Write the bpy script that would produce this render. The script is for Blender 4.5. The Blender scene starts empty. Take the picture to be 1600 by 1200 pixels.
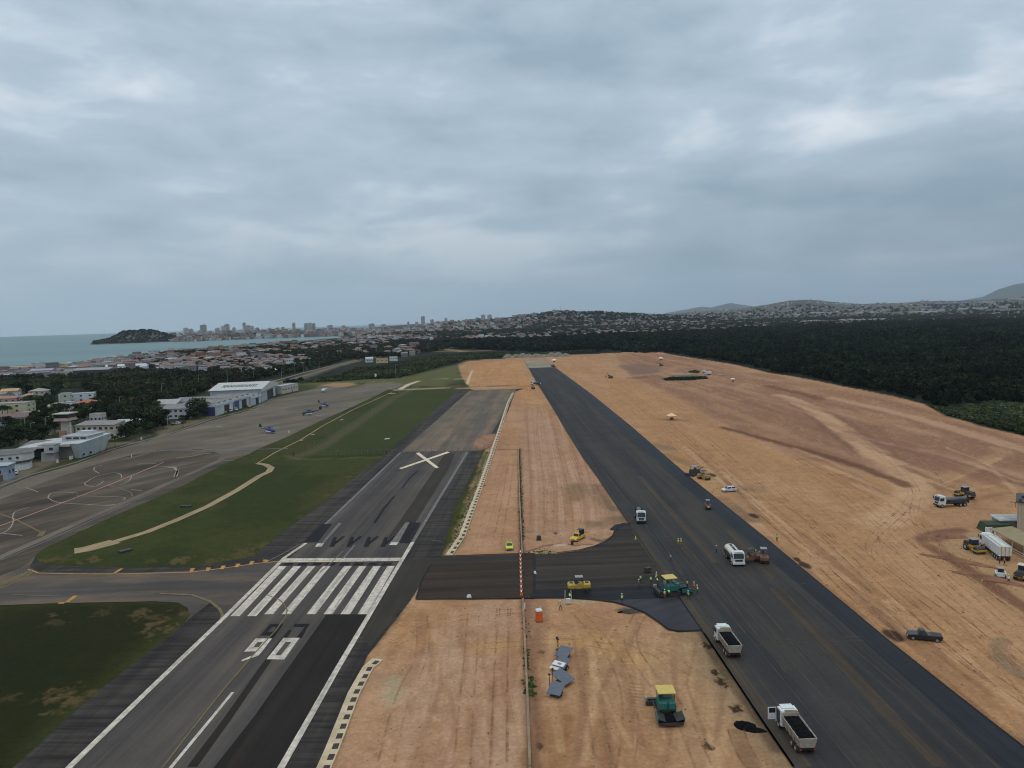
import bpy, math, random
import numpy as np
from mathutils import Vector, Matrix
random.seed(7); RNG = np.random.default_rng(11)
sc = bpy.context.scene; COL = sc.collection
# ---------------------------------------------------------------- camera
CF = 1190.0; H = 56.0
PITCH = math.atan(103/1190); ROLL = math.atan(.031)
_F = Vector((0, math.cos(PITCH), -math.sin(PITCH))); _u = Vector((0, math.sin(PITCH), math.cos(PITCH))); _r = Vector((1, 0, 0))
CR = _r*math.cos(ROLL) - _u*math.sin(ROLL); CU = _r*math.sin(ROLL) + _u*math.cos(ROLL)
cd = bpy.data.cameras.new("camera"); cam = bpy.data.objects.new("camera", cd); COL.objects.link(cam)
m = Matrix.Identity(4)
for i in range(3): m[i][0] = CR[i]; m[i][1] = CU[i]; m[i][2] = -_F[i]
m[2][3] = H
cam.matrix_world = m
cd.sensor_width = 36; cd.lens = 36*CF/1600; cd.clip_start = .5; cd.clip_end = 60000
sc.camera = cam
# ---------------------------------------------------------------- light
SUN_EL, SUN_AZ = math.radians(68), math.radians(200)
w = bpy.data.worlds.new("World"); sc.world = w; w.use_nodes = True
def build_world():
    nt = w.node_tree; N = nt.nodes; L = nt.links; N.clear()
    out = N.new('ShaderNodeOutputWorld'); mx = N.new('ShaderNodeMixShader')
    sky = N.new('ShaderNodeTexSky'); sky.sky_type = 'NISHITA'; sky.sun_disc = False
    sky.sun_elevation = SUN_EL; sky.sun_rotation = SUN_AZ
    b1 = N.new('ShaderNodeBackground'); b1.inputs[1].default_value = .1; L.new(sky.outputs[0], b1.inputs[0])
    b2 = N.new('ShaderNodeBackground'); b2.inputs[1].default_value = 1.0
    tc = N.new('ShaderNodeTexCoord'); sp = N.new('ShaderNodeSeparateXYZ'); L.new(tc.outputs['Generated'], sp.inputs[0])
    def math_(op, a, b=None, c=None, clamp=False):
        n = N.new('ShaderNodeMath'); n.operation = op; n.use_clamp = clamp
        for i, v in enumerate((a, b, c)):
            if v is None: continue
            if isinstance(v, (int, float)): n.inputs[i].default_value = v
            else: L.new(v, n.inputs[i])
        return n.outputs[0]
    z = math_('MAXIMUM', sp.outputs[2], 0.0)
    zz = math_('ADD', z, .17)
    u = math_('DIVIDE', sp.outputs[0], zz); v = math_('DIVIDE', sp.outputs[1], zz)
    cb = N.new('ShaderNodeCombineXYZ'); L.new(u, cb.inputs[0]); L.new(v, cb.inputs[1])
    def noise(scale, det, rough, off, sx=1, sy=1, dist=0.0):
        mp = N.new('ShaderNodeMapping'); mp.inputs['Location'].default_value = off; mp.inputs['Scale'].default_value = (sx, sy, 1)
        L.new(cb.outputs[0], mp.inputs[0])
        n = N.new('ShaderNodeTexNoise'); n.inputs['Scale'].default_value = scale; n.inputs['Detail'].default_value = det
        n.inputs['Roughness'].default_value = rough; n.inputs['Distortion'].default_value = dist
        L.new(mp.outputs[0], n.inputs['Vector']); return n.outputs['Fac']
    n1 = noise(1.05, 5, .50, (3.1, 7.7, 0), .85, 1.1, .3)
    def puff(scale, det, rough, off, fl, dist):
        mp = N.new('ShaderNodeMapping'); mp.inputs['Location'].default_value = off; mp.inputs['Scale'].default_value = (1, 1, fl); L.new(tc.outputs['Generated'], mp.inputs[0])
        n = N.new('ShaderNodeTexNoise'); n.inputs['Scale'].default_value = scale; n.inputs['Detail'].default_value = det; n.inputs['Roughness'].default_value = rough; n.inputs['Distortion'].default_value = dist; L.new(mp.outputs[0], n.inputs['Vector']); return n.outputs['Fac']
    n2 = puff(3.4, 7, .50, (1.3, 4.2, .7), 2.6, .3); n3 = puff(8.5, 6, .52, (7.3, 2.2, 3.7), 2.8, .3)
    s = math_('ADD', math_('ADD', math_('MULTIPLY', n1, .33), math_('MULTIPLY', n2, .43)), math_('MULTIPLY', n3, .24))
    ramp = N.new('ShaderNodeValToRGB'); L.new(s, ramp.inputs[0]); e = ramp.color_ramp.elements
    e[0].position = .375; e[0].color = (.34, .455, .55, 1); e[1].position = .60; e[1].color = (.86, .92, .98, 1)
    k = ramp.color_ramp.elements.new(.50); k.color = (.515, .63, .735, 1)
    # hazy horizon: brighter over the sea on the left, duller inland on the right
    hz = N.new('ShaderNodeMixRGB'); hz.inputs[1].default_value = (.40, .53, .60, 1); hz.inputs[2].default_value = (.105, .175, .235, 1)
    L.new(math_('MULTIPLY_ADD', sp.outputs[0], .95, .46, True), hz.inputs[0])
    f = math_('POWER', math_('MULTIPLY', math_('SUBTRACT', 1.0, math_('MULTIPLY', z, 3.6), None, True), 1.0, None, True), 2.0)
    m2 = N.new('ShaderNodeMixRGB'); L.new(f, m2.inputs[0]); L.new(ramp.outputs[0], m2.inputs[1]); L.new(hz.outputs[0], m2.inputs[2])
    L.new(m2.outputs[0], b2.inputs[0])
    L.new(math_('MULTIPLY_ADD', math_('MAXIMUM', math_('SUBTRACT', sp.outputs[2], .42), 0.0), 1.25, 1.0), b2.inputs[1])    # an overcast sky is brightest overhead
    mx.inputs[0].default_value = .94; L.new(b1.outputs[0], mx.inputs[1]); L.new(b2.outputs[0], mx.inputs[2]); L.new(mx.outputs[0], out.inputs[0])
build_world()
sd = bpy.data.lights.new("sun", 'SUN'); sun = bpy.data.objects.new("sun", sd); COL.objects.link(sun)
sd.energy = 0.5; sd.angle = math.radians(40); sd.color = (1, .95, .88)
sun.rotation_euler = (math.radians(90)-SUN_EL, 0, math.pi-SUN_AZ)
sc.view_settings.view_transform = 'Standard'; sc.view_settings.look = 'None'; sc.view_settings.exposure = 0; sc.view_settings.gamma = 1
sc.render.filter_size = 1.1; sc.cycles.filter_width = 1.1
# ---------------------------------------------------------------- helpers
def ray(px, py): return _F + CR*((px-800)/CF) + CU*((600-py)/CF)
def P(px, py, z=0.0):
    d = ray(px, py); t = (z-H)/d.z
    if d.z >= -1e-4: t = 13500/d.y
    return Vector((d.x*t, d.y*t, z))
def PD(px, py, dist):                     # a point at a given distance along the view, any height
    d = ray(px, py); t = dist/math.hypot(d.x, d.y); return Vector((d.x*t, d.y*t, H+d.z*t))
def tag(o, label=None, cat=None, group=None, kind=None):
    if label: o['label'] = label
    if cat: o['category'] = cat
    if group: o['group'] = group
    if kind: o['kind'] = kind
    return o
def new(name, me, parent=None):
    o = bpy.data.objects.new(name, me); COL.objects.link(o)
    if parent is not None: o.parent = parent
    return o
def empty(name, loc=(0, 0, 0), rz=0.0):
    o = bpy.data.objects.new(name, None); COL.objects.link(o); o.location = loc; o.rotation_euler = (0, 0, rz); o.empty_display_size = .5; return o
def kids(o): return [c for c in bpy.data.objects if c.parent == o]
def copy_tree(o, ch=None):
    c = o.copy(); COL.objects.link(c)
    for k in (ch if ch is not None else kids(o)):
        d = copy_tree(k); d.parent = c
    return c
class MB:
    def __init__(s): s.v = []; s.f = []; s.m = []
    def add(s, vs, fs, mi=0):
        b = len(s.v); s.v += [tuple(v) for v in vs]; s.f += [tuple(i+b for i in f) for f in fs]; s.m += [mi]*len(fs); return s
    def box(s, c, d, rz=0.0, mi=0, top=1.0, topy=None, sh=(0, 0)):
        x, y, z = c; a, b, h = d[0]/2, d[1]/2, d[2]/2; ty = top if topy is None else topy
        ca, sa = math.cos(rz), math.sin(rz); vs = []
        for (k, t, u, oz) in ((-1, 1, 1, 0), (1, top, ty, 1)):
            for sx, sy in ((-1, -1), (1, -1), (1, 1), (-1, 1)):
                lx = sx*a*t+sh[0]*oz; ly = sy*b*u+sh[1]*oz
                vs.append((x+lx*ca-ly*sa, y+lx*sa+ly*ca, z+k*h))
        return s.add(vs, [(3, 2, 1, 0), (4, 5, 6, 7), (0, 1, 5, 4), (1, 2, 6, 5), (2, 3, 7, 6), (3, 0, 4, 7)], mi)
    def cyl(s, p0, p1, r0, r1=None, n=10, mi=0):
        r1 = r0 if r1 is None else r1; p0 = Vector(p0); p1 = Vector(p1); d = (p1-p0).normalized()
        a = d.orthogonal().normalized(); b = d.cross(a); vs = []
        for p, r in ((p0, r0), (p1, r1)):
            for i in range(n):
                t = 2*math.pi*i/n; vs.append(p+a*(r*math.cos(t))+b*(r*math.sin(t)))
        fs = [(i, (i+1) % n, n+(i+1) % n, n+i) for i in range(n)] + [tuple(range(n-1, -1, -1)), tuple(range(n, 2*n))]
        return s.add(vs, fs, mi)
    def prism(s, prof, x0, x1, mi=0, inset=0.0):      # profile of (y,z), extruded along x
        n = len(prof); vs = [(x0, y, z) for y, z in prof] + [(x1, y, z) for y, z in prof]
        return s.add(vs, [tuple(range(n)), tuple(range(2*n-1, n-1, -1))] + [(i, n+i, n+(i+1) % n, (i+1) % n) for i in range(n)], mi)
    def loft(s, rings, mi=0):
        n = len(rings[0]); b = []
        for r in rings: b += list(r)
        fs = [(k*n+i, k*n+(i+1) % n, (k+1)*n+(i+1) % n, (k+1)*n+i) for k in range(len(rings)-1) for i in range(n)]
        fs += [tuple(range(n-1, -1, -1)), tuple(range((len(rings)-1)*n, len(rings)*n))]
        return s.add(b, fs, mi)
    def mesh(s, name, mats):
        me = bpy.data.meshes.new(name); me.from_pydata(s.v, [], s.f)
        for k in (mats if isinstance(mats, (list, tuple)) else [mats]): me.materials.append(k)
        me.polygons.foreach_set('material_index', s.m); me.update(); return me
    def build(s, name, mats, parent=None, smooth=False, bevel=0.0):
        me = s.mesh(name, mats)
        if smooth: me.polygons.foreach_set('use_smooth', [True]*len(me.polygons))
        o = new(name, me, parent)
        if bevel: b = o.modifiers.new('bevel', 'BEVEL'); b.width = bevel; b.segments = 2; b.limit_method = 'ANGLE'
        return o
# ---------------------------------------------------------------- materials
_M = {}
def nodes(name):
    mt = bpy.data.materials.new(name); mt.use_nodes = True; nt = mt.node_tree; return mt, nt, nt.nodes, nt.links, nt.nodes['Principled BSDF']
def mix(N, L, fac, a, b, mode='MIX'):
    n = N.new('ShaderNodeMixRGB'); n.blend_type = mode
    for i, v in enumerate((fac, a, b)):
        if isinstance(v, (int, float)): n.inputs[i].default_value = v
        elif isinstance(v, (tuple, list)): n.inputs[i].default_value = (*v[:3], 1)
        else: L.new(v, n.inputs[i])
    return n.outputs[0]
def nz(N, L, vec, scale, det=4, rough=.55, lo=.35, hi=.65, a=0.0, b=1.0):
    n = N.new('ShaderNodeTexNoise'); n.inputs['Scale'].default_value = scale; n.inputs['Detail'].default_value = det; n.inputs['Roughness'].default_value = rough
    if vec is not None: L.new(vec, n.inputs['Vector'])
    r = N.new('ShaderNodeMapRange'); L.new(n.outputs['Fac'], r.inputs[0])
    for i, v in enumerate((lo, hi, a, b)): r.inputs[i+1].default_value = v
    return r.outputs[0]
def paint(name, c, rough=.6, metal=0.0, var=.12, scale=1.5, dirt=.0, dirtc=(.25, .17, .11)):
    key = (name,)
    if key in _M: return _M[key]
    mt, nt, N, L, b = nodes(name)
    tc = N.new('ShaderNodeTexCoord'); f = nz(N, L, tc.outputs['Object'], scale, 5, .6)
    lo = tuple(x*(1-var) for x in c); hi = tuple(min(1, x*(1+var)) for x in c)
    col = mix(N, L, f, lo, hi)
    if dirt: col = mix(N, L, nz(N, L, tc.outputs['Object'], scale*.8+.9, 6, .7, .42, .68, 0, dirt), col, dirtc)
    L.new(col, b.inputs['Base Color']); b.inputs['Roughness'].default_value = rough; b.inputs['Metallic'].default_value = metal
    _M[key] = mt; return mt
def vcol_mat(name, rough=.85, fine=((.9, .18), (.25, .12)), bump=.15, spec=.06):
    mt, nt, N, L, b = nodes(name)
    at = N.new('ShaderNodeAttribute'); at.attribute_name = 'Col'; tc = N.new('ShaderNodeTexCoord'); col = at.outputs['Color']; h = None
    for sc_, am in fine:
        f = nz(N, L, tc.outputs['Object'], sc_, 6, .65, .3, .7, 1-am, 1+am)
        cb = N.new('ShaderNodeCombineXYZ')
        for i in range(3): L.new(f, cb.inputs[i])
        col = mix(N, L, 1.0, col, cb.outputs[0], 'MULTIPLY'); h = f
    L.new(col, b.inputs['Base Color']); b.inputs['Roughness'].default_value = rough; b.inputs['Specular IOR Level'].default_value = spec
    if bump:
        bp = N.new('ShaderNodeBump'); bp.inputs['Strength'].default_value = bump; bp.inputs['Distance'].default_value = .15; L.new(h, bp.inputs['Height']); L.new(bp.outputs[0], b.inputs['Normal'])
    return mt
def streak(name, base, alt, ang, along=.012, across=.45, amt=1.0, dust=None, dustamt=0.0, cross=0.0, crossc=(.02, .02, .022), rough=.85, fine=.12, spots=0.0, lo=.38, hi=.62):
    """asphalt or soil laid in lanes: noise stretched along the given direction, optional cross-wise stains"""
    mt, nt, N, L, b = nodes(name); tc = N.new('ShaderNodeTexCoord')
    def mp(sa, sx, loc=(0, 0, 0)):
        r = N.new('ShaderNodeMapping'); r.vector_type = 'POINT'; r.inputs['Rotation'].default_value = (0, 0, -ang); L.new(tc.outputs['Object'], r.inputs[0])
        q = N.new('ShaderNodeMapping'); q.inputs['Scale'].default_value = (sa, sx, 1); q.inputs['Location'].default_value = loc; L.new(r.outputs[0], q.inputs[0]); return q.outputs[0]
    a = nz(N, L, mp(along, across), 1, 7, .62, lo, hi, 0, amt)
    col = mix(N, L, a, base, alt)
    a2 = nz(N, L, mp(along*2.2, across*4.2, (7, 3, 0)), 1, 5, .6, .42, .7, 0, .55*amt)
    col = mix(N, L, a2, col, tuple(x*.72 for x in base))
    if dust: col = mix(N, L, nz(N, L, mp(along*1.5, across*.7, (31, 17, 0)), 1, 7, .68, .46, .66, 0, dustamt), col, dust)
    if cross: col = mix(N, L, nz(N, L, mp(.9, .05, (3, 9, 0)), 1, 5, .62, .44, .66, 0, cross), col, crossc)
    big = nz(N, L, tc.outputs['Object'], .06, 5, .6, .3, .7, .86, 1.14)
    f = nz(N, L, tc.outputs['Object'], 1.1, 8, .75, .3, .7, 1-fine, 1+fine)
    for q in (big, f):
        cb = N.new('ShaderNodeCombineXYZ')
        for i in range(3): L.new(q, cb.inputs[i])
        col = mix(N, L, 1.0, col, cb.outputs[0], 'MULTIPLY')
    if spots: col = mix(N, L, nz(N, L, tc.outputs['Object'], .35, 3, .6, .68, .74, 0, spots), col, (.012, .012, .013))
    L.new(col, b.inputs['Base Color']); b.inputs['Roughness'].default_value = rough; b.inputs['Specular IOR Level'].default_value = .08
    bp = N.new('ShaderNodeBump'); bp.inputs['Strength'].default_value = .15; bp.inputs['Distance'].default_value = .05; L.new(f, bp.inputs['Height']); L.new(bp.outputs[0], b.inputs['Normal'])
    return mt
# ---------------------------------------------------------------- numpy noise
_T = RNG.random((512, 512))
def vn(x, y):
    xi = np.floor(x).astype(int); yi = np.floor(y).astype(int); fx = x-xi; fy = y-yi
    fx = fx*fx*(3-2*fx); fy = fy*fy*(3-2*fy)
    g = lambda i, j: _T[i & 511, j & 511]
    return (g(xi, yi)*(1-fx)+g(xi+1, yi)*fx)*(1-fy)+(g(xi, yi+1)*(1-fx)+g(xi+1, yi+1)*fx)*fy
def fbm(x, y, o=5, r=.55):
    s = 0; a = 1; t = 0
    for k in range(o): s = s+a*vn(x*2**k+17.3*k, y*2**k+5.1*k); t += a; a *= r
    return s/t
def sst(v, a, b): t = np.clip((v-a)/(b-a), 0, 1); return t*t*(3-2*t)
def poly_w(pts): return np.array([[P(*p).x, P(*p).y] for p in pts])
def sdist(X, Y, poly, closed=True):      # signed distance, positive inside
    n = len(poly); d = np.full(X.shape, 1e9); ins = np.zeros(X.shape, bool)
    for i in range(n if closed else n-1):
        ax, ay = poly[i]; bx, by = poly[(i+1) % n]; ex, ey = bx-ax, by-ay
        t = np.clip(((X-ax)*ex+(Y-ay)*ey)/(ex*ex+ey*ey+1e-9), 0, 1)
        d = np.minimum(d, np.hypot(X-ax-t*ex, Y-ay-t*ey))
        if closed:
            c = ((ay > Y) != (by > Y)); ins ^= c & (X < (bx-ax)*(Y-ay)/((by-ay) if by != ay else 1e-9)+ax)
    return np.where(ins, d, -d) if closed else d
def inpoly(x, y, poly): return bool(sdist(np.array([x]), np.array([y]), poly)[0] > 0)
def lin(r, g, b): return tuple((c/255/12.92 if c/255 <= .04045 else ((c/255+.055)/1.055)**2.4) for c in (r, g, b))
def to_px(X, Y, Z=0.0):
    v = Vector((X, Y, Z-H)); d = v.dot(_F); return 800+CF*v.dot(CR)/d, 600-CF*v.dot(CU)/d
# ================================================================ ground
K = (.84, .965, 1.12)
def A(r, g, b, k=1.0): return tuple(min(.95, c/q*k) for c, q in zip(lin(r, g, b), K))
dn = (P(1385, 1000)-P(1070, 740)); ANG_N = math.atan2(-dn.y, -dn.x)       # direction of the new runway
do = (P(730, 707)-P(612, 900)); ANG_O = math.atan2(do.y, do.x)            # direction of the old one
SOIL = [(715, 569), (735, 563.5), (790, 560), (850, 556), (930, 553), (1000, 549), (1030, 550), (1060, 556), (1100, 562), (1150, 570), (1200, 582), (1250, 590), (1300, 600), (1350, 610), (1400, 620), (1445, 632), (1480, 650), (1530, 665), (1600, 682), (1720, 712), (2600, 900), (2600, 1900), (300, 1900), (300, 1500), (502, 1200), (575, 1025), (640, 937), (672, 885), (697, 868), (712, 835), (722, 800), (738, 760), (758, 705), (742, 704), (792, 640), (735, 607), (722, 590)]
GRASS = [(-900, 700), (-300, 640), (0, 628), (120, 640), (250, 620), (330, 598), (440, 592), (470, 598), (560, 592), (620, 592), (660, 583), (700, 573), (722, 569), (735, 607), (800, 640), (775, 705), (700, 868), (640, 940), (560, 1200), (400, 1600), (300, 1900), (-1400, 1900)]
def build_ground():
    az = np.concatenate([np.arange(-180, -44, 4), np.linspace(-42, 42, 1050), np.arange(44, 180, 4)])
    az = np.unique(az); az = np.radians(az)
    dys = np.concatenate([np.arange(760, 100, -1.7), np.arange(100, 24, -1.1), np.arange(24, 5, -1.0)])
    rr = np.concatenate([[2, 20, 45, 65, 78], 56*1190/dys, [14200]])
    R_, Z_ = np.meshgrid(rr, az, indexing='ij'); X = R_*np.sin(Z_); Y = R_*np.cos(Z_)
    nr, nc = X.shape; x = X.ravel(); y = Y.ravel(); n = x.size
    C = np.zeros((n, 3)); C[:] = A(26, 32, 24)
    def blend(mask, c):
        nonlocal C; mk = np.clip(mask, 0, 1)[:, None]; C = C*(1-mk)+np.array(c)*mk
    def rot(a): return x*math.cos(a)+y*math.sin(a), -x*math.sin(a)+y*math.cos(a)
    edge = (fbm(x*.12, y*.12)-.5)*9+(fbm(x*.6+9, y*.6)-.5)*3
    far = x*0+np.hypot(x, y)
    blend(sst(fbm(x*.004, y*.004), .45, .7)*.6, A(40, 44, 34))
    # --- grass
    sg = sdist(x, y, poly_w(GRASS)); mg = sst(sg+edge*.5, -1, 2)
    g1, g2 = rot(ANG_O)
    blend(mg, A(54, 60, 30)); gn = fbm(x*.03, y*.03)
    blend(mg*sst(gn, .45, .62)*.8, A(42, 52, 24)); blend(mg*sst(fbm(x*.05+40, y*.02), .52, .7)*.8, A(62, 62, 36))
    blend(mg*sst(fbm(g1*.01, g2*.12+60), .5, .7)*.45, A(54, 62, 30)); blend(mg*sst(fbm(x*.5, y*.5), .55, .8)*.5, A(34, 44, 24))
    def region(pts, c, soft=6, amt=1.0, nsc=.08):
        pw = poly_w(pts); i = np.nonzero((x > pw[:, 0].min()-soft*3) & (x < pw[:, 0].max()+soft*3) & (y > pw[:, 1].min()-soft*3) & (y < pw[:, 1].max()+soft*3))[0]; X, Y = x[i], y[i]
        s = sdist(X, Y, pw)+(fbm(X*nsc+3, Y*nsc+8)-.5)*soft*1.5; mk = (sst(s, -soft, soft)*amt)[:, None]; C[i] = C[i]*(1-mk)+np.array(c)*mk
    region([(-300, 640), (0, 628), (120, 640), (250, 620), (330, 598), (325, 640), (250, 680), (170, 700), (90, 722), (0, 758), (-300, 860)], A(42, 48, 34), 8, .95)
    region([(0, 745), (60, 722), (110, 712), (165, 697), (200, 690), (235, 680), (180, 697), (90, 722), (0, 762)], A(104, 97, 84), 3, .9)
    region([(240, 672), (300, 655), (330, 645), (345, 650), (250, 680)], A(110, 103, 84), 3, .7)
    region([(470, 600), (560, 594), (640, 588), (700, 572), (722, 569), (724, 590), (690, 604), (640, 603), (560, 598), (500, 604)], A(82, 86, 52), 10, .9)
    region([(500, 602), (520, 598), (548, 598), (560, 601), (540, 605), (505, 606)], A(150, 122, 100), 5, .8)
    region([(610, 618), (700, 611), (722, 612), (668, 664), (612, 700), (540, 712), (470, 712), (500, 690)], A(52, 62, 30), 4, .6)
    region([(0, 945), (100, 943), (270, 940), (292, 955), (200, 1030), (60, 1160), (-200, 1500), (-600, 1500)], A(26, 30, 14), 5, .8, .05)  # corner grass darkened: lens vignetting put into the colour
    # worn earthy patches in the grass
    for (px, py, r, a) in [(83, 960, 2.2, .9), (88, 972, 3, .5), (165, 957, 3, .6), (217, 957, 3, .7), (236, 965, 4, .8), (243, 975, 3.2, .8), (262, 967, 2.5, .7), (290, 957, 2.5, .8), (253, 984, 3.4, .8), (100, 1087, 4, .8), (120, 1093, 4.5, .8), (75, 1090, 2.5, .6), (15, 1092, 2, .5), (75, 874, 3, .6), (98, 873, 3.5, .7), (135, 877, 3.5, .8), (232, 876, 2.6, .7), (270, 878, 2.5, .7), (283, 875, 3, .8), (330, 876, 3, .7), (378, 866, 5, .8), (410, 852, 4, .6), (470, 808, 2.5, .6), (510, 774, 2.5, .5), (522, 756, 2, .5), (543, 745, 2.5, .5), (572, 729, 3, .4)]:
        q = P(px, py); i = np.nonzero((abs(x-q.x) < r*4) & (abs(y-q.y) < r*8))[0]; X, Y = x[i], y[i]; d = np.hypot((X-q.x), (Y-q.y)*.9)+(fbm(X*.9, Y*.9)-.5)*r*2.6
        mk = (sst(-d, -r*.8, -r*.2)*a*.42)[:, None]; C[i] = C[i]*(1-mk)+np.array(A(112, 94, 68) if px % 2 else A(98, 84, 56))*mk
    # --- earthworks
    ss = sdist(x, y, poly_w(SOIL)); ms = sst(ss+edge*.35, -1.2, 1.2)
    S = np.zeros((n, 3)); S[:] = A(150, 119, 93)
    def sb(mask, c, a=1.0):
        nonlocal S; mk = np.clip(mask*a, 0, 1)[:, None]; S = S*(1-mk)+np.array(c)*mk
    u, v = rot(ANG_N)
    sb(sst(fbm(x*.012, y*.012), .42, .62), A(158, 128, 104), .7); sb(sst(fbm(x*.03+20, y*.03), .5, .68), A(140, 104, 74), .6)
    def box_(pw, mg):
        return np.nonzero((x > pw[:, 0].min()-mg) & (x < pw[:, 0].max()+mg) & (y > pw[:, 1].min()-mg) & (y < pw[:, 1].max()+mg))[0]
    def sbi(idx, mask, c, a): mk = np.clip(mask*a, 0, 1)[:, None]; S[idx] = S[idx]*(1-mk)+np.array(c)*mk
    def sreg(pts, c, soft, amt=1.0, nsc=.04):
        pw = poly_w(pts); i = box_(pw, soft*3+2); X, Y = x[i], y[i]
        s = sdist(X, Y, pw)+(fbm(X*nsc+3, Y*nsc+8)-.5)*soft*1.6; sbi(i, sst(s, -soft, soft), c, amt)
    # ochre band right of the new runway, mauve ground farther right
    sreg([(855, 560), (930, 556), (960, 585), (1050, 620), (1150, 680), (1260, 720), (1410, 760), (1430, 775), (1600, 1000), (1600, 1300), (1400, 1100), (1200, 860), (1000, 690)], A(154, 121, 89), 4)
    sreg([(960, 552), (1040, 553), (1200, 585), (1400, 625), (1600, 690), (1900, 800), (1900, 1000), (1600, 790), (1440, 760), (1420, 750), (1260, 715), (1150, 672), (1050, 615), (985, 590)], A(125, 96, 79), 4.5)
    sreg([(1430, 770), (1600, 740), (1700, 900), (1700, 1200), (1600, 960), (1540, 880)], A(150, 120, 92), 7, .8)
    sreg([(735, 570), (815, 560), (850, 640), (800, 612), (722, 600)], A(163, 124, 84), 6, .9)
    sreg([(812, 640), (850, 640), (925, 740), (975, 810), (940, 850), (820, 868), (812, 760)], A(155, 128, 110), 4, .9)
    sreg([(660, 940), (810, 940), (820, 1200), (600, 1300), (540, 1200), (600, 1030)], A(153, 124, 102), 4, .9)
    sreg([(640, 945), (700, 938), (740, 945), (690, 1010), (600, 1035), (585, 1022)], A(148, 112, 72), 3, .85)
    sreg([(735, 938), (808, 938), (808, 990), (740, 985)], A(152, 126, 112), 4, .7)
    sreg([(770, 705), (806, 702), (811, 860), (730, 864), (745, 790)], A(160, 128, 104), 3, .8)
    sreg([(850, 1000), (940, 960), (1090, 1010), (1150, 1100), (1180, 1200), (900, 1200)], A(152, 125, 96), 5, .8)
    # streaks left by graders
    sb(sst(fbm(u*.010, v*.16), .46, .7), A(168, 136, 102), .32); sb(sst(fbm(u*.016+50, v*.28+9), .52, .74), A(128, 97, 72), .20)
    u2, v2 = rot(ANG_N-.09); sb(sst(fbm(u2*.035+5, v2*.7+9), .56, .76)*sst(fbm(x*.02+33, y*.02), .42, .62), A(130, 100, 76), .24); sb(sst(fbm(x*.055+11, y*.03+7), .55, .72), A(170, 142, 116), .35); sb(sst(fbm(x*.08+70, y*.08), .5, .7), A(140, 106, 80), .4); sb(sst(fbm(x*.35, y*.35), .52, .75), A(132, 102, 78), .45)
    sb(sst(fbm(x*.9+7, y*.9), .55, .8), A(170, 142, 116), .35)
    def stroke(pts, wd, c, a=.7, soft=None, brk=.35):
        pw = poly_w(pts); i = box_(pw, wd*2+3); X, Y = x[i], y[i]
        d = sdist(X, Y, pw, False)+(fbm(X*.25+wd, Y*.25)-.5)*wd*.6; soft = soft or wd*.45
        mk = (1-sst(d, wd/2-soft/2, wd/2+soft))*(1-brk+brk*2*(fbm(X*.15, Y*.15+wd)-.2)); sbi(i, mk, c, a)
    dk, lt, mv, rd, gr = A(112, 82, 64), A(176, 148, 118), A(104, 78, 68), A(128, 78, 52), A(104, 98, 84)
    # haul road across the mauve ground and its banks
    stroke([(1215, 618), (1240, 625), (1275, 642), (1310, 668), (1350, 695), (1390, 725), (1420, 748), (1428, 765), (1415, 790), (1380, 815)], 9, A(170, 141, 114), .95, 2.5, .12)
    stroke([(1232, 632), (1265, 650), (1300, 678), (1330, 700)], 2.5, mv, .8); stroke([(1290, 640), (1330, 662), (1380, 698), (1430, 738)], 3, mv, .5)
    stroke([(1130, 668), (1210, 690), (1290, 712), (1350, 732), (1405, 752), (1418, 760)], 4.0, A(98, 70, 56), .95, 1.5, .1); stroke([(1120, 655), (1200, 668), (1260, 690), (1340, 715), (1400, 742)], 5, A(148, 118, 100), .6)
    stroke([(1200, 603), (1240, 612), (1285, 624)], 7, A(100, 70, 58), .9, 2)
    stroke([(1300, 622), (1380, 640), (1440, 655), (1500, 673), (1600, 702), (1800, 760)], 7, A(164, 134, 112), .85, 2.5, .15)
    stroke([(1430, 765), (1480, 745), (1530, 725), (1570, 708), (1560, 700)], 5, A(160, 132, 104), .6); stroke([(1470, 760), (1560, 716)], 2, lt, .5)
    stroke([(1600, 760), (1500, 735), (1400, 690), (1340, 655)], 4, A(118, 88, 76), .45)
    for k in range(26):
        px = 1020+k*23; py = 575+k*7.2+RNG.normal()*8
        stroke([(px-60, py-16), (px, py+RNG.normal()*3), (px+70, py+22)], 1.5+RNG.random()*4, (A(158, 128, 110), A(112, 84, 72), A(126, 92, 76))[k % 3], .5)
    for k in range(16):
        q = 1240+k*24; stroke([(q, 700+(k % 5)*14), (q+60, 722+(k % 5)*15), (q+120, 758+(k % 4)*12)], 1+RNG.random()*2, (lt, dk)[k % 2], .45)
    stroke([(1130, 568), (1075, 560), (1040, 562)], 5, A(120, 84, 74), .6); stroke([(1000, 553), (1060, 565), (1150, 585), (1260, 600)], 6, A(150, 118, 98), .6)
    # banks and pools farther off
    sreg([(965, 572), (1000, 568), (1032, 572), (1030, 582), (1000, 586), (985, 584)], A(112, 92, 84), 4, .8); stroke([(975, 590), (1010, 585), (1035, 583), (1062, 573)], 6, A(152, 124, 102), .7)
    sreg([(1034, 592), (1050, 589), (1100, 588), (1104, 592), (1070, 594.5), (1040, 594)], A(40, 56, 30), 1.5, 1); sreg([(1046, 586), (1090, 585), (1092, 589), (1048, 589.5)], A(98, 92, 84), 1.5, .9)
    sreg([(980, 590), (1010, 587), (1014, 590), (995, 592)], A(116, 84, 66), 2, .8); stroke([(1035, 655), (1050, 656), (1070, 657)], 6, A(120, 90, 74), .7)
    # spoil bank round the batching yard on the right
    sreg([(1500, 830), (1520, 826), (1600, 900), (1600, 960), (1560, 930), (1470, 862), (1470, 850)], A(152, 126, 96), 2, .9)
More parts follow.
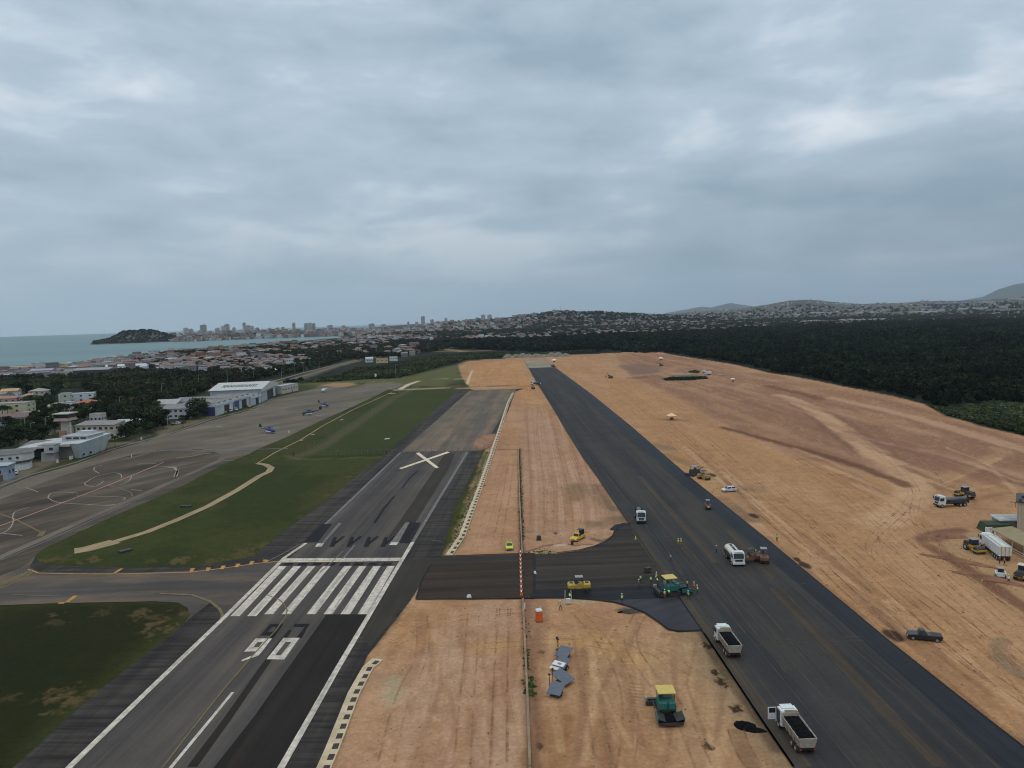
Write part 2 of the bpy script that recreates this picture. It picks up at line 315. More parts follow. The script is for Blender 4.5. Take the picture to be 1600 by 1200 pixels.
    stroke([(1500, 828), (1462, 832), (1440, 840), (1444, 850), (1480, 868), (1530, 900), (1580, 935), (1660, 980)], 2.4, A(108, 78, 64), .95, 1.2, .1)
    stroke([(1500, 828), (1475, 836), (1462, 843)], 3.4, A(112, 84, 70), .9, 1.5, .1); stroke([(1436, 842), (1440, 852), (1480, 874), (1530, 908), (1600, 955)], 1.0, A(92, 64, 54), .7)
    stroke([(1380, 815), (1400, 850), (1450, 900), (1540, 960), (1600, 1000)], 8, A(170, 142, 112), .45, 6); stroke([(1350, 790), (1420, 780), (1500, 790)], 6, A(166, 136, 104), .5)
    for k in range(30):
        o = RNG.normal()*26; px = 1130+k*15; py = 745+k*13.5
        stroke([(px-50+o, py-48), (px+o, py), (px+55+o, py+44)], .5+RNG.random()*1.6, (lt, dk, A(136, 106, 80))[k % 3], .5)
    stroke([(1565, 1000), (1558, 1012), (1562, 1028), (1580, 1045), (1600, 1058)], 2, gr, .6)
    stroke([(1312, 1035), (1360, 1062), (1420, 1090), (1500, 1125), (1600, 1170)], 3, A(96, 82, 70), .6); stroke([(1490, 1115), (1560, 1150), (1610, 1180)], 4, A(84, 76, 68), .6)
    stroke([(1200, 840), (1260, 895), (1340, 965), (1400, 1015), (1500, 1095), (1620, 1190)], 2.5, A(124, 92, 66), .6); stroke([(1130, 780), (1165, 812), (1178, 812)], 4, A(104, 88, 74), .7)
    stroke([(1150, 762), (1170, 765), (1185, 766)], 3.5, gr, .6); stroke([(1040, 710), (1060, 718), (1090, 730)], 4, A(108, 86, 62), .6); stroke([(1025, 695), (1045, 702)], 5, gr, .7)
    for (px, py, r) in [(1396, 993, 1.5), (1258, 883, 1.3), (1245, 874, .8), (868, 833, .6), (1118, 826, 1.2), (960, 795, 1.7), (1112, 742, 1.6), (1178, 806, 1.4)]:
        q = P(px, py); i = box_(np.array([[q.x, q.y]]), r*4+2); X, Y = x[i], y[i]; d = np.hypot(X-q.x, (Y-q.y)*.5)+(fbm(X, Y)-.5)*.8; sbi(i, 1-sst(d, r*.7, r*1.15), A(38, 34, 32), .9)
    # strip between the two runways
    for k in range(22):
        a = 818+k*4.6+RNG.normal()*3; stroke([(a, 640), (a+k*1.0+4, 700), (a+k*2.0+8, 760), (a+k*2.6+6, 800+RNG.random()*40)], .5+RNG.random()*.9, (A(122, 84, 68), A(138, 102, 82), A(170, 144, 124))[k % 3], .36)
    stroke([(885, 762), (905, 757), (925, 770), (950, 790), (965, 800), (975, 812)], 4.5, A(120, 104, 84), .7, 3); sreg([(886, 765), (895, 756), (908, 756), (915, 775), (905, 785), (890, 782)], A(122, 100, 76), 1.5, .8)
    stroke([(945, 755), (966, 770), (975, 795), (990, 820)], 3, A(92, 80, 68), .6); sreg([(925, 756), (942, 757), (958, 790), (948, 796)], A(104, 82, 68), 1, .6)
    stroke([(930, 820), (950, 818), (965, 812)], 6, A(96, 82, 66), .7); stroke([(925, 842), (940, 846), (955, 842)], 1.5, A(60, 50, 42), .8); sreg([(820, 829), (836, 828), (836, 832), (820, 833)], A(104, 98, 96), 1, .7)
    stroke([(824, 862), (850, 853), (875, 850), (900, 852), (925, 850)], .7, A(66, 48, 40), .9); sreg([(840, 862), (862, 858), (872, 862), (860, 872), (838, 872)], A(116, 112, 82), 1.2, .8)
    stroke([(870, 852), (882, 851)], 1.2, A(176, 168, 156), .8); sreg([(868, 934), (900, 936), (940, 940), (925, 943), (880, 942)], A(150, 140, 126), .8, .8)
    sreg([(960, 953), (975, 949), (1000, 952), (1003, 958), (985, 960), (968, 957)], A(70, 62, 54), .8, .9)
    stroke([(600, 1060), (612, 1062)], 4, A(128, 112, 94), .5)
    sreg([(602, 1060), (618, 1055), (628, 1062), (630, 1085), (615, 1105), (600, 1108), (598, 1085)], A(150, 144, 120), 1.2, .7, .3)
    stroke([(770, 1012), (810, 1008), (870, 1000), (930, 1002), (990, 1030)], 4, A(168, 138, 92), .6, 3)
    stroke([(868, 1110), (862, 1150), (865, 1200)], 3, A(132, 96, 66), .55); stroke([(890, 1120), (885, 1160)], 1.4, A(124, 88, 60), .5); stroke([(935, 1130), (945, 1160), (950, 1200)], 1.6, A(126, 92, 66), .5)
    for k in range(20):
        a = 830+k*20+RNG.normal()*8; b = 970+RNG.random()*60; stroke([(a, b), (a+RNG.normal()*14, b+70), (a+RNG.normal()*22, b+190)], .4+RNG.random()*.8, (lt, dk)[k % 2], .4)
    for k in range(8): stroke([(984, 1068+k*5), (1006, 1070+k*5.2)], .35, dk, .5)
    stroke([(1085, 990), (1105, 1010), (1130, 1060), (1160, 1100), (1195, 1140), (1240, 1215)], 4.5, A(112, 102, 82), .75, 4); stroke([(1098, 990), (1120, 1030), (1150, 1075), (1180, 1115), (1215, 1170)], 1.5, A(58, 50, 42), .8)
    for (px, py, r) in [(1117, 1050, .8), (1127, 1067, 1.0), (1150, 1108, 1.1), (1105, 1009, 1.0), (843, 1166, .5), (845, 1019, .6), (1105, 1165, .9)]:
        q = P(px, py); i = box_(np.array([[q.x, q.y]]), r*4+3); X, Y = x[i], y[i]; d = np.hypot(X-q.x, (Y-q.y)*.7)+(fbm(X*1.5, Y*1.5)-.5)*1.8; sbi(i, 1-sst(d, r*.5, r), A(34, 28, 24), .9)
    stroke([(1150, 1145), (1165, 1180), (1200, 1240)], 1.5, A(100, 78, 60), .6)
    stroke([(812, 700), (813, 780), (815, 865)], 1.4, A(96, 74, 60), .8); stroke([(820, 940), (824, 1010), (829, 1090), (832, 1200)], 1.8, A(104, 80, 62), .8)
    stroke([(840, 940), (838, 985), (836, 1020)], 3, A(122, 96, 82), .6); stroke([(690, 604), (735, 605), (800, 603), (850, 604)], 5, A(112, 84, 70), .8, 4)
    for k in range(26):
        a = 640+k*7; b = 945+RNG.random()*200; stroke([(a, b), (a+RNG.normal()*6, b+50), (a+RNG.normal()*10, b+110)], .5+RNG.random()*1.2, (A(166, 140, 120), A(132, 100, 78))[k % 2], .45)
    mk = ms[:, None]; C = C*(1-mk)+S*mk
    def stroke2(pts, wd, c, a=.8, soft=None):
        pw = poly_w(pts); i = box_(pw, wd*2+3); X, Y = x[i], y[i]; d = sdist(X, Y, pw, False)+(fbm(X*.25+wd, Y*.25)-.5)*wd*.4; soft = soft or wd*.3
        mk = ((1-sst(d, wd/2-soft/2, wd/2+soft))*a)[:, None]; C[i] = C[i]*(1-mk)+np.array(c)*mk
    # tracks in the grass beside the fence and far service roads
    stroke2([(458, 717), (500, 700), (560, 660), (615, 622), (660, 600), (700, 580), (730, 562)], 5, A(84, 80, 62), .55, 3)
    stroke2([(445, 712), (470, 718), (600, 714)], 2, A(88, 78, 52), .7); stroke2([(620, 609), (680, 607), (735, 606), (800, 605)], 7, A(150, 138, 118), .85)
    stroke2([(690, 604), (760, 603.5), (850, 602)], 3, A(104, 62, 50), .8); stroke2([(655, 594), (700, 592), (730, 592)], 5, A(150, 140, 120), .8); stroke2([(738, 579), (733, 590), (730, 601)], 2, A(178, 168, 150), .9)
    stroke2([(625, 608), (638, 601), (655, 595)], 4, A(190, 182, 160), .9); stroke2([(410, 608), (470, 590), (520, 573), (560, 562), (600, 556)], 16, A(96, 90, 76), .7)
    stroke2([(690, 549), (760, 548)], 30, A(140, 122, 92), .5); stroke2([(700, 543), (790, 541)], 22, A(98, 98, 66), .7); stroke2([(672, 543), (722, 549)], 18, A(150, 132, 104), .5)
    stroke2([(30, 695), (60, 683), (95, 672)], 4, A(110, 106, 92), .8); stroke2([(175, 693), (235, 690), (260, 678)], 4, A(120, 114, 94), .6)
    # verge between runway and drain
    region([(700, 868), (712, 835), (722, 800), (740, 758), (758, 705), (772, 705), (752, 760), (722, 850), (700, 875)], A(62, 72, 36), .8, .95, .3)
    stroke2([(768, 704), (752, 752), (735, 795), (718, 842), (702, 866)], 1.6, A(150, 142, 122), .8, 1.2)
    stroke2([(742, 704), (765, 672), (785, 645), (800, 612)], 4, A(140, 112, 88), .7)
    col = np.ones((n, 4)); col[:, :3] = C
    me = bpy.data.meshes.new('ground'); co = np.zeros((n, 3)); co[:, 0] = x; co[:, 1] = y
    i = np.arange(nr-1)[:, None]*nc+np.arange(nc)[None, :]; j = np.arange(nr-1)[:, None]*nc+((np.arange(nc)+1) % nc)[None, :]
    q = np.stack([i, j, j+nc, i+nc], -1).reshape(-1, 4)[:, ::-1]
    me.vertices.add(n); me.vertices.foreach_set('co', co.ravel()); me.loops.add(q.size); me.loops.foreach_set('vertex_index', q.ravel().astype(np.int32))
    me.polygons.add(len(q)); me.polygons.foreach_set('loop_start', np.arange(0, q.size, 4, dtype=np.int32)); me.update(calc_edges=True)
    a = me.color_attributes.new('Col', 'FLOAT_COLOR', 'POINT'); a.data.foreach_set('color', col.ravel())
    me.materials.append(vcol_mat('ground_soil_and_grass', .9, ((.35, .12), (1.6, .20)), .35))
    tag(new('ground', me), kind='structure')
build_ground()
# ================================================================ pavements
def densify(pts, step=None):
    return pts
def sheet(name, pts, z, mat, ragged=0.0, world=False, structure=True, sub=6.0):
    w = [Vector(p) for p in pts] if world else [P(*p) for p in pts]
    v = []
    for a, b in zip(w, w[1:]+w[:1]):
        L = (b-a).length; k = max(1, int(L/sub)) if ragged else 1; nrm = Vector((-(b-a).y, (b-a).x, 0)).normalized() if L > 0 else Vector()
        for i in range(k):
            p = a.lerp(b, i/k)
            if ragged and i: p = p+nrm*random.uniform(-ragged, ragged)
            v.append((p.x, p.y, z))
    me = bpy.data.meshes.new(name); me.from_pydata(v, [], [tuple(range(len(v)))]); me.materials.append(mat); me.update()
    if me.polygons[0].normal.z < 0: me.flip_normals()
    o = new(name, me)
    if structure: tag(o, kind='structure')
    return o
asph_apron = streak('apron_concrete', A(107, 103, 95), A(88, 84, 77), ANG_O-.45, .01, .06, 1, A(84, 78, 70), .6, fine=.07)
asph_dark = streak('apron_old_asphalt', A(72, 68, 62), A(96, 89, 79), ANG_O-.45, .012, .10, 1, A(44, 42, 41), .8, fine=.10)
asph_taxi = streak('taxiway_asphalt', A(70, 69, 69), A(82, 80, 79), 0.0, .012, .12, 1, A(112, 98, 82), .75, fine=.08)
asph_old = streak('old_runway_asphalt', A(64, 63, 66), A(76, 75, 75), ANG_O, .006, .30, 1, A(112, 104, 94), .35, fine=.07)
asph_shd = streak('old_runway_shoulder', A(50, 49, 51), A(72, 70, 67), ANG_O, .01, .2, 1, None, 0, .75, A(30, 29, 31), fine=.10)
asph_patch = streak('old_runway_resurfaced', A(35, 34, 34), A(42, 40, 39), ANG_O, .01, .4, 1, A(56, 52, 48), .3, fine=.08)
asph_khaki = streak('old_runway_khaki_lane', A(58, 56, 52), A(52, 50, 47), ANG_O, .01, .4, 1, fine=.08)
asph_far = streak('old_runway_dusty', A(100, 94, 86), A(84, 81, 77), ANG_O, .006, .18, 1, A(128, 112, 95), .6, fine=.07)
asph_new = streak('new_runway_asphalt', A(47, 50, 54), A(60, 61, 63), ANG_N, .005, .22, .75, A(78, 73, 68), .42, fine=.10)
asph_fresh = streak('new_runway_fresh_lane', A(33, 37, 45), A(43, 47, 54), ANG_N, .006, .5, 1, fine=.10, rough=.6)
asph_link = streak('link_asphalt', A(42, 41, 44), A(58, 55, 53), 0.03, .006, .4, 1, A(74, 68, 60), .5, fine=.10)
asph_brown = streak('link_milled_base', A(50, 45, 41), A(62, 55, 48), 0.03, .01, .5, 1, A(38, 35, 33), .55, fine=.13, spots=.4)
asph_hot = streak('hot_asphalt', A(24, 24, 29), A(33, 33, 38), 0.03, .01, .8, 1, fine=.2, rough=.55)
asph_tack = streak('tack_coat', A(48, 50, 58), A(58, 60, 67), .5, .03, .4, 1, A(36, 36, 42), .5, fine=.1, rough=.5)
road_mat = streak('road_asphalt', A(92, 90, 85), A(116, 111, 103), .8, .01, .1, 1)
path_mat = streak('worn_path', A(132, 120, 98), A(158, 144, 120), ANG_O, .05, .4, 1, A(132, 120, 96), .5)
sheet('apron', [(-700, 960), (0, 764), (47, 745), (117, 726), (175, 704), (275, 676), (330, 657), (395, 640), (427, 622), (480, 610), (505, 603), (545, 606), (574, 599), (612, 597), (632, 600), (619, 607), (606, 609), (550, 636), (500, 658), (452, 681), (400, 703), (390, 709), (345, 728), (275, 764), (175, 808), (110, 838), (70, 857), (56, 867), (40, 900), (-500, 1090)], .02, asph_apron, .25, sub=12)
sheet('old_apron_pavement', [(-300, 860), (-40, 797), (60, 757), (150, 726), (205, 711), (262, 704), (335, 706), (352, 712), (338, 722), (265, 757), (190, 788), (110, 822), (20, 862), (-40, 886), (-350, 1000)], .04, asph_dark, .4, sub=10)
sheet('apron_edge_pavement', [(-300, 960), (0, 872), (100, 826), (200, 782), (342, 719), (390, 709), (345, 728), (275, 764), (175, 808), (110, 838), (70, 857), (56, 867), (40, 885), (-300, 1010)], .05, asph_dark, .3, sub=10)
sheet('taxiway', [(-700, 1000), (-100, 940), (0, 905), (44, 880), (56, 872), (62, 880), (75, 884), (212, 887.5), (300, 885.5), (350, 879), (398, 869), (440, 850), (470, 845), (440, 900), (350, 965), (270, 1010), (268, 992), (288, 974), (297, 962), (293, 950), (278, 942), (240, 940), (100, 942.5), (0, 946), (-700, 960)], .07, asph_taxi)
sheet('taxiway_shoulder', [(56, 871), (62, 880), (75, 884), (212, 887.5), (300, 885.5), (350, 879), (398, 869), (440, 850), (445, 862), (400, 880), (345, 888), (300, 892), (200, 896), (60, 894), (46, 886)], .09, asph_shd)
sheet('old_runway_shoulders', [(-260, 1500), (20, 1200), (160, 1075), (245, 1010), (297, 966), (352, 925), (398, 869), (430, 841), (500, 790), (600, 712), (712, 611.5), (820, 607), (805, 612), (798, 632), (778, 680), (756, 706), (732, 752), (712, 790), (692, 860), (675, 880), (650, 925), (640, 940), (574, 1025), (502, 1200), (400, 1500)], .10, asph_shd, .15, sub=15)
sheet('taxiway_mouth', [(250, 897), (345, 890), (400, 882), (447, 876), (354, 964), (340, 950), (320, 938), (290, 930), (240, 928)], .112, asph_taxi)
sheet('dusty_shoulder', [(626, 878), (674, 871), (672, 885), (648, 927), (636, 938), (600, 985), (578, 1012), (566, 990), (600, 925)], .114, asph_khaki, .2, sub=6)
sheet('old_runway', [(-164, 1500), (108, 1200), (353, 963), (478, 850), (625, 708), (733, 611), (808, 607.5), (798, 625), (735, 707), (645, 847), (612, 900), (437, 1200), (263, 1500)], .12, asph_old)
sheet('old_runway_overlay', [(50, 1500), (335, 1200), (400, 1117), (438, 1062), (510, 961), (576, 961), (437, 1200), (263, 1500)], .14, asph_patch)
sheet('old_runway_tyre_band', [(292, 1200), (345, 1130), (400, 1052), (432, 1008), (452, 985), (456, 986), (440, 1010), (410, 1054), (358, 1130), (308, 1200)], .145, asph_patch)
sheet('old_runway_lane', [(606, 842), (664, 757), (696, 708), (712, 708), (700, 735), (634, 842)], .14, asph_khaki)
sheet('old_runway_disused_end', [(628, 706), (733, 611.5), (806, 608), (798, 628), (785, 650), (770, 675), (752, 704.5)], .14, asph_far, .2, sub=20)
sheet('runway_dirt_spill', [(742, 690), (758, 680), (772, 678), (778, 684), (765, 700), (752, 704), (742, 699)], .16, streak('dirt_spill', A(142, 112, 92), A(120, 90, 74), ANG_O, .1, .3), .8, sub=3)
sheet('link_road_base', [(672, 885), (674, 872), (740, 869.5), (815, 867), (836, 866), (836, 935.5), (740, 936.5), (650, 937), (660, 905)], .13, asph_brown, .12, sub=4)
sheet('link_road_strip', [(674, 872), (740, 869.5), (815, 867), (815, 877), (740, 880), (672, 884)], .15, asph_link, .1, sub=4)
sheet('link_road', [(834, 867), (870, 866), (905, 861), (928, 855), (946, 848), (958, 838), (963, 826), (975, 821), (990, 818), (1040, 850), (1140, 935), (1130, 985), (1097, 985), (1060, 987), (1044, 984), (1030, 973), (1008, 958), (985, 948.5), (960, 941.5), (925, 936.5), (885, 934), (834, 935)], .15, asph_link, .1, sub=4)
sheet('fresh_asphalt_mat', [(829, 934), (829, 927), (900, 922), (1000, 917), (1030, 916), (1040, 926), (1036, 935.5), (950, 938), (925, 937), (885, 934.5)], .17, asph_hot, .06, sub=3)
sheet('primed_fillet', [(955, 939.5), (1036, 935.5), (1070, 932), (1082, 950), (1097, 985), (1060, 987), (1044, 984), (1030, 973), (1008, 958), (985, 948.5)], .16, asph_tack, .08, sub=3)
NL = [(819, 563), (837, 595), (862, 635), (887, 677), (910, 714), (932, 744), (953, 775), (975, 807), (1065, 940), (1100, 991), (1197, 1137), (1240, 1200), (1440, 1500)]
NR = [(1990, 1500), (1640, 1202), (1600, 1170), (1480, 1076), (1385, 1000), (1200, 845), (1070, 740), (984, 665), (925, 617), (867, 574), (851, 561.5)]
sheet('new_runway', NL+NR, .19, asph_new, .06, sub=8)
sheet('new_runway_fresh_lane', [(1866, 1500), (1565, 1200), (1470, 1112), (1345, 1000), (1165, 842), (1048, 740), (966, 665), (914, 617), (858, 570), (867, 574), (925, 617), (984, 665), (1070, 740), (1200, 845), (1385, 1000), (1480, 1076), (1600, 1170), (1640, 1202), (1990, 1500)], .205, asph_fresh, .05, sub=10)
sheet('new_runway_granular_end', [(819, 563), (851, 561.5), (867, 574), (826, 575.5)], .22, streak('granular_base', A(140, 132, 112), A(120, 118, 112), ANG_N+1.57, .02, .05, 1), .3, sub=6)
def strip(mb, pts, wd, z, world=False, mi=0):
    w = [Vector(p) for p in pts] if world else [P(*p) for p in pts]; L, R = [], []
    for i, p in enumerate(w):
        t = (w[min(i+1, len(w)-1)]-w[max(i-1, 0)]); t.z = 0; t.normalize(); nn = Vector((-t.y, t.x, 0))*wd/2
        L.append((p.x+nn.x, p.y+nn.y, z)); R.append((p.x-nn.x, p.y-nn.y, z))
    k = len(w); mb.add(L+R, [(i, k+i, k+i+1, i+1) for i in range(k-1)], mi)
def quad(mb, pts, z, mi=0):
    v = [P(*p) for p in pts]; v = [(p.x, p.y, z) for p in v]
    a = sum(v[i][0]*v[(i+1) % len(v)][1]-v[(i+1) % len(v)][0]*v[i][1] for i in range(len(v)))
    mb.add(v if a > 0 else v[::-1], [tuple(range(len(v)))], mi)
def smooth_(pts):
    sm = []; n = len(pts)
    for i in range(n-1):
        p0, p1, p2, p3 = (Vector((*pts[k], 0)) for k in (max(i-1, 0), i, i+1, min(i+2, n-1)))
        for j in range(6): t = j/6; q = .5*((2*p1)+(p2-p0)*t+(2*p0-5*p1+4*p2-p3)*t*t+(3*p1-p0-3*p2+p3)*t**3); sm.append((q.x, q.y))
    return sm+[pts[-1]]
def marks(name, c, wear=.5, under=None, rough=.7, sc_=.5):
    mt, nt, N, L, b = nodes(name); tc = N.new('ShaderNodeTexCoord')
    f = nz(N, L, tc.outputs['Object'], sc_, 8, .75, .42, .70, 0, wear); col = mix(N, L, f, c, under or A(70, 69, 70))
    r_ = N.new('ShaderNodeMapping'); r_.inputs['Rotation'].default_value = (0, 0, -ANG_O); L.new(tc.outputs['Object'], r_.inputs[0]); q_ = N.new('ShaderNodeMapping'); q_.inputs['Scale'].default_value = (.08, 1.1, 1); L.new(r_.outputs[0], q_.inputs[0])
    col = mix(N, L, nz(N, L, q_.outputs[0], 1, 6, .65, .45, .68, 0, wear*.8), col, under or A(92, 90, 88)); L.new(col, b.inputs['Base Color']); b.inputs['Roughness'].default_value = rough; b.inputs['Specular IOR Level'].default_value = .1; return mt
m_white = marks('white_paint', A(196, 194, 188), .6, None, .7, .9); m_fade = marks('faded_white_paint', A(112, 112, 116), .8); m_yel = marks('yellow_paint', A(178, 138, 66), .6)
m_yfade = marks('faded_yellow_paint', A(116, 104, 62), .8); m_black = marks('blackout_paint', A(17, 17, 22), .12); m_red = marks('red_paint', A(176, 128, 126), .4); m_blue = marks('blue_grey_paint', A(98, 108, 122), .7); m_cream = marks('cream_paint', A(212, 204, 184), .35)
def mk_markings():
    mb = MB(); Z = .165
    strip(mb, [(-165, 1500), (109, 1200), (230, 1082), (353, 963.5), (445, 872)], .95, Z); strip(mb, [(445, 872), (478, 849.5)], .9, Z)
    strip(mb, [(262, 1500), (440, 1200), (525, 1050), (612.5, 902), (645, 848)], .95, Z)
    strip(mb, [(50, 1470), (268, 1200), (364, 1083)], .5, Z+.002)
    quad(mb, [(442, 873.5), (630, 872.5), (627, 877.5), (438, 880)], Z+.004)
    bl = [(360, 374.5, 436, 448), (386, 400.5, 459, 470.5), (413, 426.5, 481, 493), (440, 454, 504.5, 516.5), (479, 493, 538, 550), (505.5, 519.5, 561, 572.5), (532, 547, 583.5, 595), (559, 574, 605.5, 617)]
    for i, (a, b, c, d) in enumerate(bl): yb = 964 if i < 2 else 961; quad(mb, [(a, yb), (b, yb), (d, 885.5), (c, 885.5)], Z+.002*(i % 2))
    N_ = lambda p: (340+p[0]/10, 940+p[1]/10)
    o = [(1030, 580), (1285, 580), (1040, 920), (765, 915)]; h = [(1065, 645), (1155, 640), (985, 855), (900, 855)]
    for i in range(4): quad(mb, [N_(o[i]), N_(o[(i+1) % 4]), N_(h[(i+1) % 4]), N_(h[i])], Z+.006)
    o = [(595, 590), (850, 590), (700, 790), (415, 797)]; h = [(620, 650), (710, 645), (650, 725), (560, 730)]
    for i in range(4): quad(mb, [N_(o[i]), N_(o[(i+1) % 4]), N_(h[(i+1) % 4]), N_(h[i])], Z+.006)
    quad(mb, [N_(p) for p in [(608, 790), (705, 783), (630, 868), (560, 855)]], Z+.008); quad(mb, [N_(p) for p in [(560, 850), (625, 866), (500, 905), (400, 945), (368, 945), (392, 918)]], Z+.010)
    quad(mb, [(492.5, 855), (496, 850), (506.5, 849.5), (502.5, 855)], Z); quad(mb, [(608, 852.5), (611, 848), (623, 848), (620, 852.5)], Z)
    tag(mb.build('runway_markings', m_white), kind='structure')
    mb = MB()
    quad(mb, [(623.8, 732.2), (626.6, 733.7), (702.8, 707.6), (699.4, 706)], .166); quad(mb, [(649.6, 708.8), (654.6, 707.5), (686, 731.2), (681, 732.2)], .170)
    tag(mb.build('closed_runway_cross', m_cream), kind='structure')
    mb = MB(); Z = .17
    o = [(820, 360), (1030, 360), (905, 540), (665, 540)]; h = [(850, 410), (925, 405), (870, 480), (780, 490)]
    for i in range(4): quad(mb, [N_(o[i]), N_(o[(i+1) % 4]), N_(h[(i+1) % 4]), N_(h[i])], Z)
    quad(mb, [N_(p) for p in [(810, 540), (905, 540), (870, 585), (795, 582)]], Z); quad(mb, [N_(p) for p in [(1210, 360), (1445, 360), (1405, 410), (1185, 408)]], Z)
    quad(mb, [N_(p) for p in [(1362, 412), (1405, 412), (1315, 582), (1235, 578)]], Z)
    for k in range(4):
        a = 514.5+k*26.6; quad(mb, [(a+7, 840), (a+12, 839.6), (a+8, 855), (a, 855.3)], Z); quad(mb, [(a+20.5, 838.6), (a+25, 839), (a+9, 852), (a+8.2, 848.5)], Z)
    quad(mb, [(641, 817), (658, 817.5), (641, 850), (624, 849)], Z); quad(mb, [(500, 820), (520, 819), (496, 848), (474, 849)], Z)
    for k in range(8): quad(mb, [(446+k*22, 880), (460+k*22, 880), (456+k*22, 884.5), (441+k*22, 884.5)], Z-.004)
    quad(mb, [(470, 842), (660, 838), (656, 844), (463, 848)], Z-.006) if False else None
    strip(mb, [(340, 1200), (364, 1083)], .1, Z) if False else None
    pass
    strip(mb, [(585, 818), (600, 795), (616, 776)], .8, Z); strip(mb, [(628, 764), (640, 748), (653, 736)], .6, Z)
    tag(mb.build('blacked_out_markings', m_black), kind='structure')
    mb = MB(); Z = .164
    strip(mb, [(478, 849.5), (550, 780), (626, 707.5)], .9, Z); strip(mb, [(645, 848), (690, 773), (730, 707)], .9, Z)
    quad(mb, [(502.5, 849.5), (506.5, 849.5), (534, 818), (529, 818)], Z); quad(mb, [(611, 848), (623, 848), (640, 817), (634, 817)], Z+.012); strip(mb, [(536, 874), (546, 862), (554, 853)], .5, Z+.01); strip(mb, [(500, 895), (520, 878), (536, 862)], .3, Z+.012)
    strip(mb, [(418, 878), (440, 867), (465, 853), (478, 848)], .3, Z); strip(mb, [(675, 846), (690, 846.5)], .3, Z); strip(mb, [(310, 907), (350, 911), (390, 920)], .3, .11)
    tag(mb.build('faded_markings', m_fade), kind='structure')
    mb = MB(); Z = .12
    strip(mb, [(44, 890), (60, 896), (120, 897.5), (200, 897.5), (300, 894.5), (345, 889), (400, 881), (445, 877)], .45, Z)
    for q in ([(176, 896.5), (181, 896.5), (193, 889), (188, 889)], [(101, 942), (108, 942), (122, 931.5), (115, 931.5)], [(90, 944), (100, 944), (102, 942), (94, 942)]): quad(mb, q, Z+.005)
    for (a, b) in ((297, 894), (322, 893), (345, 890), (368, 887), (390, 883)): quad(mb, [(a-1, b), (a+4, b), (a+8, b-5.5), (a+1, b-5.5)], Z+.005)
    quad(mb, [(410, 878), (418, 879.5), (420, 876), (412, 875)], Z+.05)
    strip(mb, [(446, 877.5), (540, 876.5), (628, 876)], .25, Z+.05)
    tag(mb.build('yellow_taxi_markings', m_yel), kind='structure')
    mb = MB()
    strip(mb, [(20, 930), (50, 931), (94, 932)], .3, Z); strip(mb, [(250, 928), (300, 930), (328, 940), (343, 952), (348, 962), (345, 971)], .6, Z)
    strip(mb, [(-40, 926), (0, 912), (30, 902), (48, 891)], .5, Z); strip(mb, [(-40, 936), (0, 920), (30, 908), (52, 894)], .5, Z)
    for k in range(14): quad(mb, [(-20+k*5, 928-k*2.4), (-17+k*5, 927-k*2.4), (-14+k*5, 920-k*2.4), (-17+k*5, 921-k*2.4)], Z+.004)
    strip(mb, [(0, 803), (25, 812), (45, 822), (64, 832)], .5, .07); strip(mb, [(62, 838), (68, 830)], 1.5, .07); strip(mb, [(160, 758), (185, 762), (205, 770), (207, 776)], .35, .07)
    strip(mb, [(275, 716), (300, 713), (318, 709), (330, 708)], 2.2, .07); strip(mb, [(300, 709), (325, 705)], 1.2, .07); strip(mb, [(400, 657), (410, 655)], 2, .04); strip(mb, [(435, 643), (448, 640)], 2, .04); strip(mb, [(465, 630), (478, 628)], 2, .04)
    strip(mb, [(180, 1290), (255, 1200), (300, 1141), (355, 1072), (400, 1020), (432, 985), (446, 965), (449, 955), (444, 945), (436, 938), (415, 930)], .26, .176)
    tag(mb.build('faded_yellow_markings', m_yfade), kind='structure')
    mb = MB(); strip(mb, [(-60, 844), (0, 822), (100, 785), (180, 754), (256, 722.5)], .55, .075); tag(mb.build('red_apron_line', m_red), kind='structure')
    mb = MB(); Z = .072
    for pts in ([(0, 835), (14, 827), (21, 815), (20, 808), (24, 800), (45, 793)], [(75, 778), (80, 771), (100, 769), (122, 771)], [(75, 778), (90, 785), (130, 788), (165, 790)], [(132, 755), (150, 745), (175, 739), (188, 741), (190, 747)], [(132, 755), (136, 759), (150, 760), (162, 752)],
                [(170, 759), (190, 757), (203, 750), (205, 744)], [(147, 735), (148, 730), (160, 727)], [(206, 715), (207, 709), (225, 705), (245, 704)], [(147, 735), (155, 740)], [(215, 726), (225, 724), (245, 725)], [(40, 762), (60, 769)], [(120, 775), (190, 777), (192, 782)], [(0, 833), (35, 837)], [(205, 765), (222, 767)], [(240, 730), (270, 729), (276, 732)], [(350, 720), (366, 720)]): strip(mb, smooth_(pts), .36, Z)
    for pts in ([(262, 730), (272, 731), (277, 736), (273, 745)], [(278, 735), (275, 745)], [(165, 790), (180, 789)]): strip(mb, pts, .9, Z+.01)
    for (a, b, c) in ((480, 650, 10), (500, 649.5, 12), (444, 638, 10), (408, 634, 10), (343, 667, 10), (432, 668, 9), (362, 648, 12), (385, 644, 12), (395, 640, 14), (583, 597, 6), (575, 602, 8), (600, 596, 5), (610, 608, 5)): strip(mb, [(a-c/2, b), (a+c/2, b-1)], 1.6, .045)
    tag(mb.build('white_apron_markings', marks('white_apron_paint', A(148, 144, 136), .55)), kind='structure')
    mb = MB(); strip(mb, [(0, 760), (47, 742), (117, 723), (175, 702), (275, 674.5), (330, 655), (395, 638), (427, 622)], 1.6, .05); strip(mb, [(235, 704), (300, 703), (400, 702), (450, 701)], 1.2, .05); strip(mb, [(0, 876), (60, 851), (120, 824), (250, 765)], .4, .07)
    tag(mb.build('blue_apron_line', m_blue), kind='structure')
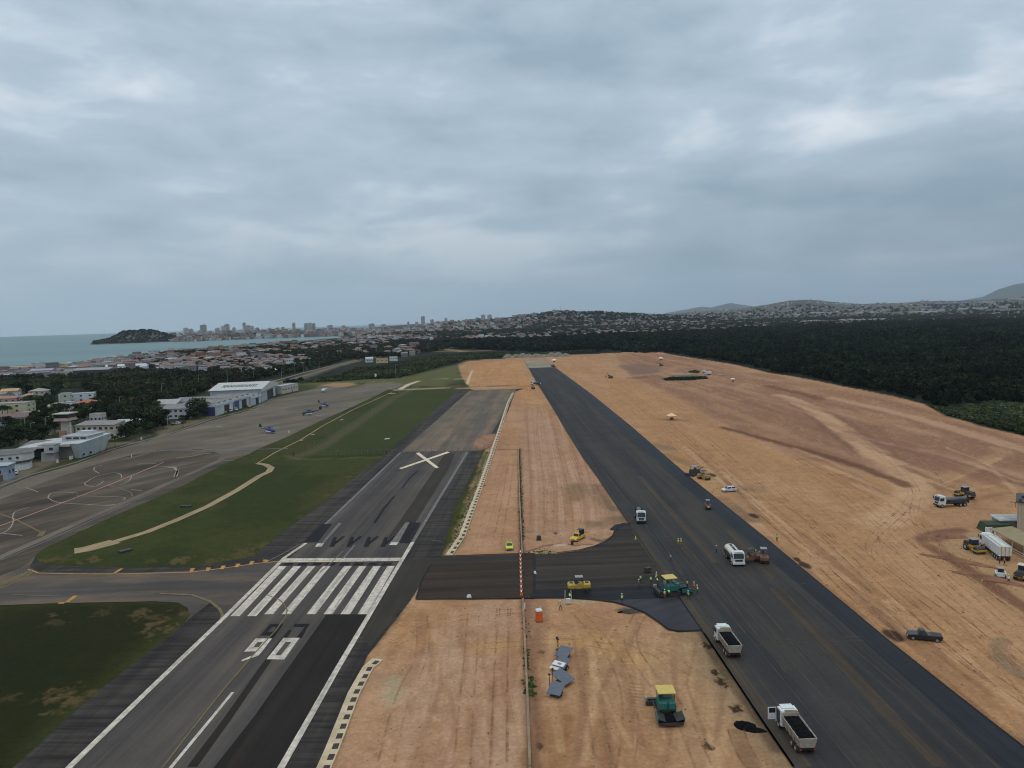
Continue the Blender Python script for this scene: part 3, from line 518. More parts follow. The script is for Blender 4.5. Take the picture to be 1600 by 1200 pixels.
    mb = MB(); strip(mb, [(-40, 890), (0, 871), (60, 845), (120, 818), (200, 783), (300, 739), (345, 719), (350, 712)], 2.6, .06); strip(mb, [(200, 717), (260, 700), (345, 705), (352, 712), (345, 720)], 2.0, .05); strip(mb, [(0, 768), (90, 736), (190, 703), (300, 672), (400, 645)], 2.4, .045)
    tag(mb.build('pale_concrete_strip', asph_apron), kind='structure')
    mb = MB(); strip(mb, [(116, 861), (135, 858), (180, 846)], 5.5, .03); strip(mb, [(180, 846), (230, 831), (275, 813), (325, 791), (372, 765), (405, 744), (420, 737), (424, 731), (415, 726), (402, 724)], 2.6, .034)
    strip(mb, [(402, 724), (430, 707), (470, 687), (505, 665), (550, 641), (612, 613)], .7, .036); strip(mb, [(606, 615), (618, 614.5)], 5, .04)
    for (a, b) in ((471, 688), (489, 679), (534, 656)): strip(mb, [(a-2, b+.8), (a+2, b-.8)], 1.8, .05)
    tag(mb.build('footpath', path_mat), kind='structure')
    mb = MB(); strip(mb, [(330, 622), (395, 604), (440, 592), (480, 581), (520, 571), (560, 562.5), (600, 557)], 5, .06); strip(mb, [(400, 606), (450, 594), (490, 583), (530, 571), (565, 563.5)], 5, .064)
    tag(mb.build('highway', road_mat), kind='structure')
mk_markings()
def edges():
    mb = MB()
    for pts, wd in ((NL[:-1], .26), ([(990, 1500-500), (1002, 1010)], .1), ([(1240, 1200), (1197, 1137), (1100, 991)], .3), (NR[1:], .35), ([(674, 871), (740, 868.5), (815, 866), (836, 866)], .6), ([(650, 937.5), (740, 937), (836, 936)], .3), ([(650, 937), (660, 905), (672, 884)], .3), ([(829, 935), (885, 935), (925, 937.5), (960, 942), (985, 949), (1008, 958.5), (1030, 973.5), (1044, 984.5), (1060, 987.5), (1097, 986)], .45), ([(870, 865), (905, 860.5), (928, 854.5), (946, 847.5), (958, 837.5), (963, 825.5), (975, 820.5), (990, 817.5)], .5), ([(835, 868), (835, 935)], .5)):
        if wd > .15: strip(mb, pts, wd, .222)
    strip(mb, [(958, 829), (966, 822), (980, 819)], 2.0, .224)
    tag(mb.build('asphalt_edge', asph_hot), kind='structure')
    mb = MB(); strip(mb, [(770, 703), (790, 702), (811, 702)], .8, .02); strip(mb, [(811, 703), (813, 780), (815.5, 862)], .7, .02); tag(mb.build('trench', paint('trench_dark', A(56, 44, 38), .95)), kind='structure')
edges()
def seams():
    mb = MB(); r = random.Random(6); n_ = len(NL); NRr = NR[::-1]
    def at(f, py):
        def xi(edge): 
            e = sorted(edge, key=lambda q: q[1]); return float(np.interp(py, [q[1] for q in e], [q[0] for q in e]))
        a, b = xi(NL), xi(NR); return (a+(b-a)*f, py)
    for f in (.12, .24, .36, .47, .58, .70, .80):
        ys = list(range(600, 1201, 40))+[1320]; strip(mb, [at(f+r.uniform(-.002, .002), y) for y in ys], .16, .2)
    for k in range(26):
        f = r.uniform(.05, .78); y0 = r.uniform(600, 1000); y1 = y0+r.uniform(60, 190); d = r.uniform(-.06, .06); strip(mb, [at(f+d*t, y0+(y1-y0)*t) for t in (0, .25, .5, .75, 1)], r.uniform(.12, .35), .202+.0004*k)
    for a, b in (((1183, 1004), (1345, 996)), ((1180, 1010), (1350, 1003)), ((1225, 921), (1258, 913)), ((1180, 936), (1212, 929))): strip(mb, [a, ((a[0]+b[0])/2, (a[1]+b[1])/2-1), b], .3, .216)
    strip(mb, [(1000, 835), (1015, 862), (1027, 885), (1040, 905)], .7, .215); strip(mb, [(985, 822), (1020, 872), (1035, 900)], .4, .217)
    tag(mb.build('runway_seams', marks('dusty_seam', A(72, 68, 62), .95, A(55, 53, 52), .9, .25)), kind='structure')
    mb = MB(); strip(mb, [(990, 830), (1060, 925), (1120, 1005), (1180, 1090), (1260, 1200)], 1.6, .194); strip(mb, [(1210, 920), (1290, 1010), (1400, 1130), (1470, 1200)], 2.2, .1945); strip(mb, [(1140, 830), (1210, 905)], 1.8, .195); strip(mb, [(1000, 745), (1060, 815), (1120, 880)], 1.5, .1955)
    tag(mb.build('dusty_wheel_lane', streak('dusty_lane', A(66, 62, 57), A(78, 72, 65), ANG_N, .006, .8, 1, A(52, 49, 47), .8)), kind='structure')
    mb = MB()
    for k in range(5): a = 1002+k*11; strip(mb, [at(.3, a), at(.45, a-1), at(.6, a-2)], 1.0, .198+.0005*k) if False else None
seams()
def tracks():
    def rut(name, c, seed):
        mt, nt, N, L, b = nodes(name); tc = N.new('ShaderNodeTexCoord'); b.inputs['Base Color'].default_value = (*c, 1); b.inputs['Roughness'].default_value = .95; b.inputs['Specular IOR Level'].default_value = .05
        f = nz(N, L, tc.outputs['Object'], .22, 8, .74, .42, .72, 0, .42); L.new(f, b.inputs['Alpha']); return mt
    ms = [rut('rut_dark', A(108, 80, 60), 1), rut('rut_pale', A(178, 150, 122), 2), rut('rut_red', A(126, 84, 62), 3)]
    mbs = [MB(), MB(), MB()]; r = random.Random(21); cnt = 0
    def pair(pts, k, wd=.42, gap=2.1):
        nonlocal cnt; w = [P(*p) for p in pts]
        sm = []
        for i in range(len(w)-1):
            p0, p1, p2, p3 = w[max(i-1, 0)], w[i], w[i+1], w[min(i+2, len(w)-1)]
            for j in range(6): t = j/6; sm.append(.5*((2*p1)+(p2-p0)*t+(2*p0-5*p1+4*p2-p3)*t*t+(3*p1-p0-3*p2+p3)*t**3))
        sm.append(w[-1]); cnt += 1; z = .006+.0012*cnt
        for s in (-1, 1):
            q = []
            for i, p in enumerate(sm): t = (sm[min(i+1, len(sm)-1)]-sm[max(i-1, 0)]); t.z = 0; t.normalize(); q.append(p+Vector((-t.y, t.x, 0))*gap/2*s)
            strip(mbs[k], q, wd, z, True)
    j = lambda a: r.uniform(-a, a)
    for i in range(13):    # band beside the new runway
        o = r.uniform(0, 300); x0 = 900+i*16; y0 = 575+i*12
        pts = [(x0+t*120+o*.25+j(5), y0+t*(100+j(5))+j(3)-o*.05) for t in range(5)]; pair(pts, i % 3, r.uniform(.25, .5))
    for i in range(9):
        o = r.uniform(0, 160); x0 = 1180+i*18+o*.5; y0 = 700+i*14-o*.2
        pair([(x0+t*75+j(6), y0+t*(62+j(4))) for t in range(5)], (i+1) % 3, r.uniform(.22, .4))
    for k, pts in enumerate([[(1230, 612), (1290, 650), (1350, 692), (1400, 735), (1425, 765), (1405, 800), (1350, 830)], [(1240, 614), (1300, 648), (1365, 695), (1412, 740), (1432, 770), (1430, 810), (1480, 870), (1560, 930), (1640, 985)], [(1440, 770), (1500, 745), (1565, 715), (1560, 700), (1500, 690)], [(1460, 765), (1530, 740), (1600, 715)], [(1420, 790), (1380, 830), (1400, 870), (1470, 930), (1600, 1030)], [(1410, 800), (1360, 850), (1400, 900), (1500, 980), (1620, 1080)], [(1600, 760), (1540, 725), (1480, 700), (1400, 665), (1320, 625)], [(1180, 600), (1280, 628), (1400, 655), (1500, 682), (1610, 712)],
            [(1440, 840), (1400, 850), (1350, 830), (1250, 760)], [(1500, 800), (1430, 800), (1380, 790), (1300, 745), (1200, 690)], [(1060, 610), (1150, 640), (1260, 685), (1350, 720)], [(1360, 760), (1300, 740), (1220, 700), (1120, 655), (1040, 625)], [(1020, 590), (1040, 582), (1062, 573), (1085, 571)], [(1200, 650), (1260, 664), (1310, 690), (1340, 715)], [(1470, 760), (1440, 720), (1390, 690), (1360, 660), (1380, 640)], [(1565, 1000), (1558, 1014), (1565, 1032), (1590, 1052)], [(1571, 1000), (1566, 1014), (1574, 1030), (1600, 1048)],
            [(1330, 1040), (1400, 1085), (1500, 1130), (1610, 1180)], [(850, 990), (900, 975), (960, 985), (1010, 1020), (1060, 1080), (1110, 1160), (1130, 1220)], [(1000, 960), (985, 1000), (1010, 1050), (1060, 1110), (1100, 1200)], [(905, 960), (940, 1000), (975, 1060), (985, 1130), (975, 1210)], [(880, 1000), (960, 1000), (1030, 1020), (1090, 1050)], [(760, 1010), (830, 1005), (900, 1003), (970, 1015)], [(1150, 1140), (1160, 1170), (1190, 1215)], [(870, 1120), (866, 1160), (868, 1210)], [(930, 1110), (938, 1160), (942, 1210)],
            [(860, 640), (880, 700), (900, 760), (915, 800), (905, 840)], [(835, 640), (840, 700), (848, 760), (850, 830)], [(850, 630), (868, 700), (884, 770), (890, 820)], [(868, 640), (895, 710), (925, 770), (940, 800)], [(822, 650), (822, 720), (826, 800)], [(800, 715), (790, 780), (775, 850)], [(785, 720), (770, 780), (745, 855)], [(660, 960), (650, 1020), (630, 1090), (605, 1190)], [(740, 950), (735, 1030), (728, 1110), (722, 1200)], [(785, 950), (783, 1040), (780, 1200)], [(700, 950), (690, 1040), (680, 1120), (665, 1200)], [(610, 1010), (680, 975), (760, 960), (805, 955)], [(740, 575), (780, 585), (815, 592)], [(745, 597), (775, 570), (815, 563)], [(870, 568), (900, 590), (960, 640), (1010, 690)], [(880, 566), (960, 590), (1060, 640), (1150, 690)]]):
        pair(pts, (k*2+1) % 3, r.uniform(.24, .42)); 
        if k % 2: pair([(a+j(8)+4, b+j(3)+3) for a, b in pts], k % 3, r.uniform(.2, .35))
    for k, (m_, n_) in enumerate(zip(ms, ('tyre_tracks', 'pale_tyre_tracks', 'reddish_tyre_tracks'))): tag(mbs[k].build(n_, m_), kind='structure')
tracks()
# drain with square openings along both strips of bare ground
def drain(pts, wd, n, hw, off, name):
    w = [P(*p) for p in pts]; mb = MB(); holes = MB(); Ls = [0]
    for a, b in zip(w, w[1:]): Ls.append(Ls[-1]+(b-a).length)
    def at(s):
        for i in range(len(w)-1):
            if s <= Ls[i+1] or i == len(w)-2: return w[i].lerp(w[i+1], (s-Ls[i])/(Ls[i+1]-Ls[i])), (w[i+1]-w[i]).normalized()
    for i in range(len(w)-1):
        t = (w[i+1]-w[i]).normalized(); c = (w[i]+w[i+1])/2; mb.box((c.x, c.y, .12), ((w[i+1]-w[i]).length+.2, wd, .26+.004*i), math.atan2(t.y, t.x))
    st = Ls[-1]/n
    for k in range(n):
        p, t = at(st*(k+.5)); nn = Vector((t.y, -t.x, 0)); q = p+nn*off; holes.box((q.x, q.y, .25), (st*.52, hw, .06), math.atan2(t.y, t.x))
    o = mb.build(name, paint('drain_concrete', A(176, 164, 140), .85, 0, .2, .4)); tag(o, kind='structure')
    holes.build('drain_opening', paint('drain_dark', A(52, 48, 44), .9), o)
drain([(455, 1320), (520, 1170), (553, 1085), (575, 1045), (590, 1032)], 1.9, 18, .8, .35, 'drainage_channel')
drain([(702, 868), (722, 838), (738, 795), (750, 762), (762, 728), (770, 704)], 1.7, 40, .7, .35, 'drainage_channel')
drain([(770, 704), (782, 668), (794, 630), (802, 614)], 1.7, 50, .8, .3, 'drainage_channel')
mb = MB()
for pts, wd in (([(810, 702), (812, 780), (816, 866)], .35), ([(817, 937), (821, 1020), (825, 1110), (828, 1200), (842, 1500)], .35)):
    w = [P(*p) for p in pts]
    for a, b in zip(w, w[1:]): t = b-a; c = (a+b)/2; mb.box((c.x, c.y, .17), (t.length+.1, wd, .36), math.atan2(t.y, t.x))
tag(mb.build('drainage_kerb', paint('kerb_concrete', A(128, 112, 94), .85, 0, .25, .3)), kind='structure')
# ================================================================ sea, hills
def sea():
    near = [(-900, 610), (-300, 590), (0, 573), (60, 570.5), (100, 568), (200, 557), (300, 545), (400, 537), (480, 532), (530, 528)]
    cove = [(538, 526.5), (520, 525), (470, 526.5), (400, 529.5), (330, 531), (290, 532.5), (262, 534), (170, 537), (150, 536)]
    back = [(150, 531), (260, 527.5), (330, 522.5), (400, 520), (480, 517.5), (560, 513.5)]
    w = [P(*p) for p in near+cove+back]+[Vector((-1800, 14200, 0)), Vector((-16000, 14200, 0)), Vector((-16000, 1200, 0)), Vector((-6000, 900, 0))]
    me = bpy.data.meshes.new('sea'); me.from_pydata([(p.x, p.y, .3) for p in w], [], [tuple(range(len(w)))]); me.update()
    if me.polygons[0].normal.z < 0: me.flip_normals()
    mt, nt, N, L, b = nodes('sea_water'); tc = N.new('ShaderNodeTexCoord'); mp = N.new('ShaderNodeMapping'); mp.inputs['Scale'].default_value = (.0006, .004, 1); L.new(tc.outputs['Object'], mp.inputs[0])
    col = mix(N, L, nz(N, L, mp.outputs[0], 1, 6, .6, .35, .7), (.085, .155, .155), (.125, .205, .195)); L.new(col, b.inputs['Base Color']); b.inputs['Roughness'].default_value = .5; b.inputs['Specular IOR Level'].default_value = .35
    n = N.new('ShaderNodeTexNoise'); n.inputs['Scale'].default_value = .12; n.inputs['Detail'].default_value = 5; L.new(tc.outputs['Object'], n.inputs['Vector']); bp = N.new('ShaderNodeBump'); bp.inputs['Strength'].default_value = .6; bp.inputs['Distance'].default_value = 1.5; L.new(n.outputs['Fac'], bp.inputs['Height']); L.new(bp.outputs[0], b.inputs['Normal'])
    me.materials.append(mt); tag(new('sea', me), kind='structure')
    mb = MB()
    for a, b in zip(near[1:], near[2:]): pass
    strip(mb, [(-300, 591), (0, 574), (60, 571.5), (100, 569)], 25, .35); tag(mb.build('beach', paint('beach_sand', A(176, 170, 156), .9)), kind='structure')
    for (px, py, L_) in ((62, 535.2, 130), (88, 534.4, 110), (75, 538, 60), (95, 536, 60)):
        pass
sea()
RIDGES = []
def ridge(D, Wf, Wb, crest, rough=.12, seed=0):
    xs = np.array([c[0] for c in crest], float); zs = np.array([PD(c[0], c[1], D).z for c in crest])
    def h(x, y):
        d = np.hypot(x, y); v0 = x*CR.x+y*CR.y; v1 = x*_F.x+y*_F.y; px = 800+CF*v0/np.maximum(v1, 1)
        zc = np.interp(px, xs, zs, left=zs[0], right=zs[-1]); n = (fbm(x/D*40+seed, y/D*40+seed, 5)-.5)*rough*2
        t = sst(d, D-Wf, D)*sst(-d, -(D+Wb), -D); return np.maximum(zc, 0)*t*(1+n*(1-.5*t))
    RIDGES.append(h); return h, (xs[0], xs[-1], D-Wf, D+Wb)
def hill_mesh(name, hr, mat, nx=260, nd=60):
    h, (x0, x1, d0, d1) = hr
    px = np.linspace(x0, x1, nx); az = np.array([math.atan2(PD(p, 600, 100).x, PD(p, 600, 100).y) for p in px]); dd = np.linspace(d0, d1, nd)
    Dm, Am = np.meshgrid(dd, az, indexing='ij'); X = Dm*np.sin(Am); Y = Dm*np.cos(Am); Z = h(X, Y)
    Z = Z+(fbm(X*.02, Y*.02)-.5)*5*np.clip(Z/10, 0, 1)-.5
    v = np.stack([X, Y, Z], -1).reshape(-1, 3); fs = [(i*nx+j, i*nx+j+1, (i+1)*nx+j+1, (i+1)*nx+j) for i in range(nd-1) for j in range(nx-1)]
    me = bpy.data.meshes.new(name); me.from_pydata(v.tolist(), [], fs); me.materials.append(mat); me.polygons.foreach_set('use_smooth', [True]*len(me.polygons)); me.update()
    if me.polygons[0].normal.z < 0: me.flip_normals()
    return tag(new(name, me), kind='structure')
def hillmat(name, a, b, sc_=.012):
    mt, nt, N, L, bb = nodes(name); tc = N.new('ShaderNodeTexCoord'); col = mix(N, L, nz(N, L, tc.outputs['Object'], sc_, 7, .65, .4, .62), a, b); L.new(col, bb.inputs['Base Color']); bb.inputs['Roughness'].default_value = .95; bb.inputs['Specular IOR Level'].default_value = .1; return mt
h_isl = ridge(3720, 190, 300, [(146, 536), (158, 532.5), (172, 529), (184, 523), (190, 519.5), (200, 517.5), (212, 518), (222, 516), (236, 516.8), (250, 520), (262, 523.5), (275, 527), (300, 526.5), (340, 525), (380, 522.5), (430, 522), (480, 521), (540, 519), (560, 523)], .10, 3)
h_mid = ridge(4100, 950, 900, [(640, 515), (690, 506), (740, 503), (780, 500), (815, 496), (845, 491), (872, 488), (890, 487), (912, 489), (938, 488), (962, 490), (1000, 492), (1040, 494), (1090, 496), (1150, 499), (1190, 506)], .12, 9)
h_far = ridge(8000, 3600, 2500, [(960, 498), (1000, 493), (1060, 489.5), (1100, 486), (1150, 483.5), (1200, 476), (1230, 470.5), (1262, 468.5), (1300, 472), (1340, 475), (1400, 474), (1440, 471), (1480, 470), (1540, 469), (1600, 464), (1800, 460), (2100, 455)], .10, 21)
h_mtn = ridge(20000, 2500, 2500, [(1040, 489), (1075, 483), (1095, 479), (1112, 480.5), (1125, 477), (1142, 473.5), (1158, 476), (1185, 480), (1210, 479), (1300, 477), (1500, 470), (1535, 464), (1560, 452), (1582, 445), (1605, 441), (1650, 430), (1800, 440)], .05, 33)
hill_mesh('headland_hill', h_isl, hillmat('headland_hazed_green', A(60, 68, 68), A(92, 94, 88)), 420, 30)  # green paled towards blue-grey, distance haze put into the colour
hill_mesh('town_hill', h_mid, hillmat('town_hill_hazed_green', A(46, 54, 50), A(70, 72, 64)), 300, 50)  # green lightened so the base colour carries some distance haze
hill_mesh('inland_hills', h_far, hillmat('inland_hazed_green', A(58, 68, 66), A(88, 88, 80), .004), 300, 60)  # hills faded by colour: a paler grey-green stands in for haze
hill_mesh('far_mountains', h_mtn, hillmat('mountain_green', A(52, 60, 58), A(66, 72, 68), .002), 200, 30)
def gz(x, y): return float(max([float(h(np.array([x]), np.array([y]))[0]) for h in RIDGES]+[0]))
mb = MB()
mb.box((0, 9000, 799), (52000, 52000, 1600)); hz = mb.build('haze', None)
def haze():
    mt = bpy.data.materials.new('haze_air'); mt.use_nodes = True; nt = mt.node_tree; nt.nodes.clear(); o = nt.nodes.new('ShaderNodeOutputMaterial'); v = nt.nodes.new('ShaderNodeVolumePrincipled')
    v.inputs['Color'].default_value = (.80, .90, 1, 1); v.inputs['Density'].default_value = 3.0e-5; nt.links.new(v.outputs[0], o.inputs['Volume'])
    hz.data.materials.clear(); hz.data.materials.append(mt); tag(hz, kind='stuff')
haze()
# ================================================================ trees
def leafmat(name, c, var=.5):
    mt, nt, N, L, b = nodes(name); oi = N.new('ShaderNodeObjectInfo'); tc = N.new('ShaderNodeTexCoord')
    r = N.new('ShaderNodeMapRange'); L.new(oi.outputs['Random'], r.inputs[0]); r.inputs[3].default_value = 1-var; r.inputs[4].default_value = 1+var
    cb = N.new('ShaderNodeCombineXYZ')
    for i in range(3): L.new(r.outputs[0], cb.inputs[i])
    base = mix(N, L, nz(N, L, tc.outputs['Object'], .7, 4), tuple(x*.75 for x in c), tuple(x*1.3 for x in c))
    big = nz(N, L, oi.outputs['Location'], .012, 4, .6, .36, .64, .55, 1.6); cc = N.new('ShaderNodeCombineXYZ')
    for i in range(3): L.new(big, cc.inputs[i])
    L.new(mix(N, L, 1.0, mix(N, L, 1.0, base, cb.outputs[0], 'MULTIPLY'), cc.outputs[0], 'MULTIPLY'), b.inputs['Base Color']); b.inputs['Roughness'].default_value = .8; b.inputs['Specular IOR Level'].default_value = .02
    return mt
LG = [leafmat('foliage_dark', (.014, .022, .011), .3), leafmat('foliage_mid', (.022, .033, .014), .3), leafmat('foliage_light', (.038, .050, .019), .3)]
LD = [leafmat('mangrove_dark', (.006, .010, .006), .35), leafmat('mangrove_mid', (.011, .017, .008), .35), leafmat('mangrove_light', (.021, .029, .012), .35)]
LB = [leafmat('brownish_dark', (.022, .020, .012), .3), leafmat('brownish_mid', (.034, .028, .017), .3), leafmat('brownish_light', (.045, .038, .02), .3)]
LS = [leafmat('scrub_dark', (.026, .036, .016), .3), leafmat('scrub_mid', (.045, .056, .024), .3), leafmat('scrub_light', (.07, .078, .034), .3)]
BARK = paint('bark', (.09, .07, .05), .9, 0, .3, 3)
def leaf_mb(rs, r, h, z0, n, leaf, clumps=11, flat=.75):
    mb = MB(); cs = []
    for k in range(clumps):
        a = rs.uniform(0, 6.283); q = math.sqrt(rs.random())*.72; z = rs.uniform(.12, .85)
        cs.append((math.cos(a)*q*r, math.sin(a)*q*r, z0+z*h*(1-.25*q), r*rs.uniform(.28, .5), rs.choice((0, 0, 1, 1, 1, 2))))
    for i in range(n):
        cx, cy, cz, cr, mi = cs[i % clumps]
        d = Vector((rs.gauss(0, 1), rs.gauss(0, 1), rs.gauss(0, 1)+.25)).normalized(); q = cr*rs.uniform(.65, 1.08)
        p = Vector((cx+d.x*q, cy+d.y*q, cz+d.z*q*flat)); nn = (d+Vector((rs.gauss(0, .5), rs.gauss(0, .5), rs.gauss(0, .5)+.3))).normalized()
        a = nn.orthogonal().normalized(); b = nn.cross(a); t = rs.uniform(0, 3.14); a, b = a*math.cos(t)+b*math.sin(t), b*math.cos(t)-a*math.sin(t); s = leaf*rs.uniform(.55, 1.25)
        m_ = mi if rs.random() < .75 else rs.choice((0, 1, 2))
        mb.add([p-a*s-b*s*.6, p+a*s-b*s*.7, p+a*s*.8+b*s*.7, p-a*s*.7+b*s*.6], [(0, 1, 2, 3)], m_)
    return mb
def trunk_mb(rs, h, r, crown_r, z1):
    mb = MB(); mb.cyl((0, 0, -.3), (rs.uniform(-.2, .2), rs.uniform(-.2, .2), h), r, r*.6, 7)
    for k in range(5):
        a = k*1.257+rs.random(); mb.cyl((0, 0, h*rs.uniform(.6, .95)), (math.cos(a)*crown_r*.55, math.sin(a)*crown_r*.55, h+(z1-h)*rs.uniform(.3, .7)), r*.5, r*.15, 5)
    return mb
def make_tree(seed, r, h, n, leaf, mats, parts=True, name='leafy_tree'):
    rs = random.Random(seed); th = h*.34
    cm = leaf_mb(rs, r, h*.72, h*.26, n, leaf).mesh('crown', mats); tm = trunk_mb(rs, th, .03*h+.08, r, h*.8).mesh('trunk', BARK)
    return tm, cm
TREES = [make_tree(s, r, h, 1100, .42, m_) for s, r, h, m_ in ((1, 4.6, 9, LG), (2, 5.4, 10.5, LG), (3, 3.9, 8, LG), (4, 4.4, 8.5, LB), (5, 6.2, 11.5, LG), (6, 3.4, 10.5, LG))]
TH = [9, 10.5, 8, 8.5, 11.5, 10.5]
def palm():
    tm = MB(); tm.cyl((0, 0, -.2), (.3, .1, 6.5), .2, .14, 7); cm = MB()
    for k in range(15):
        a = k*.82; up = .5+.3*math.sin(k*2.1); pts = []
        for i in range(6):
            t = i/5; pts.append(Vector((.3+math.cos(a)*2.9*t, .1+math.sin(a)*2.9*t, 6.5+up*math.sin(t*2.6)*1.6-t*t*1.5)))
        sd_ = Vector((-math.sin(a), math.cos(a), 0))
        for i in range(5):
            w0, w1 = .12+.5*math.sin(3.14*i/5), .12+.5*math.sin(3.14*(i+1)/5)
            for s in (-1, 1): cm.add([pts[i], pts[i+1], pts[i+1]+sd_*s*w1+Vector((0, 0, -.2)), pts[i]+sd_*s*w0+Vector((0, 0, -.2))], [(0, 1, 2, 3)], k % 3)
    return tm.mesh('trunk', BARK), cm.mesh('crown', LG)
PALM = palm()
def put_tree(kind, x, y, s, rz, label, group, z=0.0):
    tm, cm = PALM if kind == 'palm' else TREES[kind]
    t = empty('palm_tree' if kind == 'palm' else 'leafy_tree', (x, y, z), rz); t.scale = (s, s, s)
    new('trunk', tm, t); new('crown', cm, t); tag(t, label, 'palm tree' if kind == 'palm' else 'tree', group); return t
def scatter(poly_px, sp, seed, jit=.45):
    rs = random.Random(seed); pw = poly_w(poly_px); x0, y0 = pw.min(0); x1, y1 = pw.max(0)
    gx = np.arange(x0, x1, sp); gy = np.arange(y0, y1, sp); X, Y = np.meshgrid(gx, gy); X = X.ravel(); Y = Y.ravel()
    r = np.random.default_rng(seed); X = X+r.uniform(-jit, jit, X.size)*sp; Y = Y+r.uniform(-jit, jit, Y.size)*sp
    k = sdist(X, Y, pw) > 0; return X[k], Y[k]
def field(name, X, Y, Zs, S, protos, seed=0):
    """uncountable growth: crowns instanced on a cloud of points"""
    me = bpy.data.meshes.new(name); n = len(X); v = np.stack([X, Y, Zs], -1); me.vertices.add(n); me.vertices.foreach_set('co', v.ravel().astype(np.float32)); r = np.random.default_rng(seed)
    for nm, val in (('sc', S), ('rz', r.uniform(0, 6.28, n))):
        a = me.attributes.new(nm, 'FLOAT', 'POINT'); a.data.foreach_set('value', np.asarray(val, np.float32))
    c = bpy.data.collections.new(name+'_shapes')
    for p in protos: c.objects.link(bpy.data.objects.new(p.name, p))
    o = new(name, me); md = o.modifiers.new('growth', 'NODES'); ng = bpy.data.node_groups.new(name, 'GeometryNodeTree'); md.node_group = ng
    ng.interface.new_socket('Geometry', in_out='INPUT', socket_type='NodeSocketGeometry'); ng.interface.new_socket('Geometry', in_out='OUTPUT', socket_type='NodeSocketGeometry')
    N = ng.nodes; L = ng.links; gi = N.new('NodeGroupInput'); go = N.new('NodeGroupOutput'); ip = N.new('GeometryNodeInstanceOnPoints'); ci = N.new('GeometryNodeCollectionInfo')
    ci.inputs['Collection'].default_value = c; ci.inputs['Separate Children'].default_value = True; ci.inputs['Reset Children'].default_value = True
    a1 = N.new('GeometryNodeInputNamedAttribute'); a1.data_type = 'FLOAT'; a1.inputs['Name'].default_value = 'sc'
    a2 = N.new('GeometryNodeInputNamedAttribute'); a2.data_type = 'FLOAT'; a2.inputs['Name'].default_value = 'rz'; cb = N.new('ShaderNodeCombineXYZ'); L.new(a2.outputs['Attribute'], cb.inputs[2])
    ri = N.new('FunctionNodeRandomValue'); ri.data_type = 'INT'; ri.inputs['Min'].default_value = 0; ri.inputs['Max'].default_value = len(protos)-1; ri.inputs['Seed'].default_value = seed
    L.new(gi.outputs[0], ip.inputs['Points']); L.new(ci.outputs[0], ip.inputs['Instance']); ip.inputs['Pick Instance'].default_value = True
    out = [s for s in ri.outputs if s.type == 'INT'][0]; L.new(out, ip.inputs['Instance Index']); L.new(a1.outputs['Attribute'], ip.inputs['Scale'])
    if ip.inputs['Rotation'].type == 'ROTATION':
        e = N.new('FunctionNodeEulerToRotation'); L.new(cb.outputs[0], e.inputs[0]); L.new(e.outputs[0], ip.inputs['Rotation'])
    else: L.new(cb.outputs[0], ip.inputs['Rotation'])
    L.new(ip.outputs[0], go.inputs[0]); return tag(o, kind='stuff')
MANG = [leaf_mb(random.Random(50+i), 4.6, 4.6, 1.6, 420, .72, 9, .8).mesh('mangrove_crown', LD) for i in range(6)]
SCRB = [leaf_mb(random.Random(80+i), 1.7, 1.3, .1, 130, .36, 7, .7).mesh('scrub_clump', LS) for i in range(4)]
BELT = [leaf_mb(random.Random(90+i), 4.4, 5, 1.5, 420, .66, 9, .8).mesh('belt_crown', LG if i % 3 else LB) for i in range(5)]
WOOD = [(1010, 552), (1035, 549.5), (1062, 554), (1100, 559.5), (1150, 567), (1200, 579), (1250, 587), (1300, 597), (1350, 607), (1400, 616), (1440, 626), (1470, 638), (1500, 633), (1560, 628), (1620, 634), (1760, 650), (2100, 670), (2100, 520), (1800, 503), (1600, 502), (1500, 504), (1400, 507), (1300, 510), (1200, 514), (1100, 519), (1000, 524), (850, 530), (740, 534), (700, 538), (690, 541), (720, 545), (790, 548), (850, 551), (930, 548)]
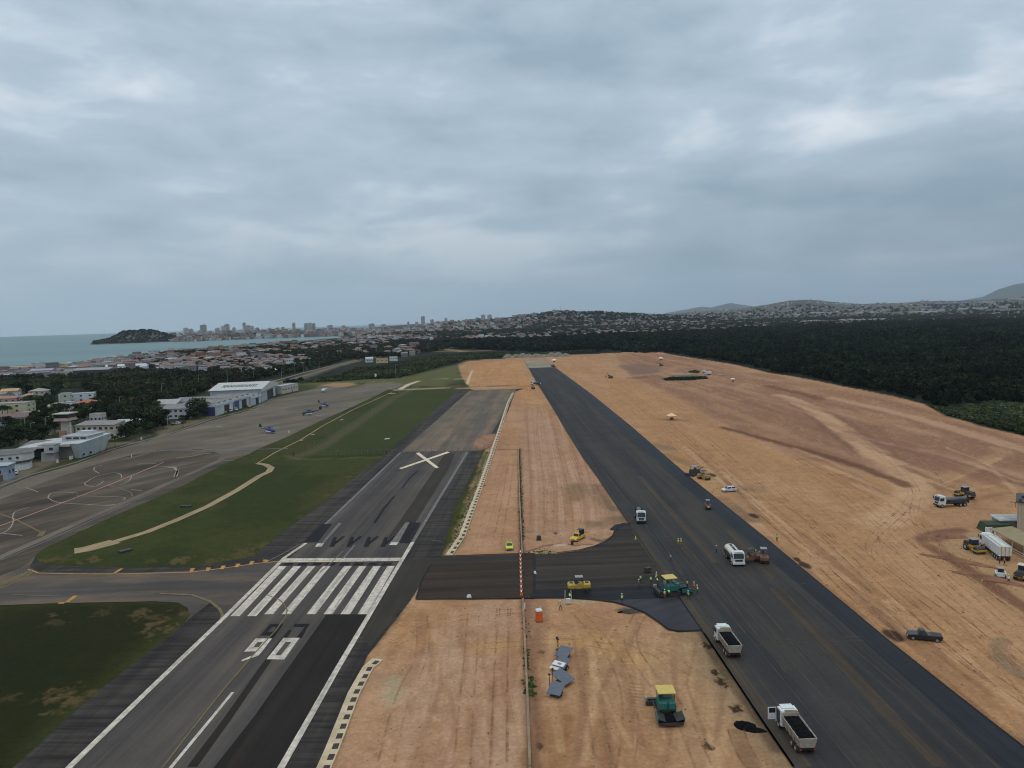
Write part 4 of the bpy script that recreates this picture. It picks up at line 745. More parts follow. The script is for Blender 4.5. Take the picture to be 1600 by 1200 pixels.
def woods():
    X, Y = scatter(WOOD, 8.2, 5, .55); d = np.hypot(X, Y); keep = (d < 1150) | (RNG.random(X.size) < .52); X, Y, d = X[keep], Y[keep], d[keep]
    hgt = fbm(X*.012, Y*.012); S = (.45+1.0*hgt)*np.where(d > 1150, 1.45, 1.0)*RNG.uniform(.65, 1.45, X.size)
    gap = fbm(X*.02+90, Y*.02) > .70; X, Y, S, d = X[~gap], Y[~gap], S[~gap], d[~gap]
    # the nearest trees along the wood's edge stand as trees of their own
    e = sdist(X, Y, poly_w(SOIL), True); near = np.argsort(-e-(900-d)*.02+np.where((e > -14) & (d < 950), -500, 0))[:90]; nm = np.zeros(X.size, bool); nm[near] = True
    field('mangrove_forest', X[~nm], Y[~nm], X[~nm]*0-.3, S[~nm], MANG, 3)
    tms = [trunk_mb(random.Random(i), 3.0, .22, 4, 5).mesh('trunk', BARK) for i in range(3)]
    for i, (a, b, s) in enumerate(zip(X[nm], Y[nm], S[nm])):
        t = empty('mangrove_tree', (a, b, -.3), random.uniform(0, 6)); t.scale = (s, s, s*random.uniform(.9, 1.2)); new('trunk', tms[i % 3], t); new('crown', MANG[i % 6], t)
        tag(t, 'dark mangrove tree on the wood edge beside the mauve earthworks', 'tree', 'mangrove trees along the edge of the earthworks')
    for nm_, poly, sp, sc0 in (('low_scrub', [(1445, 634), (1480, 641), (1500, 636), (1560, 631), (1620, 637), (1900, 655), (2200, 760), (1720, 706), (1600, 679), (1530, 662), (1480, 648)], 2.6, 1.1), ('scrub_belt', [(480, 597), (520, 590), (560, 577), (600, 572), (650, 560), (690, 555), (760, 553), (850, 552), (930, 549), (950, 550), (850, 555), (790, 558), (735, 561), (712, 566), (680, 575), (640, 586), (620, 591), (560, 593), (520, 596)], 4.2, 1.6), ('scrub_field', [(0, 592), (60, 590), (150, 592), (160, 598), (120, 606), (60, 610), (0, 612)], 3.6, 1.0)):
        X, Y = scatter(poly, sp, 8); S = sc0*(.5+fbm(X*.03, Y*.03))*RNG.uniform(.7, 1.3, X.size); field(nm_, X, Y, X*0, S, SCRB, 4)
    for nm_, poly, sp, sc0, keep in (('tree_belt', [(150, 592), (240, 583), (300, 586), (345, 588), (400, 592), (395, 600), (330, 602), (322, 612), (300, 621), (250, 632), (190, 648), (165, 640), (155, 615), (125, 608)], 7.0, 1.0, .9),
                                     ('town_trees', [(0, 590), (100, 590), (240, 575), (245, 585), (150, 594), (0, 592)], 10, .8, .7), ('town_greenery', [(200, 560), (330, 548), (480, 538), (560, 532), (700, 527), (720, 537), (690, 548), (640, 556), (600, 562), (540, 563), (470, 582), (400, 594), (340, 588), (300, 572), (230, 574)], 12, 1.15, .56),
                                     ('city_greenery', [(560, 527), (700, 517), (850, 513), (1000, 507), (1200, 500), (1400, 496), (1700, 492), (1700, 502), (1500, 503), (1300, 508), (1150, 514), (1000, 521), (850, 527), (700, 530)], 19, 1.7, .56)):
        X, Y = scatter(poly, sp, 12); cl = fbm(X*.012+5, Y*.012); k = (RNG.random(X.size) < keep) if keep > .8 else (cl > 1-keep-.06); X, Y = X[k], Y[k]
        S = sc0*RNG.uniform(.7, 1.3, X.size); field(nm_, X, Y, X*0, S, BELT, 5)
    # wooded slopes
    def slope(name, px0, px1, d0, d1, n, s, far=False):
        pxs = RNG.uniform(px0, px1, n); ds = RNG.uniform(d0, d1, n); X = []; Y = []; Z = []
        for p, q in zip(pxs, ds): r = ray(p, 600); k = q/math.hypot(r.x, r.y); X.append(r.x*k); Y.append(r.y*k)
        X = np.array(X); Y = np.array(Y); Z = h_far[0](X, Y) if far else np.maximum(h_isl[0](X, Y), h_mid[0](X, Y)); k = (fbm(X*.0016, Y*.0016) > .40) if far else Z > 2; field(name, X[k], Y[k], Z[k]-1, np.full(k.sum(), s)*RNG.uniform(.7, 1.3, k.sum()), BELT, 6)
    slope('headland_wood', 150, 560, 3535, 3800, 2600, 1.1); slope('hillside_wood', 690, 1190, 3200, 4150, 2600, 1.5); slope('inland_wood', 960, 1700, 4300, 6400, 900, 2.2, True)
woods()
rs = random.Random(4)
# trees one can tell apart round the airport buildings
spots = [(x_, y_, k_, s_) for x_, y_, k_, s_ in [(12, 668, 0, .9), (30, 671, 2, .9), (55, 677, 1, 1), (66, 682, 0, .9), (40, 683, 4, .8), (15, 696, 2, .8), (58, 698, 0, .9), (70, 690, 5, .9), (86, 676, 1, .9), (120, 662, 4, .8), (132, 659, 1, .9), (146, 655, 2, 1), (170, 657, 0, .9), (183, 652, 1, 1), (205, 664, 4, 1), (232, 676, 0, .8), (244, 672, 1, .9), (255, 670, 2, .8), (226, 650, 4, 1), (238, 650, 1, 1), (252, 634, 4, .9), (268, 632, 1, .9), (180, 664, 0, .8), (208, 676, 2, .9), (236, 660, 5, 1), (100, 652, 4, .8), (80, 640, 1, .9), (58, 648, 0, .9), (36, 640, 1, .7), (75, 634, 4, .8), (45, 618, 1, 1), (70, 616, 0, 1), (90, 612, 4, 1), (20, 606, 0, 1.1), (40, 604, 1, 1), (150, 615, 4, 1), (165, 612, 0, 1), (195, 615, 1, 1), (215, 612, 4, 1), (240, 615, 5, 1), (262, 612, 1, 1), (160, 628, 5, 1), (155, 636, 1, .8), (196, 632, 4, 1), (222, 628, 0, 1), (275, 622, 1, .9)]]+[(60, 663, 0, 1.1), (75, 660, 1, 1.0), (88, 664, 2, 1.2), (70, 652, 5, 1.0), (48, 668, 3, .9), (35, 676, 0, 1.0), (20, 682, 1, .9), (8, 690, 2, 1.2), (28, 695, 1, 1.1), (45, 690, 0, .9), (8, 704, 4, .7), (52, 640, 1, 1.1), (62, 634, 0, 1), (46, 633, 2, 1.1), (72, 628, 3, .9), (85, 622, 1, .9), (90, 645, 0, .9), (120, 650, 5, .9), (135, 646, 0, 1.0), (110, 640, 2, .8), (150, 645, 1, .9), (160, 640, 3, 1.1), (165, 650, 0, .9),
         (200, 688, 1, .85), (190, 684, 2, .8), (222, 672, 4, 1.05), (238, 668, 4, 1.1), (252, 662, 0, 1.1), (228, 658, 3, 1.1), (212, 662, 5, 1), (262, 640, 1, 1.0), (246, 644, 3, 1.0), (205, 650, 0, 1), (215, 642, 3, 1.2), (190, 640, 2, 1), (310, 654, 4, 1.15), (318, 651, 1, .95), (302, 656, 2, .85), (290, 660, 0, .6), (180, 630, 1, 1.1), (235, 634, 2, 1.1), (205, 628, 4, 1), (170, 624, 0, 1), (290, 618, 5, 1), (305, 612, 1, 1), (322, 606, 4, .9), (340, 598, 0, 1), (360, 597, 2, 1), (385, 597, 5, .9), (450, 606, 4, .7), (460, 604, 0, .9), (470, 598, 2, .8), (10, 620, 2, 1), (30, 612, 1, .9), (148, 632, 0, .7), (132, 636, 2, .7)]
where = {0: 'behind the control tower', 1: 'near the hangar row', 2: 'by the houses'}
for i, (px, py, k, s) in enumerate(spots):
    q = P(px, py); side = 'among the houses left of the control tower' if px < 100 else ('in the dark belt behind the terminal' if px < 200 else ('beside the hangar row' if px < 330 else 'along the fence beyond the large hangar'))
    look = ('broad dark green tree', 'large round green tree', 'small bushy green tree', 'brownish leafed tree', 'wide spreading dark tree', 'tall narrow dark tree')[k]
    put_tree(k, q.x, q.y, s, rs.uniform(0, 6), look+' '+side, 'trees round the airport buildings')
for i, (px, py, s, l) in enumerate([(163, 700, .8, 'small palm between the white terminal wall and the two storey block'), (180, 699, .75, 'palm on the lawn right of the terminal'), (212, 687, .5, 'short palm on the lawn beside the apron'), (286, 668, .8, 'palm in front of the grey roofed annex'), (6, 660, 1.5, 'tall palm in front of the yellow block'), (13, 655, 1.2, 'smaller palm before the yellow block')]):
    q = P(px, py); put_tree('palm', q.x, q.y, s, i, l, 'palms round the airport buildings')
# ================================================================ buildings
GLS = paint('dark_glass', (.03, .04, .05), .25, 0, .3, .5)
def wallmat(c): return paint('plaster_%d_%d_%d' % tuple(int(v*255) for v in c), c, .85, 0, .10, .35, .22, (.12, .10, .08))
def roofmat(c): return paint('roofing_%d_%d_%d' % tuple(int(v*255) for v in c), c, .85, 0, .18, .5, .3, (.10, .08, .07))
def roof_mb(w, d, h, kind, rh=1.8, ov=.4):
    mb = MB(); a, b = w/2+ov, d/2+ov
    if kind == 'flat':
        mb.box((0, 0, h+.12), (w+.1, d+.1, .24))
        for s in (-1, 1): mb.box((0, s*(d/2-.05), h+.45), (w+.12, .22, .42)); mb.box((s*(w/2-.05), 0, h+.45), (.22, d-.35, .42))
    elif kind == 'gable':
        mb.add([(-a, -b, h), (a, -b, h), (a, b, h), (-a, b, h), (-a, 0, h+rh), (a, 0, h+rh), (-a, -b, h+.18), (a, -b, h+.18), (a, b, h+.18), (-a, b, h+.18)], [(0, 3, 2, 1), (6, 7, 5, 4), (8, 9, 4, 5), (0, 1, 7, 6), (2, 3, 9, 8), (0, 6, 4, 9, 3), (1, 2, 8, 5, 7)])
    elif kind == 'hip':
        r = max(0, a-b)
        if r > 0: mb.add([(-a, -b, h), (a, -b, h), (a, b, h), (-a, b, h), (-r, 0, h+rh), (r, 0, h+rh)], [(0, 3, 2, 1), (0, 1, 5, 4), (1, 2, 5), (2, 3, 4, 5), (3, 0, 4)])
        else: mb.add([(-a, -b, h), (a, -b, h), (a, b, h), (-a, b, h), (0, 0, h+rh)], [(0, 3, 2, 1), (0, 1, 4), (1, 2, 4), (2, 3, 4), (3, 0, 4)])
    elif kind == 'mono':
        mb.add([(-a, -b, h), (a, -b, h), (a, b, h), (-a, b, h), (-a, -b, h+.2), (a, -b, h+.2), (a, b, h+rh), (-a, b, h+rh)], [(3, 2, 1, 0), (4, 5, 6, 7), (0, 1, 5, 4), (1, 2, 6, 5), (2, 3, 7, 6), (3, 0, 4, 7)])
    return mb
def house(name, label, cat, q, w, d, h, rz, wall, roof, kind='hip', rh=1.8, floors=1, nwin=3, door=True, group=None, front=-1):
    t = empty(name, (q.x, q.y, 0), rz); MB().box((0, 0, h/2-.2), (w, d, h+.4)).build('wall', wallmat(wall), t); roof_mb(w, d, h, kind, rh).build('roof', roofmat(roof), t)
    fh = h/floors
    for f in range(floors):
        for i in range(nwin):
            x = -w/2+w*(i+.5)/nwin
            for sd_ in ((front,) if nwin > 4 else (front, -front)): MB().box((x, sd_*d/2, f*fh+fh*.58), (min(1.6, w/nwin*.5), .12, min(1.2, fh*.4))).build('window', GLS, t)
        for y in (-d/4, d/4): MB().box((w/2, y, f*fh+fh*.58), (.12, min(1.5, d*.2), min(1.2, fh*.4))).build('window', GLS, t)
    if door: MB().box((w*.12, front*d/2, 1.05), (1.0, .16, 2.1)).build('door', paint('door_brown', (.12, .08, .05), .6), t)
    tag(t, label, cat, group); return t
bdir = P(395, 640)-P(0, 760); AB = math.atan2(bdir.y, bdir.x)
def off(q, along, back): return Vector((q.x+math.cos(AB)*along-math.sin(AB)*back, q.y+math.sin(AB)*along+math.cos(AB)*back, 0))
WH, CRM, GRY, YEL, TER, DKR = (.56, .57, .55), (.50, .44, .35), (.30, .30, .29), (.52, .42, .22), (.30, .12, .07), (.13, .12, .11)
def airport():
    # terminal: low hall with wide white roof and the slanted white end wall
    q = P(122, 716.5); t = empty('terminal_building', (q.x, q.y, 0), AB)
    def hexa(v, nm, mt): MB().add(v, [(3, 2, 1, 0), (4, 5, 6, 7), (0, 1, 5, 4), (1, 2, 6, 5), (2, 3, 7, 6), (3, 0, 4, 7)]).build(nm, mt, t)
    MB().box((9, 9, 3.2), (16, 14, 6.6)).build('wall', wallmat((.25, .24, .23)), t)
    hexa([(.6, -.2, -.2), (19, -.2, -.2), (19, 1.6, -.2), (.6, 1.6, -.2), (-2.2, -2.6, 8.2), (22, -2.6, 9.4), (22, 1.6, 9.4), (-2.2, 1.6, 8.2)], 'facade', wallmat((.44, .485, .48)))
    hexa([(-2.4, 1.62, 6.9), (22, 1.62, 8.2), (22, 29, 6.0), (-1, 29, 5.0), (-2.4, 1.62, 8.2), (22, 1.62, 9.3), (22, 29, 6.7), (-1, 29, 5.7)], 'roof', roofmat((.46, .45, .43)))
    MB().box((13, 5.5, 9.0), (12, 12, 2.6)).build('upper_storey', wallmat((.42, .43, .43)), t)
    for i in range(3): MB().box((6.9, 1.4+i*3.4, 9.5), (.3, 2.5, .9)).build('window', GLS, t)
    for x in (3, 8): MB().box((x, -.7, 1.6), (.9, .9, 1.0)).build('window', GLS, t)
    MB().box((13.5, 5.5, 10.45), (13, 13, .3)).build('terrace_roof', roofmat((.36, .35, .34)), t); MB().box((16, 5, 11.3), (4, 7, 1.4), top=.9).build('roof_plant_room', wallmat((.46, .46, .46)), t)
    MB().box((15.5, -1.6, .5), (3, .6, .9)).build('planter', paint('brick_red', (.22, .09, .06), .9), t)
    t.scale = (1, 1, .86); tag(t, 'terminal hall with wide pale roof and slanting white end wall beside the apron', 'terminal')
    q = P(106, 697); t = empty('control_tower', (q.x, q.y, 0), AB)
    MB().box((0, 0, 8), (3.6, 3.6, 16.5)).build('shaft', wallmat((.50, .42, .34)), t); MB().box((0, -2.0, 7.5), (1.3, .5, 15)).build('white_rib', wallmat((.60, .58, .54)), t); MB().box((-2.6, .4, 5), (1.6, 3, 10)).build('stair_block', wallmat((.34, .19, .12)), t); MB().box((2.8, .4, 6), (1.8, 3.6, 12)).build('side_block', wallmat((.40, .26, .21)), t)
    MB().box((0, 0, 16.3), (8.2, 8.2, .6)).box((0, 0, 17.1), (7.4, 7.4, 1.2)).build('gallery', wallmat((.46, .32, .26)), t); MB().box((0, 0, 18.8), (6.6, 6.6, 2.6), top=1.15).build('glass_cab', GLS, t); MB().box((0, 0, 20.4), (8.8, 8.8, .55)).build('roof', wallmat((.46, .41, .33)), t)
    [MB().cyl((x_, y_, 20.5), (x_, y_, z_), .08, .05, 5).build('antenna', paint('mast_grey', (.25, .25, .25), .6), t) for x_, y_, z_ in ((1, 1, 25), (-2, 0, 23))]
    t.scale = (.92, .92, .80); tag(t, 'cream and rust coloured control tower with dark glass cab', 'control tower')
    q = P(158, 685); house('airport_office', 'long two storey cream office block behind the terminal, right of the control tower', 'office building', q, 21, 9, 7.5, -.08, CRM, (.24, .22, .20), 'mono', 1.4, 2, 7)
    q = P(155, 677); house('rooftop_annex', 'small pale pink flat box house just above the cream office block', 'building', q, 6.5, 5, 10.5, 0, (.46, .40, .38), (.42, .38, .35), 'flat', 1, 2, 3)
    q = P(194, 670); house('white_annex', 'low white annex at the right end of the cream office block', 'building', q, 9, 7, 4.2, 0, WH, (.45, .44, .42), 'mono', .9, 1, 3)
    q = P(221, 665); house('white_hut', 'small white hut half hidden by dark trees right of the white annex', 'hut', q, 6, 5, 3.2, .2, WH, (.4, .4, .38), 'gable', 1.0, 1, 2)
    q = P(79, 720); t = empty('concrete_block_house', (q.x, q.y, 0), .1); MB().box((0, 0, 2.0), (5.6, 4.5, 4.4), top=.92).build('wall', wallmat((.30, .29, .28)), t); MB().box((1.3, -1.0, 5.5), (4.0, 4.6, 3.2)).build('upper_room', wallmat((.42, .42, .41)), t); MB().box((2.2, -3.35, 5.7), (1.6, .16, 1.2)).build('window', GLS, t); MB().box((0, 0, 7.2), (7, 6, .3)).build('roof', roofmat((.2, .2, .19)), t)
    tag(t, 'grey concrete block house with projecting upper room left of the terminal', 'building')
    q = P(20, 734); t = empty('round_fronted_building', (q.x, q.y, 0), .35); t.scale = (.78, .78, .95)
    for z0, z1, r, nm, c in ((-.2, 3.2, 8.6, 'wall', WH), (4.2, 7.4, 10.0, 'wall', (.54, .53, .50)), (3.1, 4.2, 9.3, 'dark_band', (.10, .09, .09))):
        pr = [(r*1.5*math.cos(a)*.62, -r*.62*math.sin(a)) for a in np.linspace(0, math.pi, 13)]+[(-r*.93, 5), (r*.93, 5)]; n = len(pr)
        MB().add([(x, y, z0) for x, y in pr]+[(x, y, z1) for x, y in pr], [tuple(range(n)), tuple(range(2*n-1, n-1, -1))]+[(i, n+i, n+(i+1) % n, (i+1) % n) for i in range(n)]).build(nm, wallmat(c), t)
    pr = [(10.2*math.cos(a), -6.6*math.sin(a)) for a in np.linspace(0, math.pi, 13)]+[(-10.2, 8), (10.2, 8)]; n = len(pr); MB().add([(x, y, 7.41) for x, y in pr]+[(x*.6, y*.6+1, 8.6) for x, y in pr], [tuple(range(n)), tuple(range(2*n-1, n-1, -1))]+[(i, n+i, n+(i+1) % n, (i+1) % n) for i in range(n)]).build('roof', roofmat((.14, .13, .12)), t)
    for a in (1.15, 1.5, 1.9): MB().box((9.4*math.cos(a), -6.3*math.sin(a), 5.8), (1.3, .5, .8), a+1.57).build('window', GLS, t)
    tag(t, 'white two storey building with rounded front and dark roof left of the block house', 'building')
    q = P(5, 749); house('blue_grey_shed', 'small blue grey shed at the left edge beside the apron', 'shed', q, 6.5, 5, 5.6, .1, (.26, .30, .36), (.36, .39, .42), 'mono', .5, 1, 1)
    q = P(58, 711); house('open_garage', 'dark open garage between the round fronted building and the block house', 'garage', q, 9, 9, 4.6, .05, (.08, .065, .055), (.17, .15, .13), 'mono', 1.6, 1, 2, False)
    # hangars
    q = (P(409, 629)+P(433, 616))/2; AH = math.radians(97); t = empty('large_hangar', (q.x, q.y, 0), AH); Wd, Dp, Hh = 63, 36, 10
    MB().box((0, Dp/2, Hh/2-.2), (Wd, Dp, Hh+.4)).build('wall', wallmat((.36, .39, .41)), t)
    a, b = Wd/2+1, Dp+1.2
    MB().add([(-a, -1.2, Hh), (a, -1.2, Hh), (a, b, Hh), (-a, b, Hh), (0, -1.2, Hh+3.4), (0, b, Hh+3.4)], [(0, 3, 2, 1), (0, 1, 4), (1, 2, 5, 4), (2, 3, 5), (3, 0, 4, 5)]).build('roof', roofmat((.50, .49, .45)), t)
    MB().box((0, -.5, Hh-1.0), (Wd, 1.3, 1.9)).build('fascia', wallmat((.50, .50, .48)), t); MB().box((2, -.08, 3.4), (22, .3, 6.6)).build('doorway', paint('hangar_dark', (.03, .03, .035), .9), t); MB().box((16.5, -.5, 3.4), (8, .4, 6.4)).build('door', wallmat((.50, .48, .44)), t); MB().box((24, -.45, 3.2), (5, .4, 6)).build('door', paint('navy_door', (.03, .04, .12), .6), t)
    try:
        tcu = bpy.data.curves.new('roof_lettering', 'FONT'); tcu.body = 'FENNEGERDARSEY'; tcu.size = 6.2; tcu.align_x = 'CENTER'; tcu.space_character = 1.25; tcu.extrude = .02; tcu.offset = .13; to = bpy.data.objects.new('tmp', tcu); COL.objects.link(to); dg = bpy.context.evaluated_depsgraph_get(); me = bpy.data.meshes.new_from_object(to.evaluated_get(dg)); bpy.data.objects.remove(to)
        me.materials.clear(); me.materials.append(paint('lettering_black', (.03, .03, .03), .7)); lt_ = new('roof_lettering', me, t); sl = math.atan2(3.4, Wd/2+1); wd_ = max(v.co.x for v in me.vertices)-min(v.co.x for v in me.vertices)
        lt_.matrix_local = Matrix.Translation((-21, Dp*.50, Hh+.10+3.4*(a-21)/a)) @ Matrix.Rotation(-sl, 4, 'Y') @ Matrix.Rotation(-math.pi/2, 4, 'Z') @ Matrix.Diagonal((25/wd_, 2.1, 1, 1))
    except Exception as ex: print('text', ex)
    tag(t, 'large pale blue hangar with white roof lettered in black', 'hangar')
    q = P(446, 613); house('end_building', 'low cream building at the far right end of the hangar row', 'building', q, 30, 9, 6, math.radians(80), (.46, .42, .36), (.40, .39, .37), 'flat', 1, 1, 6)
    def hangar(label, px, py, w, d, h, wall, door, left, gables=3, al=0):
        q = off(P(px, py), al, 0); t = empty('hangar', (q.x, q.y, 0), AB); MB().box((0, d/2, h/2-.2), (w, d, h+.4)).build('wall', wallmat(wall), t)
        mb = MB()
        for i in range(gables): x0 = -w/2+w*i/gables; x1 = x0+w/gables; xm = (x0+x1)/2; mb.add([(x0, -.6, h), (x1, -.6, h), (xm, -.6, h+1.7), (x0, d+.5, h), (x1, d+.5, h), (xm, d+.5, h+1.7)], [(0, 1, 2), (5, 4, 3), (0, 2, 5, 3), (2, 1, 4, 5), (1, 0, 3, 4)])
        mb.build('roof', roofmat((.20, .19, .18)), t)
        for i in range(gables*2): MB().box((-w/2+w*(i+.5)/gables/2, d*.5, h+.98), (.9, d*.8, .18), 0).build('skylight', roofmat((.44, .42, .40)), t)
        MB().box((0, -.35, h-.2), (w, .7, 1.6)).build('fascia', wallmat((.55, .57, .58)), t); MB().box((w*.14, -.06, h*.38), (w*.28, .25, h*.72)).build('doorway', paint('hangar_dark', (.03, .03, .035), .9), t)
        MB().box((-w*.34, -.1, h*.38), (w*.28, .3, h*.76)).build('door', wallmat(door), t); MB().box((-w/2-.1, d/2, h*.4), (.3, d*.98, h*.8)).build('side_panel', wallmat(left), t); tag(t, label, 'hangar', 'small hangars beside the apron'); return t
    hangar('white hangar with navy side wall and dark doorway, right of the round tree', 336, 650, 26, 22, 7, WH, (.45, .47, .5), (.04, .055, .15), 3, 14)
    hangar('white hangar with blue doors left of the large hangar', 366, 641, 26, 20, 7.5, (.44, .47, .52), (.06, .08, .20), (.16, .18, .26), 3, 13)
    hangar('pale hangar in the gap before the large hangar', 392, 634, 18, 16, 6, (.48, .52, .54), (.42, .46, .48), (.40, .42, .44), 2, 9)
    q = P(283, 652); house('grey_roofed_annex', 'annex with broad grey roof and white lower wall behind the parking', 'building', q, 16, 16, 6.2, .04, (.46, .47, .50), (.22, .20, .19), 'gable', 2.6, 2, 5); q = P(262, 643); house('pavilion_roofed_building', 'building with pale sweeping roof edge left of the grey roofed annex', 'building', q, 15, 12, 5.5, .1, (.36, .35, .32), (.34, .33, .31), 'mono', 2.4, 1, 4); q = P(308, 638); house('long_grey_shed', 'long shed with dark corrugated roof behind the round tree', 'shed', q, 22, 24, 6, .02, (.36, .36, .36), (.18, .17, .16), 'gable', 2.2, 1, 5)
airport()
for nm, l, px, py, w, d, h, rz, wl, rf, kd, fl, nw in [
    ('yellow_block', 'large pale yellow block with two small windows at the left edge', 20, 652, 24, 13, 9.5, .15, (.50, .44, .28), (.34, .32, .27), 'flat', 3, 2), ('purple_grey_house', 'low grey purple house with brown roof under the yellow block', 24, 663, 20, 9, 4.6, .0, (.26, .25, .31), (.18, .11, .09), 'gable', 1, 4), ('blue_wall_house', 'low house with pale blue wall right of the purple grey house', 36, 662, 8, 8, 5, .2, (.34, .40, .48), (.20, .11, .09), 'gable', 1, 1), ('orange_house', 'orange gabled house with white extension at far left', 18, 622, 13, 11, 6.5, .3, (.50, .32, .18), (.50, .33, .17), 'gable', 2, 2), ('green_roofed_house', 'pale green walled house cut by the left edge', 3, 624, 12, 10, 4.6, 0, (.25, .42, .33), (.30, .18, .13), 'gable', 1, 2),
    ('white_extension', 'small white house right of the orange gabled house', 25, 622, 6, 6, 5, .2, (.55, .58, .60), (.45, .45, .44), 'flat', 1, 1), ('pink_house', 'pink house with terracotta roof right of the orange one', 47, 628, 13, 10, 5, .1, (.44, .28, .24), (.36, .22, .17), 'hip', 1, 3), ('beige_house', 'beige two storey house with dark windows right of the pink one', 63, 624, 13, 10, 7.5, .1, (.42, .38, .30), (.34, .30, .25), 'hip', 2, 3), ('terracotta_bungalow', 'long terracotta roofed bungalow above the yellow block', 10, 630, 20, 9, 4, .1, (.40, .28, .22), (.34, .17, .12), 'gable', 1, 4),
    ('white_villa', 'white flat roofed villa with a raised box behind the trees', 122, 628, 25, 10, 6.5, .35, (.56, .60, .62), (.48, .50, .50), 'flat', 2, 4), ('cream_wing', 'cream green block at the left end of the white villa', 104, 631, 7, 8, 8, .35, (.48, .50, .38), (.42, .42, .36), 'flat', 2, 1), ('red_roofed_house', 'pink house with bright red hipped roof below the white villa', 139, 640, 13, 12, 5.5, .3, (.42, .32, .28), (.42, .10, .05), 'hip', 1, 2), ('ochre_house', 'small ochre walled house left of the red roofed one', 122, 640, 10, 8, 3.6, .2, (.44, .32, .18), (.30, .20, .14), 'gable', 1, 2), ('beige_hip_house', 'wide beige hip roofed house in front of the white villa', 95, 643, 20, 14, 4.5, .1, (.44, .37, .24), (.36, .31, .23), 'hip', 1, 4), ('white_gable_box', 'small white two storey box beside the beige hip roof', 110, 643, 6, 6, 6.5, .2, (.54, .57, .60), (.5, .5, .5), 'flat', 2, 1), ('roadside_wall_house', 'low pale house on the track behind the control tower', 50, 655, 9, 7, 3.4, .3, (.42, .38, .32), (.3, .26, .22), 'gable', 1, 2)]:
    house(nm, l, 'house', P(px, py), w, d, h, rz, wl, rf, kd, 2.0, fl, nw, True)
# warehouses and other large roofs in the coastal town
for nm, l, px, py, w, d, h, rz, wl, rf, kd in [
    ('dark_fronted_warehouse', 'wide warehouse with curved grey roof and dark open front', 150, 587, 42, 30, 8, .12, (.05, .05, .06), (.27, .27, .26), 'gable'), ('long_white_warehouse', 'long low white roofed warehouse right of the dark fronted one', 195, 577, 60, 18, 5, .1, (.4, .4, .38), (.56, .55, .52), 'gable'), ('white_gable_warehouse', 'white gable ended shed at the right end of the long warehouse', 226, 582, 8, 12, 8, .2, (.56, .58, .6), (.48, .5, .5), 'gable'), ('purple_roofed_terrace', 'long lilac grey terrace left of the yellow block in the coastal town', 68, 587, 27, 12, 7, .1, (.42, .40, .48), (.34, .30, .34), 'gable'), ('maroon_terrace', 'dark red terrace left of the lilac one', 38, 583, 24, 12, 7, .08, (.27, .16, .17), (.25, .14, .14), 'gable'), ('yellow_corner_block', 'small bright yellow block between the terrace and the warehouse', 101, 579, 7, 7, 8, .1, (.55, .40, .10), (.4, .38, .34), 'flat'),
    ('white_corner_block', 'white stepped block right of the small yellow one', 112, 584, 18, 10, 6, .2, (.55, .57, .58), (.45, .47, .5), 'flat'), ('white_apartment_slab', 'white three storey slab by the highway among terracotta roofs', 453, 577, 9, 10, 13, .3, (.56, .56, .56), (.5, .5, .5), 'flat'), ('low_white_wall_shed', 'long low pale shed in front of the terracotta roofs', 431, 583, 14, 6, 3, .2, (.5, .48, .42), (.54, .5, .42), 'mono'), ('yellow_house_in_trees', 'ochre three storey house among trees near the bay', 449, 555, 13, 9, 9, .1, (.46, .38, .22), (.36, .33, .28), 'flat'), ('long_beige_shed', 'long beige shed roof among trees left of the highway', 515, 554, 60, 10, 4, .15, (.36, .34, .28), (.38, .36, .30), 'gable'),
    ('white_roadside_house', 'white gabled building beside the highway end', 577, 566, 10, 10, 5, .3, (.5, .52, .52), (.42, .45, .46), 'gable'), ('orange_roadside_building', 'orange two storey building right of the white roadside one', 597, 567, 16, 10, 6, .2, (.50, .40, .26), (.48, .33, .14), 'flat'), ('white_parapet_building', 'white building with dark openings right of the orange one', 615, 564, 11, 8, 6, .2, (.55, .56, .56), (.4, .4, .4), 'flat'), ('blue_warehouse', 'deep blue clad warehouse in the middle distance', 606, 535, 21, 20, 8, 0, (.04, .08, .26), (.36, .40, .46), 'flat'), ('sky_blue_warehouse', 'sky blue warehouse between two deep blue ones', 618, 534.5, 18, 20, 9, 0, (.20, .32, .46), (.42, .52, .62), 'flat'), ('small_blue_warehouse', 'narrower deep blue warehouse at the right end of the blue row', 636, 533.5, 15, 18, 8, 0, (.05, .10, .28), (.34, .40, .48), 'flat'), ('pale_blue_shed', 'low pale blue roofed shed left of the blue row', 576, 535, 38, 20, 5, 0, (.42, .50, .54), (.46, .54, .58), 'gable')]:
    house(nm, l, 'warehouse' if 'house' in nm and 'ware' in nm else 'building', P(px, py), w, d, h, rz, wl, rf, kd, 2.5, 1 if h < 10 else 3, 3, False)
